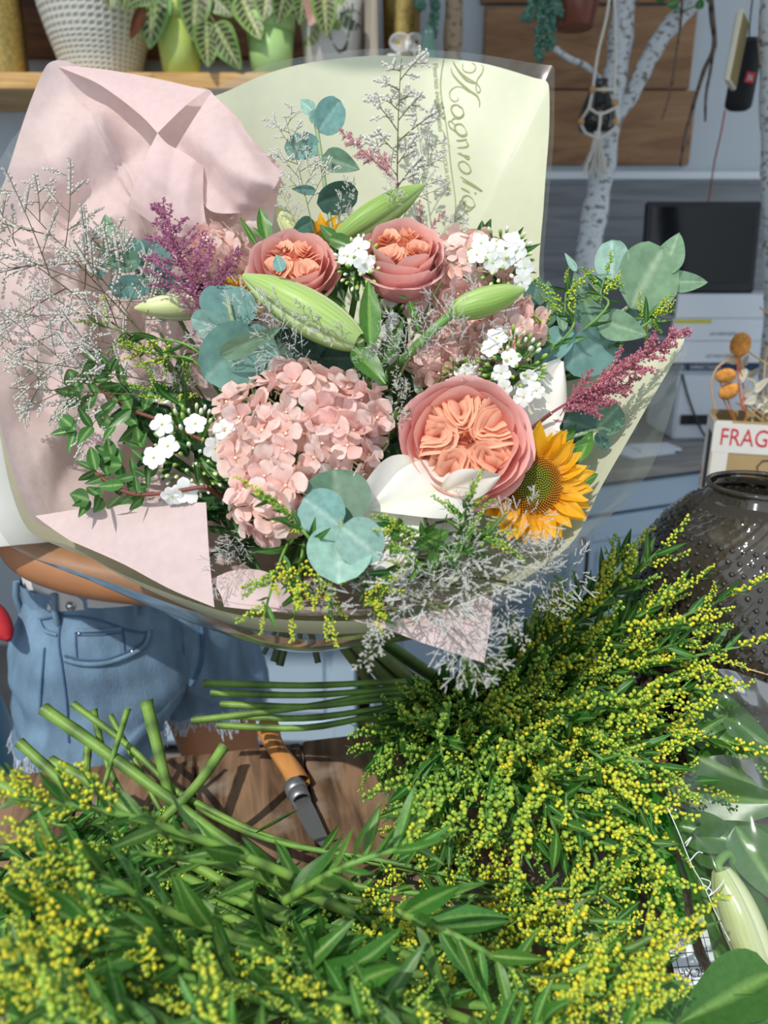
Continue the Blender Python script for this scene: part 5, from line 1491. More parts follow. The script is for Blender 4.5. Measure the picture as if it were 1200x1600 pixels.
def hydrangea(label, blobs, fr_px, density=1.0):
    x0, y0 = blobs[0][:2]
    c0 = bq(x0, y0, blobs[0][5])
    t = thing('hydrangea', label, 'hydrangea', c0)
    for (bx, by, rx, ry, n_f, dd) in blobs:
        c = bq(bx, by, dd); s = D(bx, by) / F
        back = (c - CAM).normalized()
        for k in range(n_f):
            z = 1 - (k + .5) / n_f * 1.12
            r = math.sqrt(max(0, 1 - z * z)); ph = k * 2.39996 + rnd.uniform(-.12, .12)
            loc = RGT * (r * math.cos(ph) * rx * .88 * s) + UPV * (r * math.sin(ph) * ry * .88 * s) - back * (z * min(rx, ry) * .62 * s)
            n_ = (RGT * (r * math.cos(ph) / rx) + UPV * (r * math.sin(ph) / ry) - back * (z / (min(rx, ry) * .62))).normalized()
            n_ = (n_ + Vector((rnd.gauss(0, .42), rnd.gauss(0, .42), rnd.gauss(0, .42)))).normalized()
            p = c + loc * rnd.uniform(.93, 1.03)
            inside = any((ob is not (bx, by)) and (ob[0], ob[1]) != (bx, by) and ((p - bq(ob[0], ob[1], ob[5])).length < .55 * min(ob[2], ob[3]) * s) for ob in blobs)
            if inside: continue
            floret(t, p, n_, fr_px * s * rnd.uniform(.85, 1.15), rnd.uniform(0, 6), HP, HB)
    stem(t, c0 + AX * -.03, (T - c0).normalized(), .007, '#6f8a4c', cont=True)
hydrangea('big pale pink hydrangea head beside the white phlox and eucalyptus leaves', [(470, 655, 142, 82, 62, .0), (470, 715, 128, 70, 34, .0), (425, 785, 58, 62, 18, -.005)], 31)
hydrangea('pink hydrangea head behind the upright rose, next to white phlox', [(735, 425, 75, 62, 34, .0), (690, 470, 55, 50, 16, .02)], 27)
hydrangea('pink hydrangea head below the green lily bud on the right stem', [(800, 515, 46, 52, 24, .0), (745, 530, 62, 42, 22, .02), (682, 562, 38, 42, 14, .01)], 28)
hydrangea('pale pink hydrangea head tucked behind the purple astilbe', [(345, 402, 56, 44, 28, .06)], 27)

# ---- phlox
WPM = [leaf_geo(.85, 'obov', curl=cu, fold=.05, nx=6, ny=6, wav=.03, seed=cu, colf=lambda x, v: mix(lin('#d9dfb4'), lin('#f4f6f4'), sstep(.0, .25, v))).mesh('petal', M['wpetal']) for cu in (.06, -.10)]
PB = MB().ball((0, 0, .03), .10, 6, 5, lin('#b9c66a')).tube([(0, 0, 0), (0, 0, -1.2)], [.10, .06], 6, lin('#c2d29a')).mesh('floret', M['satin'])
def pbud(i):
    wt = (lin('#f0f2ea'), lin('#d8e2b0'), lin('#9fc060'))[i]
    return MB().ball((0, .82, 0), .13, 6, 6, lambda t: mix(lin('#8fb556'), wt, sstep(.2, .6, t)), (0, 1, 0), 2.2).tube([(0, 0, 0), (0, .3, .02), (0, .62, 0)], [.05, .06, .10], 5, lin('#6f9c46')).mesh('bud', M['satin'])
PBUD = [pbud(i) for i in range(3)]
def phlox(label, cx, cy, rx, ry, florets, nb_, dd=0.0, fsz=17):
    c = bq(cx, cy, dd); s = D(cx, cy) / F
    t = thing('phlox', label, 'phlox', c)
    back = (c - CAM).normalized(); root = c + back * rx * s * 1.1 - UPV * ry * .3 * s
    for (x, y) in florets:
        p = at(x, y, D(cx, cy) + dd - .55 * rx * s)
        n_ = ((p - root).normalized() * .7 - back * .8 + Vector((rnd.gauss(0, .25), 0, rnd.gauss(0, .25)))).normalized()
        floret(t, p, n_, fsz * s * rnd.uniform(.9, 1.12), rnd.uniform(0, 6), WPM, PB, 5, .05)
    for k in range(nb_):
        z = 1 - (k + .5) / nb_ * 1.0; r = math.sqrt(1 - z * z); ph = k * 2.39996
        p = c + RGT * (r * math.cos(ph) * rx * s) + UPV * (r * math.sin(ph) * ry * s) - back * (z * rx * .6 * s)
        d = (p - root).normalized()
        part('bud', PBUD[0 if rnd.random() < .35 else rnd.randrange(1, 3)], t, frame(p - d * 20 * s, p + d * rnd.uniform(0, 7) * s, rnd.uniform(0, 360)))
    for k in range(12):
        q = rnd.uniform(0, 2 * PI); d = (RGT * math.cos(q) + UPV * math.sin(q))
        a = c + back * rx * .5 * s + d * rx * .2 * s
        part('leaf', pick(LG), t, frame(a, a + d * rx * s * rnd.uniform(.7, 1.1) - back * .008, rnd.uniform(-30, 30)))
    stem(t, root, (T - root).normalized(), .003)
phlox('white phlox cluster with five petalled flowers left of the big pink hydrangea', 305, 705, 62, 72, [(336, 700), (253, 663), (262, 697), (305, 662), (290, 768), (350, 672), (268, 775), (240, 715)], 70, .0, 20)
phlox('small white phlox cluster between the two upper coral roses', 562, 412, 34, 42, [(570, 412), (543, 400), (560, 388)], 34, -.025)
phlox('white phlox cluster behind the hydrangea against the green paper', 784, 402, 48, 44, [(752, 380), (790, 405), (775, 385), (806, 392), (770, 410), (820, 418), (800, 378), (745, 398), (815, 440), (762, 395)], 40, -.035, 16)
phlox('white phlox cluster beside the upturned lily petal', 800, 572, 52, 58, [(765, 545), (798, 560), (783, 583), (826, 590), (788, 606), (818, 620), (776, 528), (838, 610)], 60, -.01, 15)
phlox('small white phlox cluster low between hydrangea and large rose', 720, 583, 26, 26, [(722, 585), (730, 578)], 20, .0, 13)
phlox('scattered white phlox flowers in the dark centre of the bouquet', 612, 490, 22, 40, [(610, 470), (614, 500), (606, 520)], 22, .03, 13)

# ---- eucalyptus (each leaf placed by hand)
def euc(label, leaves, stems, dd=0.0):
    x, y = stems[0][0][:2]
    t = thing('eucalyptus_branch', label, 'eucalyptus', bq(x, y, dd))
    for st in stems:
        part('stem', (bend([bq(p[0], p[1], dd + (p[2] if len(p) > 2 else 0)) for p in st], .0022, 16, 6, lin('#8ea57e')), M['stem']), t)
    e = stems[0][-1]; ep = bq(e[0], e[1], dd + (e[2] if len(e) > 2 else 0))
    part('stem', (bend([ep, ep.lerp(T, .5) + AX * .035, T + AX * .07], .0025, 12, 6, lin('#7c8f68')), M['stem']), t)
    for i, (bx, by, tx, ty, w, tone, roll, dz) in enumerate(leaves):
        part('leaf', euc_mesh(w, tone), t, frame(bq(bx, by, dd + dz), bq(tx, ty, dd + dz + rnd.uniform(-.012, .012)), roll))
euc('blue green eucalyptus branch with large round leaves beside the large lily bud', [
    (362, 516, 352, 446, .90, 0, 10, -.03), (366, 520, 296, 498, .62, 1, -20, -.035), (405, 522, 318, 592, .92, 0, -5, -.025), (343, 555, 440, 512, .34, 4, 25, -.045), (385, 512, 430, 578, .72, 0, 20, -.02), (430, 520, 500, 560, .6, 3, 10, .02), (420, 540, 470, 590, .7, 3, -20, .02), (440, 425, 432, 398, .55, 0, 0, -.07)],
    [[(356, 470, -.03), (370, 520, -.03), (400, 560, .0)]])
euc('eucalyptus branch with grey green leaves against the pink tissue beside the astilbe', [
    (175, 389, 165, 334, .34, 4, 20, 0), (171, 391, 152, 438, .50, 0, -10, 0), (221, 407, 161, 414, .5, 2, 15, -.02), (217, 412, 206, 373, .82, 1, -15, -.01), (234, 432, 246, 376, .92, 0, 10, -.005), (235, 446, 169, 450, .62, 0, -15, -.01), (228, 452, 272, 432, .75, 0, 20, 0)],
    [[(133, 377), (175, 391), (215, 424), (262, 466)]], .02)
euc('eucalyptus sprig with dark rounded leaves standing against the green paper', [
    (497, 206, 531, 158, .78, 0, 10, .05), (491, 176, 470, 157, .5, 1, 0, .05), (497, 175, 488, 193, .7, 1, 0, .05), (501, 229, 444, 230, .72, 0, 15, .05), (504, 244, 563, 266, .58, 2, -15, .04), (495, 318, 558, 300, .72, 3, 10, .04), (494, 298, 456, 294, .40, 0, -20, .04), (490, 345, 455, 365, .6, 3, 0, .05)],
    [[(490, 172, .05), (497, 215, .05), (504, 262, .05), (509, 300, .05), (520, 370, .06)]])
euc('eucalyptus sprig of four large round blue green leaves below the pink hydrangea', [
    (532, 824, 522, 731, 1.12, 2, 0, -.008), (533, 824, 474, 778, .98, 0, 0, -.022), (533, 822, 528, 909, 1.0, 1, 0, -.034), (533, 822, 594, 872, 1.02, 1, 0, -.050)],
    [[(532, 815, -.03), (536, 832, -.03), (540, 850, .04)]])
euc('long eucalyptus branch with green oval leaves reaching toward the black monitor', [
    (901, 424, 882, 395, .32, 1, 10, 0), (956, 438, 957, 377, .78, 1, -10, 0), (967, 438, 922, 431, .3, 1, 0, 0), (985, 481, 1031, 394, .75, 4, 15, -.015), (1033, 434, 1061, 366, .46, 4, -15, -.01), (1032, 441, 1108, 440, .38, 4, -20, -.01), (931, 516, 896, 426, .50, 2, 20, -.01), (934, 500, 1012, 524, .58, 4, -10, -.02), (986, 480, 1018, 512, .7, 1, 20, 0), (972, 520, 876, 572, .62, 0, -15, .0), (886, 510, 834, 596, .42, 0, 20, .0), (880, 518, 873, 470, .34, 4, 30, -.01), (851, 520, 858, 441, .42, 2, -25, .02), (900, 540, 850, 560, .6, 3, 0, .03)],
    [[(1034, 434, -.01), (985, 477, -.01), (930, 516, 0), (868, 565, .01), (800, 640, .05)]], .03)
euc('short eucalyptus sprig of dull green leaves beside the dark pink astilbe', [
    (930, 672, 877, 655, .82, 3, 0, .02), (930, 672, 968, 634, .95, 2, 10, .02), (932, 676, 950, 702, .7, 3, -10, .02), (880, 700, 905, 650, .6, 3, 0, .03)],
    [[(945, 668, .02), (895, 682, .02), (850, 700, .04)]])
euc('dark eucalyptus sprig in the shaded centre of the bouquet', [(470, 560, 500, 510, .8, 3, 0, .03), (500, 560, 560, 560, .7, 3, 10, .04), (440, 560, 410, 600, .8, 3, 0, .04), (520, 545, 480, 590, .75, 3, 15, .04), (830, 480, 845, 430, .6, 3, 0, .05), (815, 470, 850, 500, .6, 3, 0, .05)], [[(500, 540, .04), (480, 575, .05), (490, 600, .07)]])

# ---- astilbe plumes
def astilbe_mesh(c1, c2, seed, spread=.26, nb_=34, fine=1.0):
    r2 = random.Random(seed); c1, c2 = lin(c1), lin(c2)
    mb = MB(); mb.tube([(0, 0, 0), (0, .5, .01), (0, 1, 0)], [.008, .006, .003], 5, mix(c1, lin('#6a3040'), .4))
    for k in range(nb_):
        t = .10 + .88 * k / nb_; ln = spread * (1 - t) ** .8 + .03
        a = r2.uniform(0, 2 * PI); side = Vector((math.cos(a), .9, .7 * math.sin(a) + .1)).normalized()
        st = Vector((0, t, 0)); m = int(5 + 26 * ln / spread)
        mb.tube([st, st + side * ln], .003, 3, mix(c1, lin('#6a3040'), .3), caps=False)
        for j in range(m * 2):
            f_ = j / (m * 2)
            jit = Vector((r2.gauss(0, 1), r2.gauss(0, 1), r2.gauss(0, 1))) * .013 * (1.2 - .7 * f_)
            p = st + side * ln * f_ + jit
            s_ = r2.uniform(.0055, .0095) * fine
            o = p
            mb.add([o + Vector((s_, 0, 0)), o + Vector((-s_, 0, 0)), o + Vector((0, s_, 0)), o + Vector((0, -s_, 0)), o + Vector((0, 0, s_)), o + Vector((0, 0, -s_))],
                   [(0, 2, 4), (2, 1, 4), (1, 3, 4), (3, 0, 4), (2, 0, 5), (1, 2, 5), (3, 1, 5), (0, 3, 5)], mix(c1, c2, r2.random()))
    return mb.mesh('plume', M['fluff'], False)
AST = [astilbe_mesh('#9c4f78', '#c88aa8', 1, .34), astilbe_mesh('#b05a6c', '#d893a0', 2, .22), astilbe_mesh('#cf8e97', '#ecc0c2', 3, .16, 24)]
def astilbe(label, plumes):
    b0 = plumes[0]
    t = thing('astilbe', label, 'astilbe', bq(*b0[0]))
    for (a, b, i, roll) in plumes:
        part('plume', AST[i], t, frame(bq(*a), bq(*b), roll), kind='stuff')
    p0 = bq(*b0[0]); stem(t, p0, (T - p0).normalized(), .0018, '#7a4a4a')
astilbe('purple astilbe plume standing above the creamy lily bud', [((322, 500, -.02), (248, 316, .0), 0, 0), ((318, 480, -.02), (375, 388, -.01), 1 - 1, 40), ((315, 505, -.02), (276, 452, -.03), 0, 20), ((322, 500, -.02), (300, 525, -.03), 0, 0)])
astilbe('dark rose astilbe plume pointing along the right edge of the green paper', [((862, 645, -.012), (1076, 512, -.055), 1, 0), ((880, 640, -.012), (985, 560, -.022), 1, 60), ((890, 640, -.012), (1000, 590, -.022), 1, -40), ((875, 650, -.012), (925, 575, -.022), 1, 10), ((862, 655, -.012), (885, 660, -.022), 1, 0)])
astilbe('thin pale pink astilbe plume leaning left among the upper statice', [((622, 285, .02), (530, 203, .05), 2, 0)])
astilbe('pale pink astilbe tuft behind the top of the upright rose', [((660, 380, .03), (655, 312, .03), 2, 0), ((660, 375, .03), (695, 328, .03), 2, 30)])

# ---- statice (sea lavender)
def statice_geo(seed, spread, nb_, dens, col, stemc, droop=0.0, fs=1.0):
    r2 = random.Random(seed); col = lin(col); stemc = lin(stemc)
    sm, fm = MB(), MB()
    def fl(p, d, s_):
        a = d.orthogonal().normalized(); b = d.cross(a)
        tip = p + d * s_
        cc = mix(col, lin('#ffffff'), r2.random() * .6)
        fm.add([p, tip + a * s_ * .45, tip + b * s_ * .45, tip - a * s_ * .45, tip - b * s_ * .45, tip + d * s_ * .25], [(0, 1, 2), (0, 2, 3), (0, 3, 4), (0, 4, 1), (5, 2, 1), (5, 3, 2), (5, 4, 3), (5, 1, 4)],
               [mix(stemc, cc, .4)] + [cc] * 5)
    def twig(p, d, ln, lev):
        n_ = 6; pts = [p]
        cur = Vector((d.y, -d.x, 0)) * r2.uniform(-.5, .5) * (.2 if lev == 0 else 1)
        for k in range(n_):
            d = (d + cur * .12 + Vector((0, -droop * .06, 0))).normalized(); pts.append(pts[-1] + d * ln / n_)
        sm.tube(pts, [(.0042, .0026, .0018)[lev] * (1 - .5 * k / n_) for k in range(n_ + 1)], 4, stemc, caps=False)
        if lev < 2:
            cnt = nb_ if lev == 0 else 4
            for k in range(cnt):
                f_ = (.25 if lev == 0 else .2) + (.73 if lev == 0 else .78) * k / cnt
                i = min(int(f_ * n_), n_ - 1); q = pts[i].lerp(pts[i + 1], f_ * n_ - i)
                sg = 1 if k % 2 else -1
                ang = r2.uniform(.45, .95) * sg
                dd = Vector((d.x * math.cos(ang) - d.y * math.sin(ang), d.x * math.sin(ang) + d.y * math.cos(ang), r2.uniform(-.45, .45))).normalized()
                twig(q, dd, ln * (spread if lev == 0 else .42) * (1 - .45 * f_) * r2.uniform(.7, 1.2), lev + 1)
        if lev >= 1:
            m = int(dens * ln / .10) + 3
            for k in range(m):
                f_ = (.60 if lev == 1 else .30) + (.40 if lev == 1 else .70) * k / m + r2.uniform(-.03, .03); i = max(0, min(int(f_ * n_), n_ - 1)); q = pts[i].lerp(pts[min(i + 1, n_)], f_ * n_ - i)
                up = Vector((-d.y, d.x, .3)) * r2.choice((-1, 1, 1)) + d * .9 + Vector((0, 0, r2.uniform(-.5, .5)))
                fl(q, up.normalized(), r2.uniform(.011, .016) * fs)
    twig(Vector((0, 0, 0)), Vector((0, 1, 0)), 1.0, 0)
    return fm.mesh('florets', M['fluff'], False), sm.mesh('stem', M['stem'])
STA = [statice_geo(11, .42, 9, 11, '#dcd8ce', '#565a38'), statice_geo(12, .55, 7, 10, '#d2cabf', '#4c4a32'), statice_geo(13, .34, 11, 14, '#e6e4dc', '#5c6440', 0, .85), statice_geo(14, .60, 12, 17, '#f0f0ec', '#4c5240', .4, .62), statice_geo(15, .22, 12, 13, '#e2ded4', '#565a38')]
def statice(label, a, b, i, roll=0, grp=None):
    A_, B_ = bq(*a), bq(*b)
    t = thing('statice_sprig', label, 'statice', A_, grp)
    Mx = frame(A_, B_, roll)
    part('florets', STA[i][0], t, Mx, kind='stuff'); part('stem', STA[i][1], t, Mx)
    part('stalk', (bend([A_, A_.lerp(T, .5) + AX * .035, T + AX * .07], .0012, 8, 5, lin('#6f7a4c')), M['stem']), t)
GS = 'airy statice sprays on the pink tissue side'
LSL = 'airy grey white statice sprig spreading over the pink tissue beside the eucalyptus and pistachio leaves'
for (a, b, i, r) in (((240, 540, .02), (40, 322, .025), 1, 10), ((250, 560, .02), (0, 372, .01), 1, -20), ((260, 570, .02), (115, 375, .03), 0, 30), ((260, 560, .0), (50, 505, .0), 1, 5), ((270, 600, .0), (30, 560, .0), 1, -20), ((270, 620, .0), (15, 605, .03), 0, 15), ((250, 520, .03), (170, 380, .04), 0, 0)):
    statice(LSL, (a[0], a[1], a[2] - .015), (b[0], b[1], b[2] - .04), i, r, GS)
GT = 'statice sprays against the green paper'
for lab, a, b, i, r in (('tall pointed statice spray rising highest against the green paper', (622, 372, .03), (612, 92, .09), 4, 0), ('statice spray leaning right from the foot of the tallest spray', (628, 345, .03), (688, 218, .06), 2, 0),
                       ('white statice spray left of the dark eucalyptus leaves near the tissue', (492, 370, .04), (450, 180, .05), 2, 0), ('low statice tuft at the foot of the green lily bud', (520, 372, .03), (550, 285, .03), 2, 20), ('low statice tuft beside the pink tissue edge', (470, 372, .05), (440, 292, .05), 2, 0),
                       ('slim statice sprig crossing the tip of the green lily bud', (618, 345, -.02), (610, 270, -.02), 2, 0), ('statice sprig behind the pink hydrangea on the right', (690, 440, -.03), (720, 345, .0), 2, 0)):
    statice(lab, a, b, i, r)
GC = 'statice tufts among the central flowers'
for (a, b, i, r) in (((500, 570, -.03), (360, 490, -.04), 3, 0), ((490, 600, -.02), (420, 520, -.05), 3, 30), ((560, 560, -.03), (470, 480, -.06), 2, 0), ((640, 600, -.01), (590, 520, -.02), 3, 0), ((660, 610, -.01), (640, 500, -.02), 3, 0), ((700, 600, -.01), (760, 470, -.04), 3, 0), ((690, 590, .0), (690, 470, -.04), 3, 20), ((640, 640, -.01), (620, 580, -.03), 2, 0), ((605, 690, -.01), (630, 600, -.01), 2, 0), ((400, 610, .0), (340, 480, .0), 3, 0), ((290, 640, .02), (240, 590, .0), 3, 0), ((280, 630, .02), (290, 580, .0), 3, 0), ((720, 620, -.02), (740, 560, -.03), 2, 0), ((640, 560, -.03), (560, 570, -.03), 3, 0)):
    statice('dense white statice tuft filling the gaps between lily buds, roses and hydrangea', a, b, i, r, GC)
GB = 'statice tufts along the lower front rim'
for (a, b, i, r) in (((700, 800, .0), (640, 950, -.03), 3, 0), ((720, 810, .0), (690, 960, -.03), 3, 30), ((640, 850, .0), (560, 960, -.02), 3, 0), ((740, 830, .0), (760, 940, -.04), 3, 0), ((760, 830, -.02), (850, 900, -.03), 3, 0), ((750, 890, -.03), (845, 800, -.06), 3, 0), ((720, 900, -.03), (730, 770, -.06), 2, 0), ((700, 920, -.03), (735, 850, -.06), 3, 30), ((760, 900, -.03), (820, 830, -.06), 3, 60), ((650, 930, -.02), (700, 890, -.04), 3, 0), ((600, 940, -.02), (660, 905, -.04), 3, 0), ((470, 940, -.01), (520, 930, -.03), 3, 20), ((420, 850, .02), (330, 900, .0), 3, 0), ((400, 820, .03), (350, 870, .02), 3, 40), ((790, 890, -.03), (860, 860, -.05), 3, 0)):
    statice('fluffy white statice tuft spilling along the front rim below the sunflower', a, b, i, r, GB)
GH = 'statice sprigs hanging over the rim'
for (a, b, i, r) in (((620, 955, -.025), (565, 1035, -.03), 2, 0), ((700, 950, -.03), (735, 1065, -.035), 3, 0), ((690, 955, -.035), (770, 1050, -.04), 3, 20), ((770, 930, -.02), (815, 1005, -.02), 2, 0), ((800, 910, .0), (905, 890, .02), 3, 0), ((820, 915, .0), (880, 960, .02), 2, 0), ((770, 930, -.02), (790, 985, -.03), 3, 0)):
    statice('bare branched statice sprig hanging over the front rim of the wrapping', (a[0], a[1], a[2] - .008), (b[0], b[1], b[2] - .012), i, r, GH)

# ---- pistachio foliage
def pistachio(label, stem_px, leaflets, dd=0.0):
    t = thing('pistachio_branch', label, 'foliage', bq(*stem_px[0]))
    path = catmull([bq(x, y, dd) for x, y in stem_px], 24)
    part('stem', (MB().tube(path, .0018, 6, lin('#7a4438')), M['stem']), t)
    part('stem', (bend([path[-1], path[-1].lerp(T, .5) + AX * .035, T + AX * .07], .002, 8, 6, lin('#7a4438')), M['stem']), t)
    for (bx, by, tx, ty) in leaflets:
        part('leaf', pick(LP), t, frame(bq(bx, by, dd + rnd.uniform(-.012, .012)), bq(tx, ty, dd + rnd.uniform(-.02, .02)), rnd.uniform(-35, 35)))
def pinn(pts, n, ln, sd=1):
    r2 = random.Random(sd); P_ = catmull([Vector((x, y, 0)) for x, y in pts], n); out = []
    for i, p in enumerate(P_):
        d = (P_[min(i + 1, n)] - P_[max(i - 1, 0)]).normalized()
        for s_ in (-1, 1):
            a = math.radians(r2.uniform(35, 65)) * s_; l_ = ln * r2.uniform(.75, 1.15)
            e = Vector((d.x * math.cos(a) - d.y * math.sin(a), d.x * math.sin(a) + d.y * math.cos(a), 0))
            out.append((p.x, p.y, p.x + e.x * l_, p.y + e.y * l_))
    out.append((P_[-1].x, P_[-1].y, P_[-1].x + d.x * ln, P_[-1].y + d.y * ln))
    return out
lf = pinn([(205, 640), (165, 622), (125, 615)], 3, 40, 2) + pinn([(215, 665), (160, 665), (118, 672)], 3, 40, 3) + pinn([(185, 625), (165, 585), (150, 568)], 2, 34, 4) + pinn([(225, 640), (190, 600), (175, 580)], 2, 34, 5) + [(140, 600, 130, 565), (145, 596, 178, 590)]
pistachio('pistachio branch with red stem and many green leaflets over the tissue', [(120, 590), (155, 608), (205, 640), (260, 660), (320, 690)], lf, .0)
lf = pinn([(215, 770), (180, 750), (150, 735)], 3, 36, 6) + pinn([(230, 760), (200, 735), (175, 715)], 3, 34, 7) + pinn([(225, 775), (170, 775), (140, 782)], 3, 30, 8) + pinn([(230, 745), (225, 720), (220, 700)], 2, 30, 9)
pistachio('lower pistachio branch with glossy leaflets above the folded tissue corner', [(150, 740), (195, 768), (240, 772), (320, 760)], lf, -.005)

# ---- single leaves belonging to lilies and filler foliage
def leaves_thing(name, label, cat, leaves, me, dd=0.0, grp=None, stemmed=True):
    t = thing(name, label, cat, bq(leaves[0][0], leaves[0][1], dd), grp)
    for (bx, by, tx, ty, dz, roll, w) in leaves:
        part('leaf', pick(me), t, frame(bq(bx, by, dd + dz), bq(tx, ty, dd + dz - .005), roll) @ Matrix.Diagonal((w, 1, 1, 1)))
    if stemmed:
        a = bq(leaves[0][0], leaves[0][1], dd); part('stem', (bend([a, a.lerp(T, .5) + AX * .035, T + AX * .07], .0022, 8, 6, lin('#4f7a3c')), M['stem']), t)
leaves_thing('lily_stalk', 'glossy pointed lily leaves standing in the centre between buds and roses', 'foliage', [(578, 542, 575, 440, -.02, 15, 1.0), (552, 545, 602, 598, -.03, -20, 1.5), (596, 568, 628, 500, .0, 25, 1.0), (560, 470, 545, 440, .0, 0, 1.2), (540, 480, 500, 452, .01, 0, .8), (640, 470, 655, 520, -.02, 0, .5), (635, 465, 622, 462, -.02, 0, 1)], LL)
leaves_thing('lily_stalk', 'short broad lily leaves at the base of the bud behind the roses', 'foliage', [(528, 378, 500, 352, .0, 10, 1.6), (515, 372, 558, 388, -.01, -15, 1.7), (418, 378, 406, 325, .03, 10, 1.2), (402, 384, 374, 338, .04, 0, .5), (408, 370, 395, 355, .03, 0, 1.4)], LL)
leaves_thing('sunflower_leaves', 'green pointed leaves around the edge of the large sunflower', 'foliage', [(905, 720, 925, 672, .02, 0, 1.3), (895, 700, 930, 690, .02, 10, 1.6), (900, 760, 935, 740, .02, 0, 1.4), (880, 690, 900, 650, .02, 0, 1.3), (640, 820, 610, 870, .02, 0, 1.6), (700, 830, 640, 862, -.005, 10, 1.2), (690, 850, 720, 900, .0, 0, 1.4), (700, 850, 760, 870, .0, 0, 1.2), (690, 845, 670, 900, -.005, 0, 1.2), (660, 800, 690, 760, .01, 0, 1.2)], LL)
# dark filler foliage deep in the bouquet
r3 = random.Random(5)
for k in range(46):
    q = r3.uniform(0, 2 * PI); rr = math.sqrt(r3.random())
    x = 540 + 330 * rr * math.cos(q); y = 620 + 270 * rr * math.sin(q)
    if x < 260 and y > 700: continue
    lv = []
    for j in range(7):
        a = r3.uniform(0, 2 * PI); l_ = r3.uniform(45, 75)
        lv.append((x + r3.uniform(-12, 12), y + r3.uniform(-12, 12), x + l_ * math.cos(a), y + l_ * math.sin(a), r3.uniform(0, .03), r3.uniform(-40, 40), 1.1))
    leaves_thing('ruscus_sprig', 'dark green leafy filler sprig deep among the bouquet flowers', 'foliage', lv, LR, .075, 'dark filler sprigs inside the bouquet')

# dark cut stem ends showing under the wrapping
for (x, y, r_) in ((412, 1022, .003), (428, 1034, .005), (437, 1040, .005), (452, 1012, .003), (497, 1036, .004), (470, 1010, .003)):
    e = at(x, y, .93)
    single('cut_stem', (MB().tube(catmull([T + Vector((rnd.uniform(-.01, .01), rnd.uniform(-.008, .004), .01)), T.lerp(e, .5), e], 8), r_, 7, lin('#4a5a34'), capcol=lin('#8a9a60')), M['stem']), 'dark cut stem end poking down below the bouquet wrapping', 'stem', group='cut stem ends under the wrapping')
# ------------------------------------------------------------------ goldenrod
def spray_mesh(seed, ripe):
    r2 = random.Random(seed)
    mb = MB()
    g, yg, yl, dk = lin('#7fac48'), lin('#b7d04a'), lin('#f0e038'), lin('#4f8a34')
    pts = [Vector((.04 * math.sin(t * 3 + seed), t, .22 * t * t - .10 * t)) for t in [k / 8 for k in range(9)]]
    mb.tube(pts, [.016 * (1 - .6 * k / 8) for k in range(9)], 5, lin('#7fae4e'), caps=False)
    n_ = 26
    for k in range(n_):
        t = .10 + .90 * k / (n_ - 1); i = min(int(t * 8), 7); p = pts[i].lerp(pts[i + 1], t * 8 - i)
        a = r2.uniform(-1.5, 1.5); ln = (.125 - .07 * t) * r2.uniform(.7, 1.25)
        d = Vector((math.sin(a), .35, math.cos(a) * .9 + .1)).normalized()
        e = p + d * ln
        s_ = r2.uniform(.031, .044) * (1.05 - .35 * t)
        m = min(1, max(0, ripe + r2.gauss(0, .22) + .15 * (1 - t) - .05))
        c = mix(yg, yl, (m - .5) * 2) if m > .5 else mix(g, yg, m * 2)
        mb.tube([p, p.lerp(e, .5) + Vector((0, .01, .012)), e], .0075, 3, dk, caps=False)
        mb.ball(e, s_, 7, 5, lambda q, c=c: mix(lin('#7aa644'), c, sstep(.1, .55, q)), d, 1.25)
    for k in range(4):
        t = .1 + .22 * k; i = min(int(t * 8), 7); a = r2.uniform(0, 6.28)
        d = Vector((math.cos(a), .9, -.3)).normalized(); sd = Vector((-math.sin(a), .1, math.cos(a) * .4)) * .022
        mb.add([pts[i], pts[i] + d * .11 + sd, pts[i] + d * .26, pts[i] + d * .11 - sd], [(0, 1, 2, 3)], lin('#4f8a38'))
    return mb.mesh('flower_spray', M['bud'])
SPR = [[spray_mesh(100 + 10 * i + j, r) for j in range(3)] for i, r in enumerate((.18, .45, .70, .92))]
def lift(p, h):
    """keeps a point above the table top"""
    return Vector((p.x, p.y, max(p.z, TZ + h)))
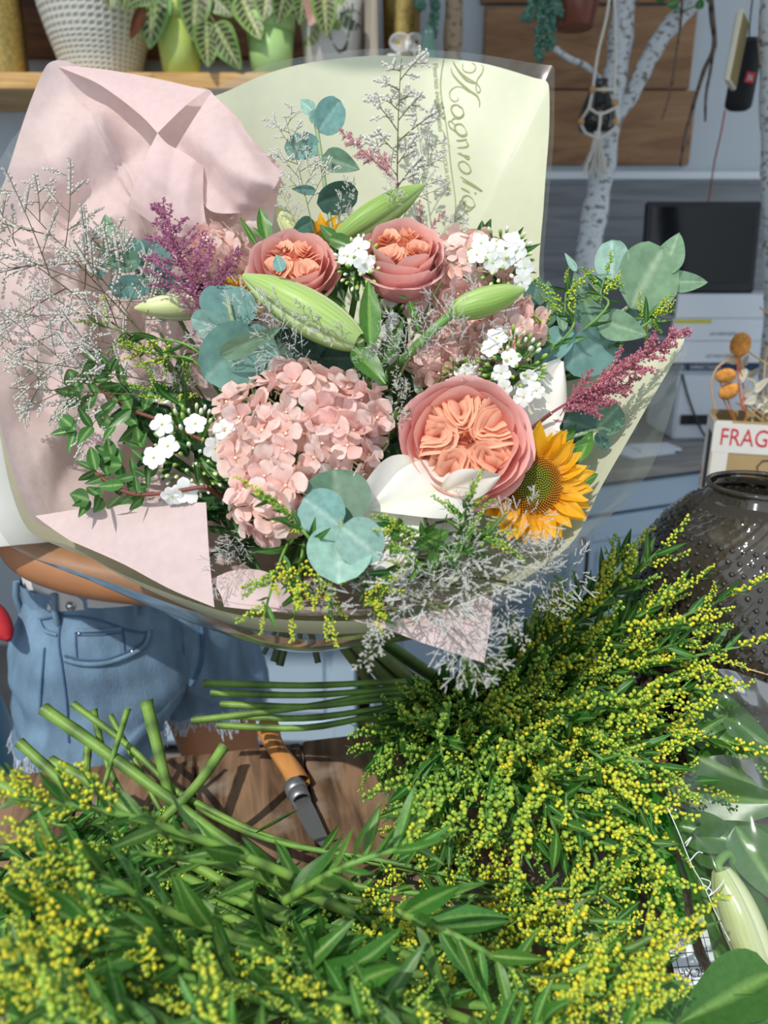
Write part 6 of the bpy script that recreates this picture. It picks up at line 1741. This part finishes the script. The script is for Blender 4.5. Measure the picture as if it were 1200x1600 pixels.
def stalk(label, path, ripe, grp, nleaf=16, nspray=12, leaf=.055, spr=.042, r0=.0045, spray_t=.55, leaf_t=.30, bias=Vector((0, -.6, .8)), young=False, name='goldenrod_stalk', ends=True, wild=.9, leafmesh=None):
    """one cut stalk: stem, leaves along it, flower sprays towards the tip; path in world points"""
    pts = [lift(p, .010) for p in catmull(path, 26)]
    t = thing(name, label, 'goldenrod', pts[0], grp)
    L_ = sum((pts[i + 1] - pts[i]).length for i in range(26))
    def pos(f_):
        i = min(int(f_ * 26), 25); return pts[i].lerp(pts[i + 1], f_ * 26 - i), (pts[min(i + 2, 26)] - pts[max(i - 1, 0)]).normalized()
    rad = [r0 * (1 - .6 * k / 26) * (1.10 if k % 3 == 0 else 1) for k in range(27)]
    c0 = lin('#7da244')
    part('stem', (MB().tube(pts, rad, 7, lambda q: mix(c0, lin('#5d9040'), q) if int(q * 26) % 3 else mix(c0, lin('#3f5a2a'), .8), capcol=lin('#dfe6c0')), M['stem']), t)
    b = bias.normalized()
    for k in range(nleaf):
        f_ = leaf_t + (.97 - leaf_t) * (k + rnd.random()) / nleaf
        p, d = pos(f_)
        rv = Vector((rnd.gauss(0, 1), rnd.gauss(0, 1), rnd.gauss(0, 1))); rv = rv - d * rv.dot(d); rv = (rv.normalized() * wild + b * .55).normalized()
        e = p + (d * rnd.uniform(.5, 1.0) + rv * .8).normalized() * leaf * rnd.uniform(.6, 1.3) * (1.15 - .5 * f_)
        e = lift(e, .012)
        part('leaf', pick(leafmesh or (LGY if young else LG)), t, frame(p, e, rnd.uniform(-50, 50), n=(b + rv * .3)))
    for k in range(nspray):
        f_ = spray_t + (1 - spray_t) * (k + rnd.random() * .8) / nspray if k < nspray - 1 else 1.0
        p, d = pos(min(f_, 1.0))
        rv = Vector((rnd.gauss(0, 1), rnd.gauss(0, 1), rnd.gauss(0, 1))); rv = rv - d * rv.dot(d); rv = (rv.normalized() * wild + b * .5).normalized()
        dirn = (d * rnd.uniform(.5, 1.0) + rv * .75).normalized() if k < nspray - 1 else d
        ln = spr * rnd.uniform(.75, 1.3) * (1.1 - .3 * max(0, f_ - .8) / .2)
        q = max(0, min(3, int(round(ripe + rnd.gauss(0, .55) + .5 * (f_ - .7)))))
        part('flower_spray', SPR[q][rnd.randrange(3)], t, frame(p, lift(p + dirn * ln, .012), rnd.uniform(-40, 40), n=b))
    return t

# A: big bunch on the right, cut ends pointing left, heads fanning over the table toward the smoky vase
GA_TOP = 'goldenrod stalks reaching up beside the smoky vase'
GA = 'goldenrod stalks in the bunch under the bouquet'
LA_TOP = 'goldenrod stalk with bright yellow tip in the bunch leaning against the smoky glass vase'
LA = 'goldenrod stalk with green and yellow buds in the heaped bunch right of the knife'
LA_STEM = 'goldenrod stalk with a long bare green stem whose cut end points at the denim shorts'
LA_GREEN = 'goldenrod stalk with small green buds drooping over the bare table beside the knife'
LA_YEL = 'goldenrod stalk with ripe yellow buds beside the strap leaves'
up_tips = [(1032, 858, .79, 2.3), (975, 872, .86, 1.8), (1132, 935, .755, 2.7), (1147, 1012, .755, 2.2), (1138, 1162, .73, 2.6), (1062, 925, .77, 2.0), (1000, 955, .81, 1.8), (930, 930, .93, 1.3), (1092, 1075, .75, 2.2), (1042, 1140, .74, 2.2), (1082, 1225, .72, 2.0), (880, 960, .92, 1.0), (1010, 1030, .79, 1.9), (1075, 1000, .76, 2.1), (990, 900, .83, 1.4)]
for i, (x, y, d, rp) in enumerate(up_tips):
    bx = 560 + 25 * (i % 5); by = 1075 + 11 * (i % 6)
    pth = [at(bx, by, .90), at(720 + 12 * (i % 4), 1088 + 8 * (i % 5), .87), at((x + 760) / 2, (y + 1085) / 2 + 6, (d + .86) / 2), at(x, y, d)]
    stalk({0: 'goldenrod stalk whose yellow tip stands tallest beside the smoky vase', 1: 'goldenrod stalk with pale green tip in front of the blue cabinet door', 2: 'goldenrod stalk whose yellow tip overlaps the raffia strand on the vase', 3: 'goldenrod stalk with a slender tip reaching across the lower vase', 4: 'goldenrod stalk with bright yellow tip lying over the film wrapped lilies'}.get(i, LA_TOP), pth, rp - .45, GA_TOP, 22, 12, .050, .050, .0035, .42, .32, Vector((-.1, -.5, .8)))
mid_tips = [(960, 1050, .80, 1.8), (900, 1010, .83, 1.3), (1025, 1295, .68, 2.2), (985, 1230, .70, 2.2), (905, 1130, .745, 1.8), (875, 1245, .68, 1.9), (945, 1375, .655, 2.2), (885, 1350, .65, 1.9), (800, 1085, .775, 1.1), (765, 1150, .735, 1.3), (825, 1200, .70, 1.6), (765, 1295, .68, 1.4), (690, 1205, .72, .9), (645, 1290, .715, .9), (705, 1345, .68, 1.1), (625, 1155, .775, .7), (845, 1050, .81, 1.2), (735, 1085, .80, .9), (960, 1160, .73, 2.0), (1000, 1350, .66, 2.4), (830, 1310, .66, 1.6), (585, 1190, .80, .5), (680, 1110, .79, .8), (930, 1300, .67, 2.1), (790, 1230, .69, 1.5), (660, 1350, .70, .9), (870, 1170, .72, 1.6), (1040, 1210, .71, 2.4), (980, 1110, .76, 2.1), (720, 1260, .695, 1.2)]
ends = [(318, 1067), (330, 1082), (300, 1126), (345, 1100), (360, 1118), (340, 1133)]
for i, (x, y, d, rp) in enumerate(mid_tips):
    if i < 6:
        ex, ey = ends[i]; st = [at(ex, ey, .90), at(480, ey + (4 if i != 2 else -22), .885), at(640, 1065 + 9 * i, .86)]
    else: st = [at(600 + 10 * (i % 5), 1100 + 9 * (i % 5), .88)]
    kx = 690 + (x - 690) * .35; ky = 1085 + (y - 1085) * .25
    pth = st + [at(kx, ky, .835 + .4 * (d - .8) * .3), at(x - (x - kx) * .35, y - (y - ky) * .55, d + .012), at(x, y, d)]
    lab_, grp_ = (LA_STEM, 'goldenrod stalks with long bare stems') if i < 6 else (LA_GREEN, 'green budded goldenrod stalks by the bare table') if rp < 1.05 else (LA_YEL, 'yellow budded goldenrod stalks by the strap leaves') if rp > 1.95 else (LA, GA)
    stalk(lab_, pth, rp - .75, grp_, 26, 11, .046, .052, .0042 if i < 6 else .0032, .52 if i < 6 else .35, .45 if i < 6 else .2)
# lower layer that fills the heap
for i in range(16):
    x = rnd.uniform(620, 1060); y = rnd.uniform(1050, 1360); d = .755 - (y - 1050) / 310 * .03 + .05
    kx, ky = 700, 1110
    stalk('shaded goldenrod stalk at the bottom of the heaped bunch', [at(640, 1110, .90), at(kx + (x - kx) * .4, ky + (y - ky) * .3, .86), at(x, y, d)], .8, 'goldenrod stalks underneath the bunch', 26, 8, .055, .044, .003, .4, .15)

# B: stalks crossing the table, thick cut ends beside the shorts, heads to the right
GBk = 'goldenrod stalks lying across the table in front of the knife'
LBk = 'goldenrod stalk with a bare cut stem lying across the table before the knife'
Bp = [([(68, 1108, .82), (150, 1165, .80), (260, 1245, .77), (400, 1345, .72), (560, 1430, .67), (740, 1490, .62), (860, 1520, .60)], .0085, 1.5),
      ([(114, 1100, .83), (200, 1165, .81), (300, 1255, .78), (420, 1312, .74), (600, 1345, .70), (800, 1385, .665), (985, 1388, .635)], .0048, 2.0),
      ([(228, 1095, .80), (245, 1165, .79), (262, 1235, .78), (275, 1300, .77), (330, 1400, .72), (430, 1480, .66)], .0085, .8),
      ([(30, 1160, .80), (90, 1215, .785), (150, 1275, .77), (300, 1340, .73), (520, 1400, .69), (760, 1430, .645), (1000, 1442, .61)], .0068, 2.0),
      ([(78, 1190, .80), (150, 1228, .785), (230, 1290, .76), (380, 1400, .70), (560, 1470, .65), (800, 1500, .60), (1008, 1478, .58)], .0080, 2.2),
      ([(-10, 1220, .76), (80, 1270, .75), (180, 1325, .73), (330, 1410, .68), (540, 1500, .60), (800, 1560, .55), (980, 1545, .53)], .0085, 1.8),
      ([(350, 1166, .80), (300, 1235, .77), (220, 1310, .74), (165, 1352, .72), (90, 1400, .66), (40, 1460, .6)], .0072, .9),
      ([(146, 1108, .83), (160, 1170, .82), (190, 1240, .79), (260, 1330, .74), (360, 1420, .68), (470, 1520, .60)], .0048, .8),
      ([(200, 1106, .80), (180, 1170, .79), (160, 1235, .78), (135, 1300, .75), (105, 1380, .68)], .0042, .6),
      ([(172, 1118, .83), (215, 1195, .81), (270, 1290, .78), (400, 1380, .72), (600, 1440, .66), (870, 1470, .61)], .0040, 1.5),
      ([(138, 1158, .83), (135, 1215, .81), (142, 1270, .79), (180, 1360, .72), (260, 1460, .64)], .0058, .8),
      ([(110, 1290, .74), (200, 1330, .73), (330, 1390, .69), (470, 1450, .64), (640, 1520, .57), (880, 1520, .53), (1072, 1436, .52)], .0070, 2.7),
      ([(125, 1300, .72), (260, 1345, .72), (420, 1360, .71), (640, 1395, .68), (900, 1400, .64), (960, 1360, .64)], .0050, 1.8),
      ([(280, 1240, .78), (400, 1300, .75), (520, 1335, .72), (700, 1372, .69), (880, 1430, .64)], .0045, 1.4),
      ([(300, 1350, .70), (430, 1420, .66), (600, 1480, .60), (760, 1530, .56), (930, 1540, .52), (1045, 1490, .51)], .0060, 2.5),
      ([(330, 1420, .66), (500, 1500, .60), (680, 1560, .54), (860, 1575, .50), (1010, 1560, .48)], .0055, 2.3),
      ([(320, 1300, .75), (450, 1400, .69), (620, 1425, .66), (780, 1455, .62), (930, 1500, .57)], .0050, 1.7)]
for i, (pp, r0, rp) in enumerate(Bp):
    stalk({0: 'thick goldenrod stem with a slanting cut end overlapping the denim shorts', 2: 'short upright thick goldenrod stem standing in front of the shorts hem', 6: 'goldenrod stem crossing the others and leaning toward the knife handle', 1: 'thin goldenrod stalk running closest to the knife blade', 11: 'goldenrod stalk with the large yellow tip beside the white label'}.get(i, LBk), [at(*p) for p in pp], rp - .4, GBk, 11, 11, .043, .044, r0 * .8, .66, .46, Vector((0, -.45, .85)), young=(i % 2 == 0))
# leafy layer under the crossing stems
for i in range(15):
    x0 = rnd.uniform(20, 300); y0 = rnd.uniform(1420, 1580); x1 = x0 + rnd.uniform(250, 520); y1 = y0 + rnd.uniform(20, 140)
    d0 = .80 - (y0 - 1300) / 300 * .20; d1 = d0 - .02
    stalk('leafy goldenrod stalk pressed under the crossing stems on the table', [at(x0, y0, d0 + .07), at((x0 + x1) / 2, (y0 + y1) / 2, d0 + .06), at(x1, y1, d1 + .06)], .6, 'leafy goldenrod stalks under the crossing stems', 22, 4, .055, .04, .003, .8, .02, Vector((0, -.45, .85)), young=i % 2 == 0)
for i in range(14):
    x0 = rnd.uniform(-80, 180); y0 = rnd.uniform(1270, 1560); d0 = .70 - (y0 - 1270) / 300 * .18
    x1 = x0 + rnd.uniform(80, 240); y1 = y0 + rnd.uniform(-20, 120)
    stalk('leafy goldenrod stalk heaped under the yellow heads at the table corner', [at(x0 - 60, y0 - 20, d0 + .03), at((x0 + x1) / 2, (y0 + y1) / 2, d0), at(x1, y1, d0 + .01)], .5, 'leafy goldenrod stalks at the table corner', 22, 4, .050, .038, .003, .8, .02, Vector((0, -.45, .85)))
# C: heads nearest the bench edge
GCk = 'goldenrod heads at the near edge of the table'
LCk = 'goldenrod head with plump yellow green buds and broad leaves at the near table edge'
near = [(12, 1585, .38, 1.8), (-15, 1540, .40, 1.4), (22, 1245, .46, 2.4), (62, 1330, .43, 2.6), (25, 1410, .40, 2.4), (95, 1470, .41, 2.0), (60, 1565, .36, 1.6), (195, 1500, .42, 1.8), (110, 1390, .45, 2.0), (165, 1585, .37, 2.0), (270, 1520, .43, 1.8), (335, 1480, .45, 2.0), (400, 1545, .42, 1.9), (475, 1590, .40, 2.0), (300, 1590, .37, 1.8), (20, 1490, .38, 2.2), (250, 1440, .48, 1.2), (150, 1330, .50, 1.0), (560, 1600, .41, 1.2), (880, 1590, .44, 2.0), (1000, 1590, .44, 2.4)]
for i, (x, y, d, rp) in enumerate(near):
    bx = x + (190 if x < 700 else -200) + rnd.uniform(0, 120); by = y + rnd.uniform(30, 160)
    pth = [at(bx + 150, by + 60, d + .05), at(bx, by, d + .03), at((x + bx) / 2, (y + by) / 2 - 10, d + .012), at(x, y, d)]
    lab_, grp_ = (LCk, GCk) if 120 <= x < 700 else ('bright yellow goldenrod head heaped at the table corner below the cut stems', 'yellow goldenrod heads at the table corner') if x < 120 else ('goldenrod head with yellow buds at the table edge below the white label', 'goldenrod heads below the white label')
    stalk(lab_, pth, rp - (.2 if x < 120 else .9), grp_, 16, 8 if x < 120 else 5, .038, .034, .0035, .62, .15, Vector((0, -.5, .8)), young=True)
for i in range(14):
    x = rnd.uniform(60, 760); y = rnd.uniform(1400, 1600); d = .47 - (y - 1400) / 200 * .05 + rnd.uniform(0, .07)
    a = rnd.uniform(-.6, .9)
    pth = [at(x, y, d + .02), at(x + 110 * math.cos(a), y + 110 * math.sin(a) - 12, d), at(x + 230 * math.cos(a), y + 220 * math.sin(a), d + .01)]
    stalk('leafy goldenrod stalk without open flowers at the near table edge', pth, .4, 'leafy goldenrod stalks at the near table edge', 16, 3, .046, .03, .0032, .8, .02, Vector((0, -.5, .8)), young=True)

# goldenrod sprigs inside the bouquet
def sprig(label, a, b, rp, n=6, spr=.026, leaf=.026):
    A_, B_ = bq(*a), bq(*b)
    pth = [T + AX * .07, A_.lerp(T, .45) + AX * .035, A_, A_.lerp(B_, .5) + UPV * .004, B_]
    stalk(label, pth, rp - .3, None, 8, n, leaf, spr, .0018, .62, .45, (CAM - A_).normalized(), name='goldenrod_sprig')
for lab, a, b, rp in (('green goldenrod sprig pointing left below the creamy lily bud', (320, 560, .0), (150, 508, -.01), .9), ('green goldenrod sprig beneath the creamy lily bud beside the eucalyptus', (320, 580, .0), (205, 545, -.01), .9), ('small goldenrod sprig above the white phlox', (300, 650, .0), (228, 606, -.02), 1.0),
                      ('goldenrod sprig upright beside the right eucalyptus leaves', (880, 530, .02), (885, 448, .01), .9), ('goldenrod sprig between the oval eucalyptus leaves', (930, 500, .0), (946, 430, -.01), .8), ('goldenrod sprig low behind the hydrangea near the phlox on the right', (850, 560, .02), (845, 515, .0), .8),
                      ('yellow goldenrod sprig hanging below the round eucalyptus leaves', (500, 860, .0), (520, 968, -.02), 2.4), ('goldenrod sprig drooping toward the front rim left of the eucalyptus', (450, 850, .0), (412, 962, -.02), 1.4), ('goldenrod sprig drooping beside the tissue at the front rim', (475, 850, .0), (458, 965, -.02), 2.0), ('thin goldenrod sprig over the pink hydrangea', (490, 850, -.02), (412, 775, -.05), 1.3),
                      ('goldenrod sprig below the white lily petals', (560, 900, .0), (590, 965, -.02), 1.8), ('goldenrod sprig right of the round eucalyptus leaves', (660, 880, .0), (600, 905, -.02), 1.6), ('goldenrod sprig crossing the lower sunflower petals', (715, 850, -.02), (732, 782, -.045), .8), ('goldenrod sprig lying on the white statice below the sunflower', (700, 870, -.02), (770, 835, -.05), 1.0), ('tiny goldenrod sprig in front of the white lily petal', (660, 840, -.01), (612, 826, -.04), 1.2), ('goldenrod sprig at the tip of the long eucalyptus branch', (990, 520, .01), (1028, 492, .0), 1.5)):
    sprig(lab, a, b, rp)

# ------------------------------------------------------------------ wrapped lilies at the right edge of the table
def on_pile(x, y, d): return at(x, y, d)
def big_leaves(name, label, cat, lv, me, grp=None):
    t = thing(name, label, cat, at(*lv[0][0]), grp)
    for (a, b, roll, w) in lv:
        part('leaf', pick(me), t, frame(at(*a), at(*b), roll) @ Matrix.Diagonal((w, 1, 1, 1)))
    return t
lw = big_leaves('lily_bunch', 'bunch of broad lily leaves and a white green bud wrapped in clear film', 'lily', [
    ((1075, 1085, .80), (1215, 1170, .76), 10, 1.0), ((1070, 1120, .79), (1225, 1215, .75), -10, .9), ((1085, 1180, .76), (1260, 1260, .72), 0, 1.1), ((1060, 1240, .735), (1240, 1255, .70), 15, 1.0), ((1060, 1290, .72), (1180, 1325, .69), -10, 1.2), ((1075, 1330, .71), (1230, 1300, .69), 0, 1.0),
    ((1120, 1360, .70), (1220, 1500, .66), 10, 1.2), ((1090, 1370, .71), (1140, 1500, .68), -20, .9), ((1150, 1290, .69), (1230, 1420, .66), 0, 1.2), ((1080, 1440, .70), (1190, 1580, .66), 10, .8), ((1060, 1260, .74), (1110, 1430, .72), 0, .8), ((1120, 1480, .69), (1240, 1600, .64), 0, 1.2)], LB)
for (a, b, fat) in (((1125, 1360, .665), (1215, 1585, .63), .95),):
    Mx = frame(at(*a), at(*b), 15) @ Matrix.Diagonal((fat, 1, fat, 1))
    for me_ in BUDW: part('tepal', me_, lw, Mx)
part('pedicel', (bend([at(1130, 1365, .665), at(1122, 1350, .67), at(1140, 1335, .68), at(1152, 1380, .69)], .004), M['stem']), lw)
part('stem', (bend([at(1060, 1130, .82), at(1120, 1300, .74), at(1180, 1600, .66)], .006), M['stem']), lw)
big_leaves('strap_leaf', 'long bright green strap leaf with a pale midrib beside the film', 'leaf', [((988, 1235, .73), (1075, 1432, .69), 0, 1.6)], LS)
big_leaves('strap_leaf', 'narrow upright green blade beside the goldenrod heads', 'leaf', [((985, 1250, .72), (984, 1480, .66), 0, .5)], LS)
big_leaves('strap_leaf', 'dark green folded strap leaf behind the bright one', 'leaf', [((1010, 1240, .745), (1095, 1390, .72), 10, 1.6)], LS)
big_leaves('broad_leaf', 'pale green broad leaf on the table with leaf shadows across it', 'leaf', [((880, 1430, .66), (1030, 1545, .62), 0, 1.3)], LB)
big_leaves('broad_leaf', 'crumpled dark green leaf below the strap leaf', 'leaf', [((1000, 1330, .715), (1065, 1450, .69), 10, .9)], LB)
for (a, b, r_, lab) in (((1050, 1610, .60), (1125, 1530, .60), 0, 'dark green leaf in the bottom corner below the white label'), ((1210, 1520, .56), (1060, 1600, .53), 10, 'large curved green leaf beside the film at the table edge'), ((1230, 1600, .54), (1110, 1560, .55), -10, 'glossy green leaf overlapping the film near the table edge'), ((960, 1600, .58), (1080, 1540, .58), 0, 'green leaf half hidden under the goldenrod head near the label')):
    big_leaves('broad_leaf', lab, 'leaf', [(a, b, r_, 1.1)], LB)
# paper label
lp0 = at(1080, 1495, .675)
lbm = frame(at(1092, 1540, .668), at(1072, 1455, .69), 0, sc=1.0)
lb = thing('paper_label', 'white paper label with a printed grid under the clear film', 'label', lp0)
part('card', (MB().box((0, .025, 0), (.036, .052, .0006)), paper_w, False), lb, lbm)
ln_ = MB()
for k in range(4): ln_.box((-.018 + .009 * (k + .5), .025, .0006), (.0006, .050, .0002))
for k in range(5): ln_.box((0, .004 + .0105 * k, .0006), (.036, .0006, .0002))
part('grid_lines', (ln_, ink_black, False), lb, lbm)
decal('HX.25', lb, lbm @ Matrix.Translation((-.014, .0065, .0008)), .022, ink_black)
# clear film over the lilies
def film_patch(rows, n, amp, f, seed): return patch(rows, n, amp, f, seed)
fl = thing('plastic_film', 'crinkled clear plastic film wrapped over the lily leaves', 'plastic film', at(1120, 1400, .69))
part('sheet', (film_patch([[(1041, 1240, .70), (1075, 1205, .71), (1120, 1180, .72), (1230, 1185, .70)], [(1048, 1310, .685), (1085, 1300, .675), (1130, 1290, .67), (1235, 1290, .66)], [(1066, 1390, .67), (1100, 1400, .65), (1150, 1400, .64), (1240, 1420, .63)], [(1080, 1480, .655), (1115, 1500, .635), (1165, 1510, .62), (1240, 1530, .61)], [(1130, 1565, .64), (1160, 1585, .62), (1190, 1600, .61), (1240, 1620, .60)]], 40, .012, 20, 3), M['cello_haze']), fl)
part('sheet', (film_patch([[(1095, 1055, .79), (1130, 1045, .79), (1180, 1060, .78), (1240, 1080, .77)], [(1110, 1090, .765), (1150, 1095, .76), (1190, 1110, .755), (1240, 1130, .75)], [(1140, 1150, .745), (1170, 1160, .74), (1200, 1180, .735), (1240, 1200, .73)]], 26, .010, 22, 5), M['cello_haze']), fl)
thr = MB()
for pts in ([(1043, 1262), (1060, 1300), (1080, 1350), (1100, 1385), (1120, 1430), (1140, 1470)], [(1095, 1372), (1110, 1378), (1104, 1390), (1098, 1382), (1112, 1392), (1108, 1400), (1122, 1388), (1132, 1374)], [(1070, 1318), (1080, 1308), (1072, 1322)], [(1078, 1345), (1090, 1332), (1098, 1333)]):
    thr.tube(catmull([at(x, y, .648 - (y - 1262) * .00012) for x, y in pts], 40), .0005, 4)
part('glue_thread', (thr, mat('glue', lin('#dfe6de'), .3)), fl)
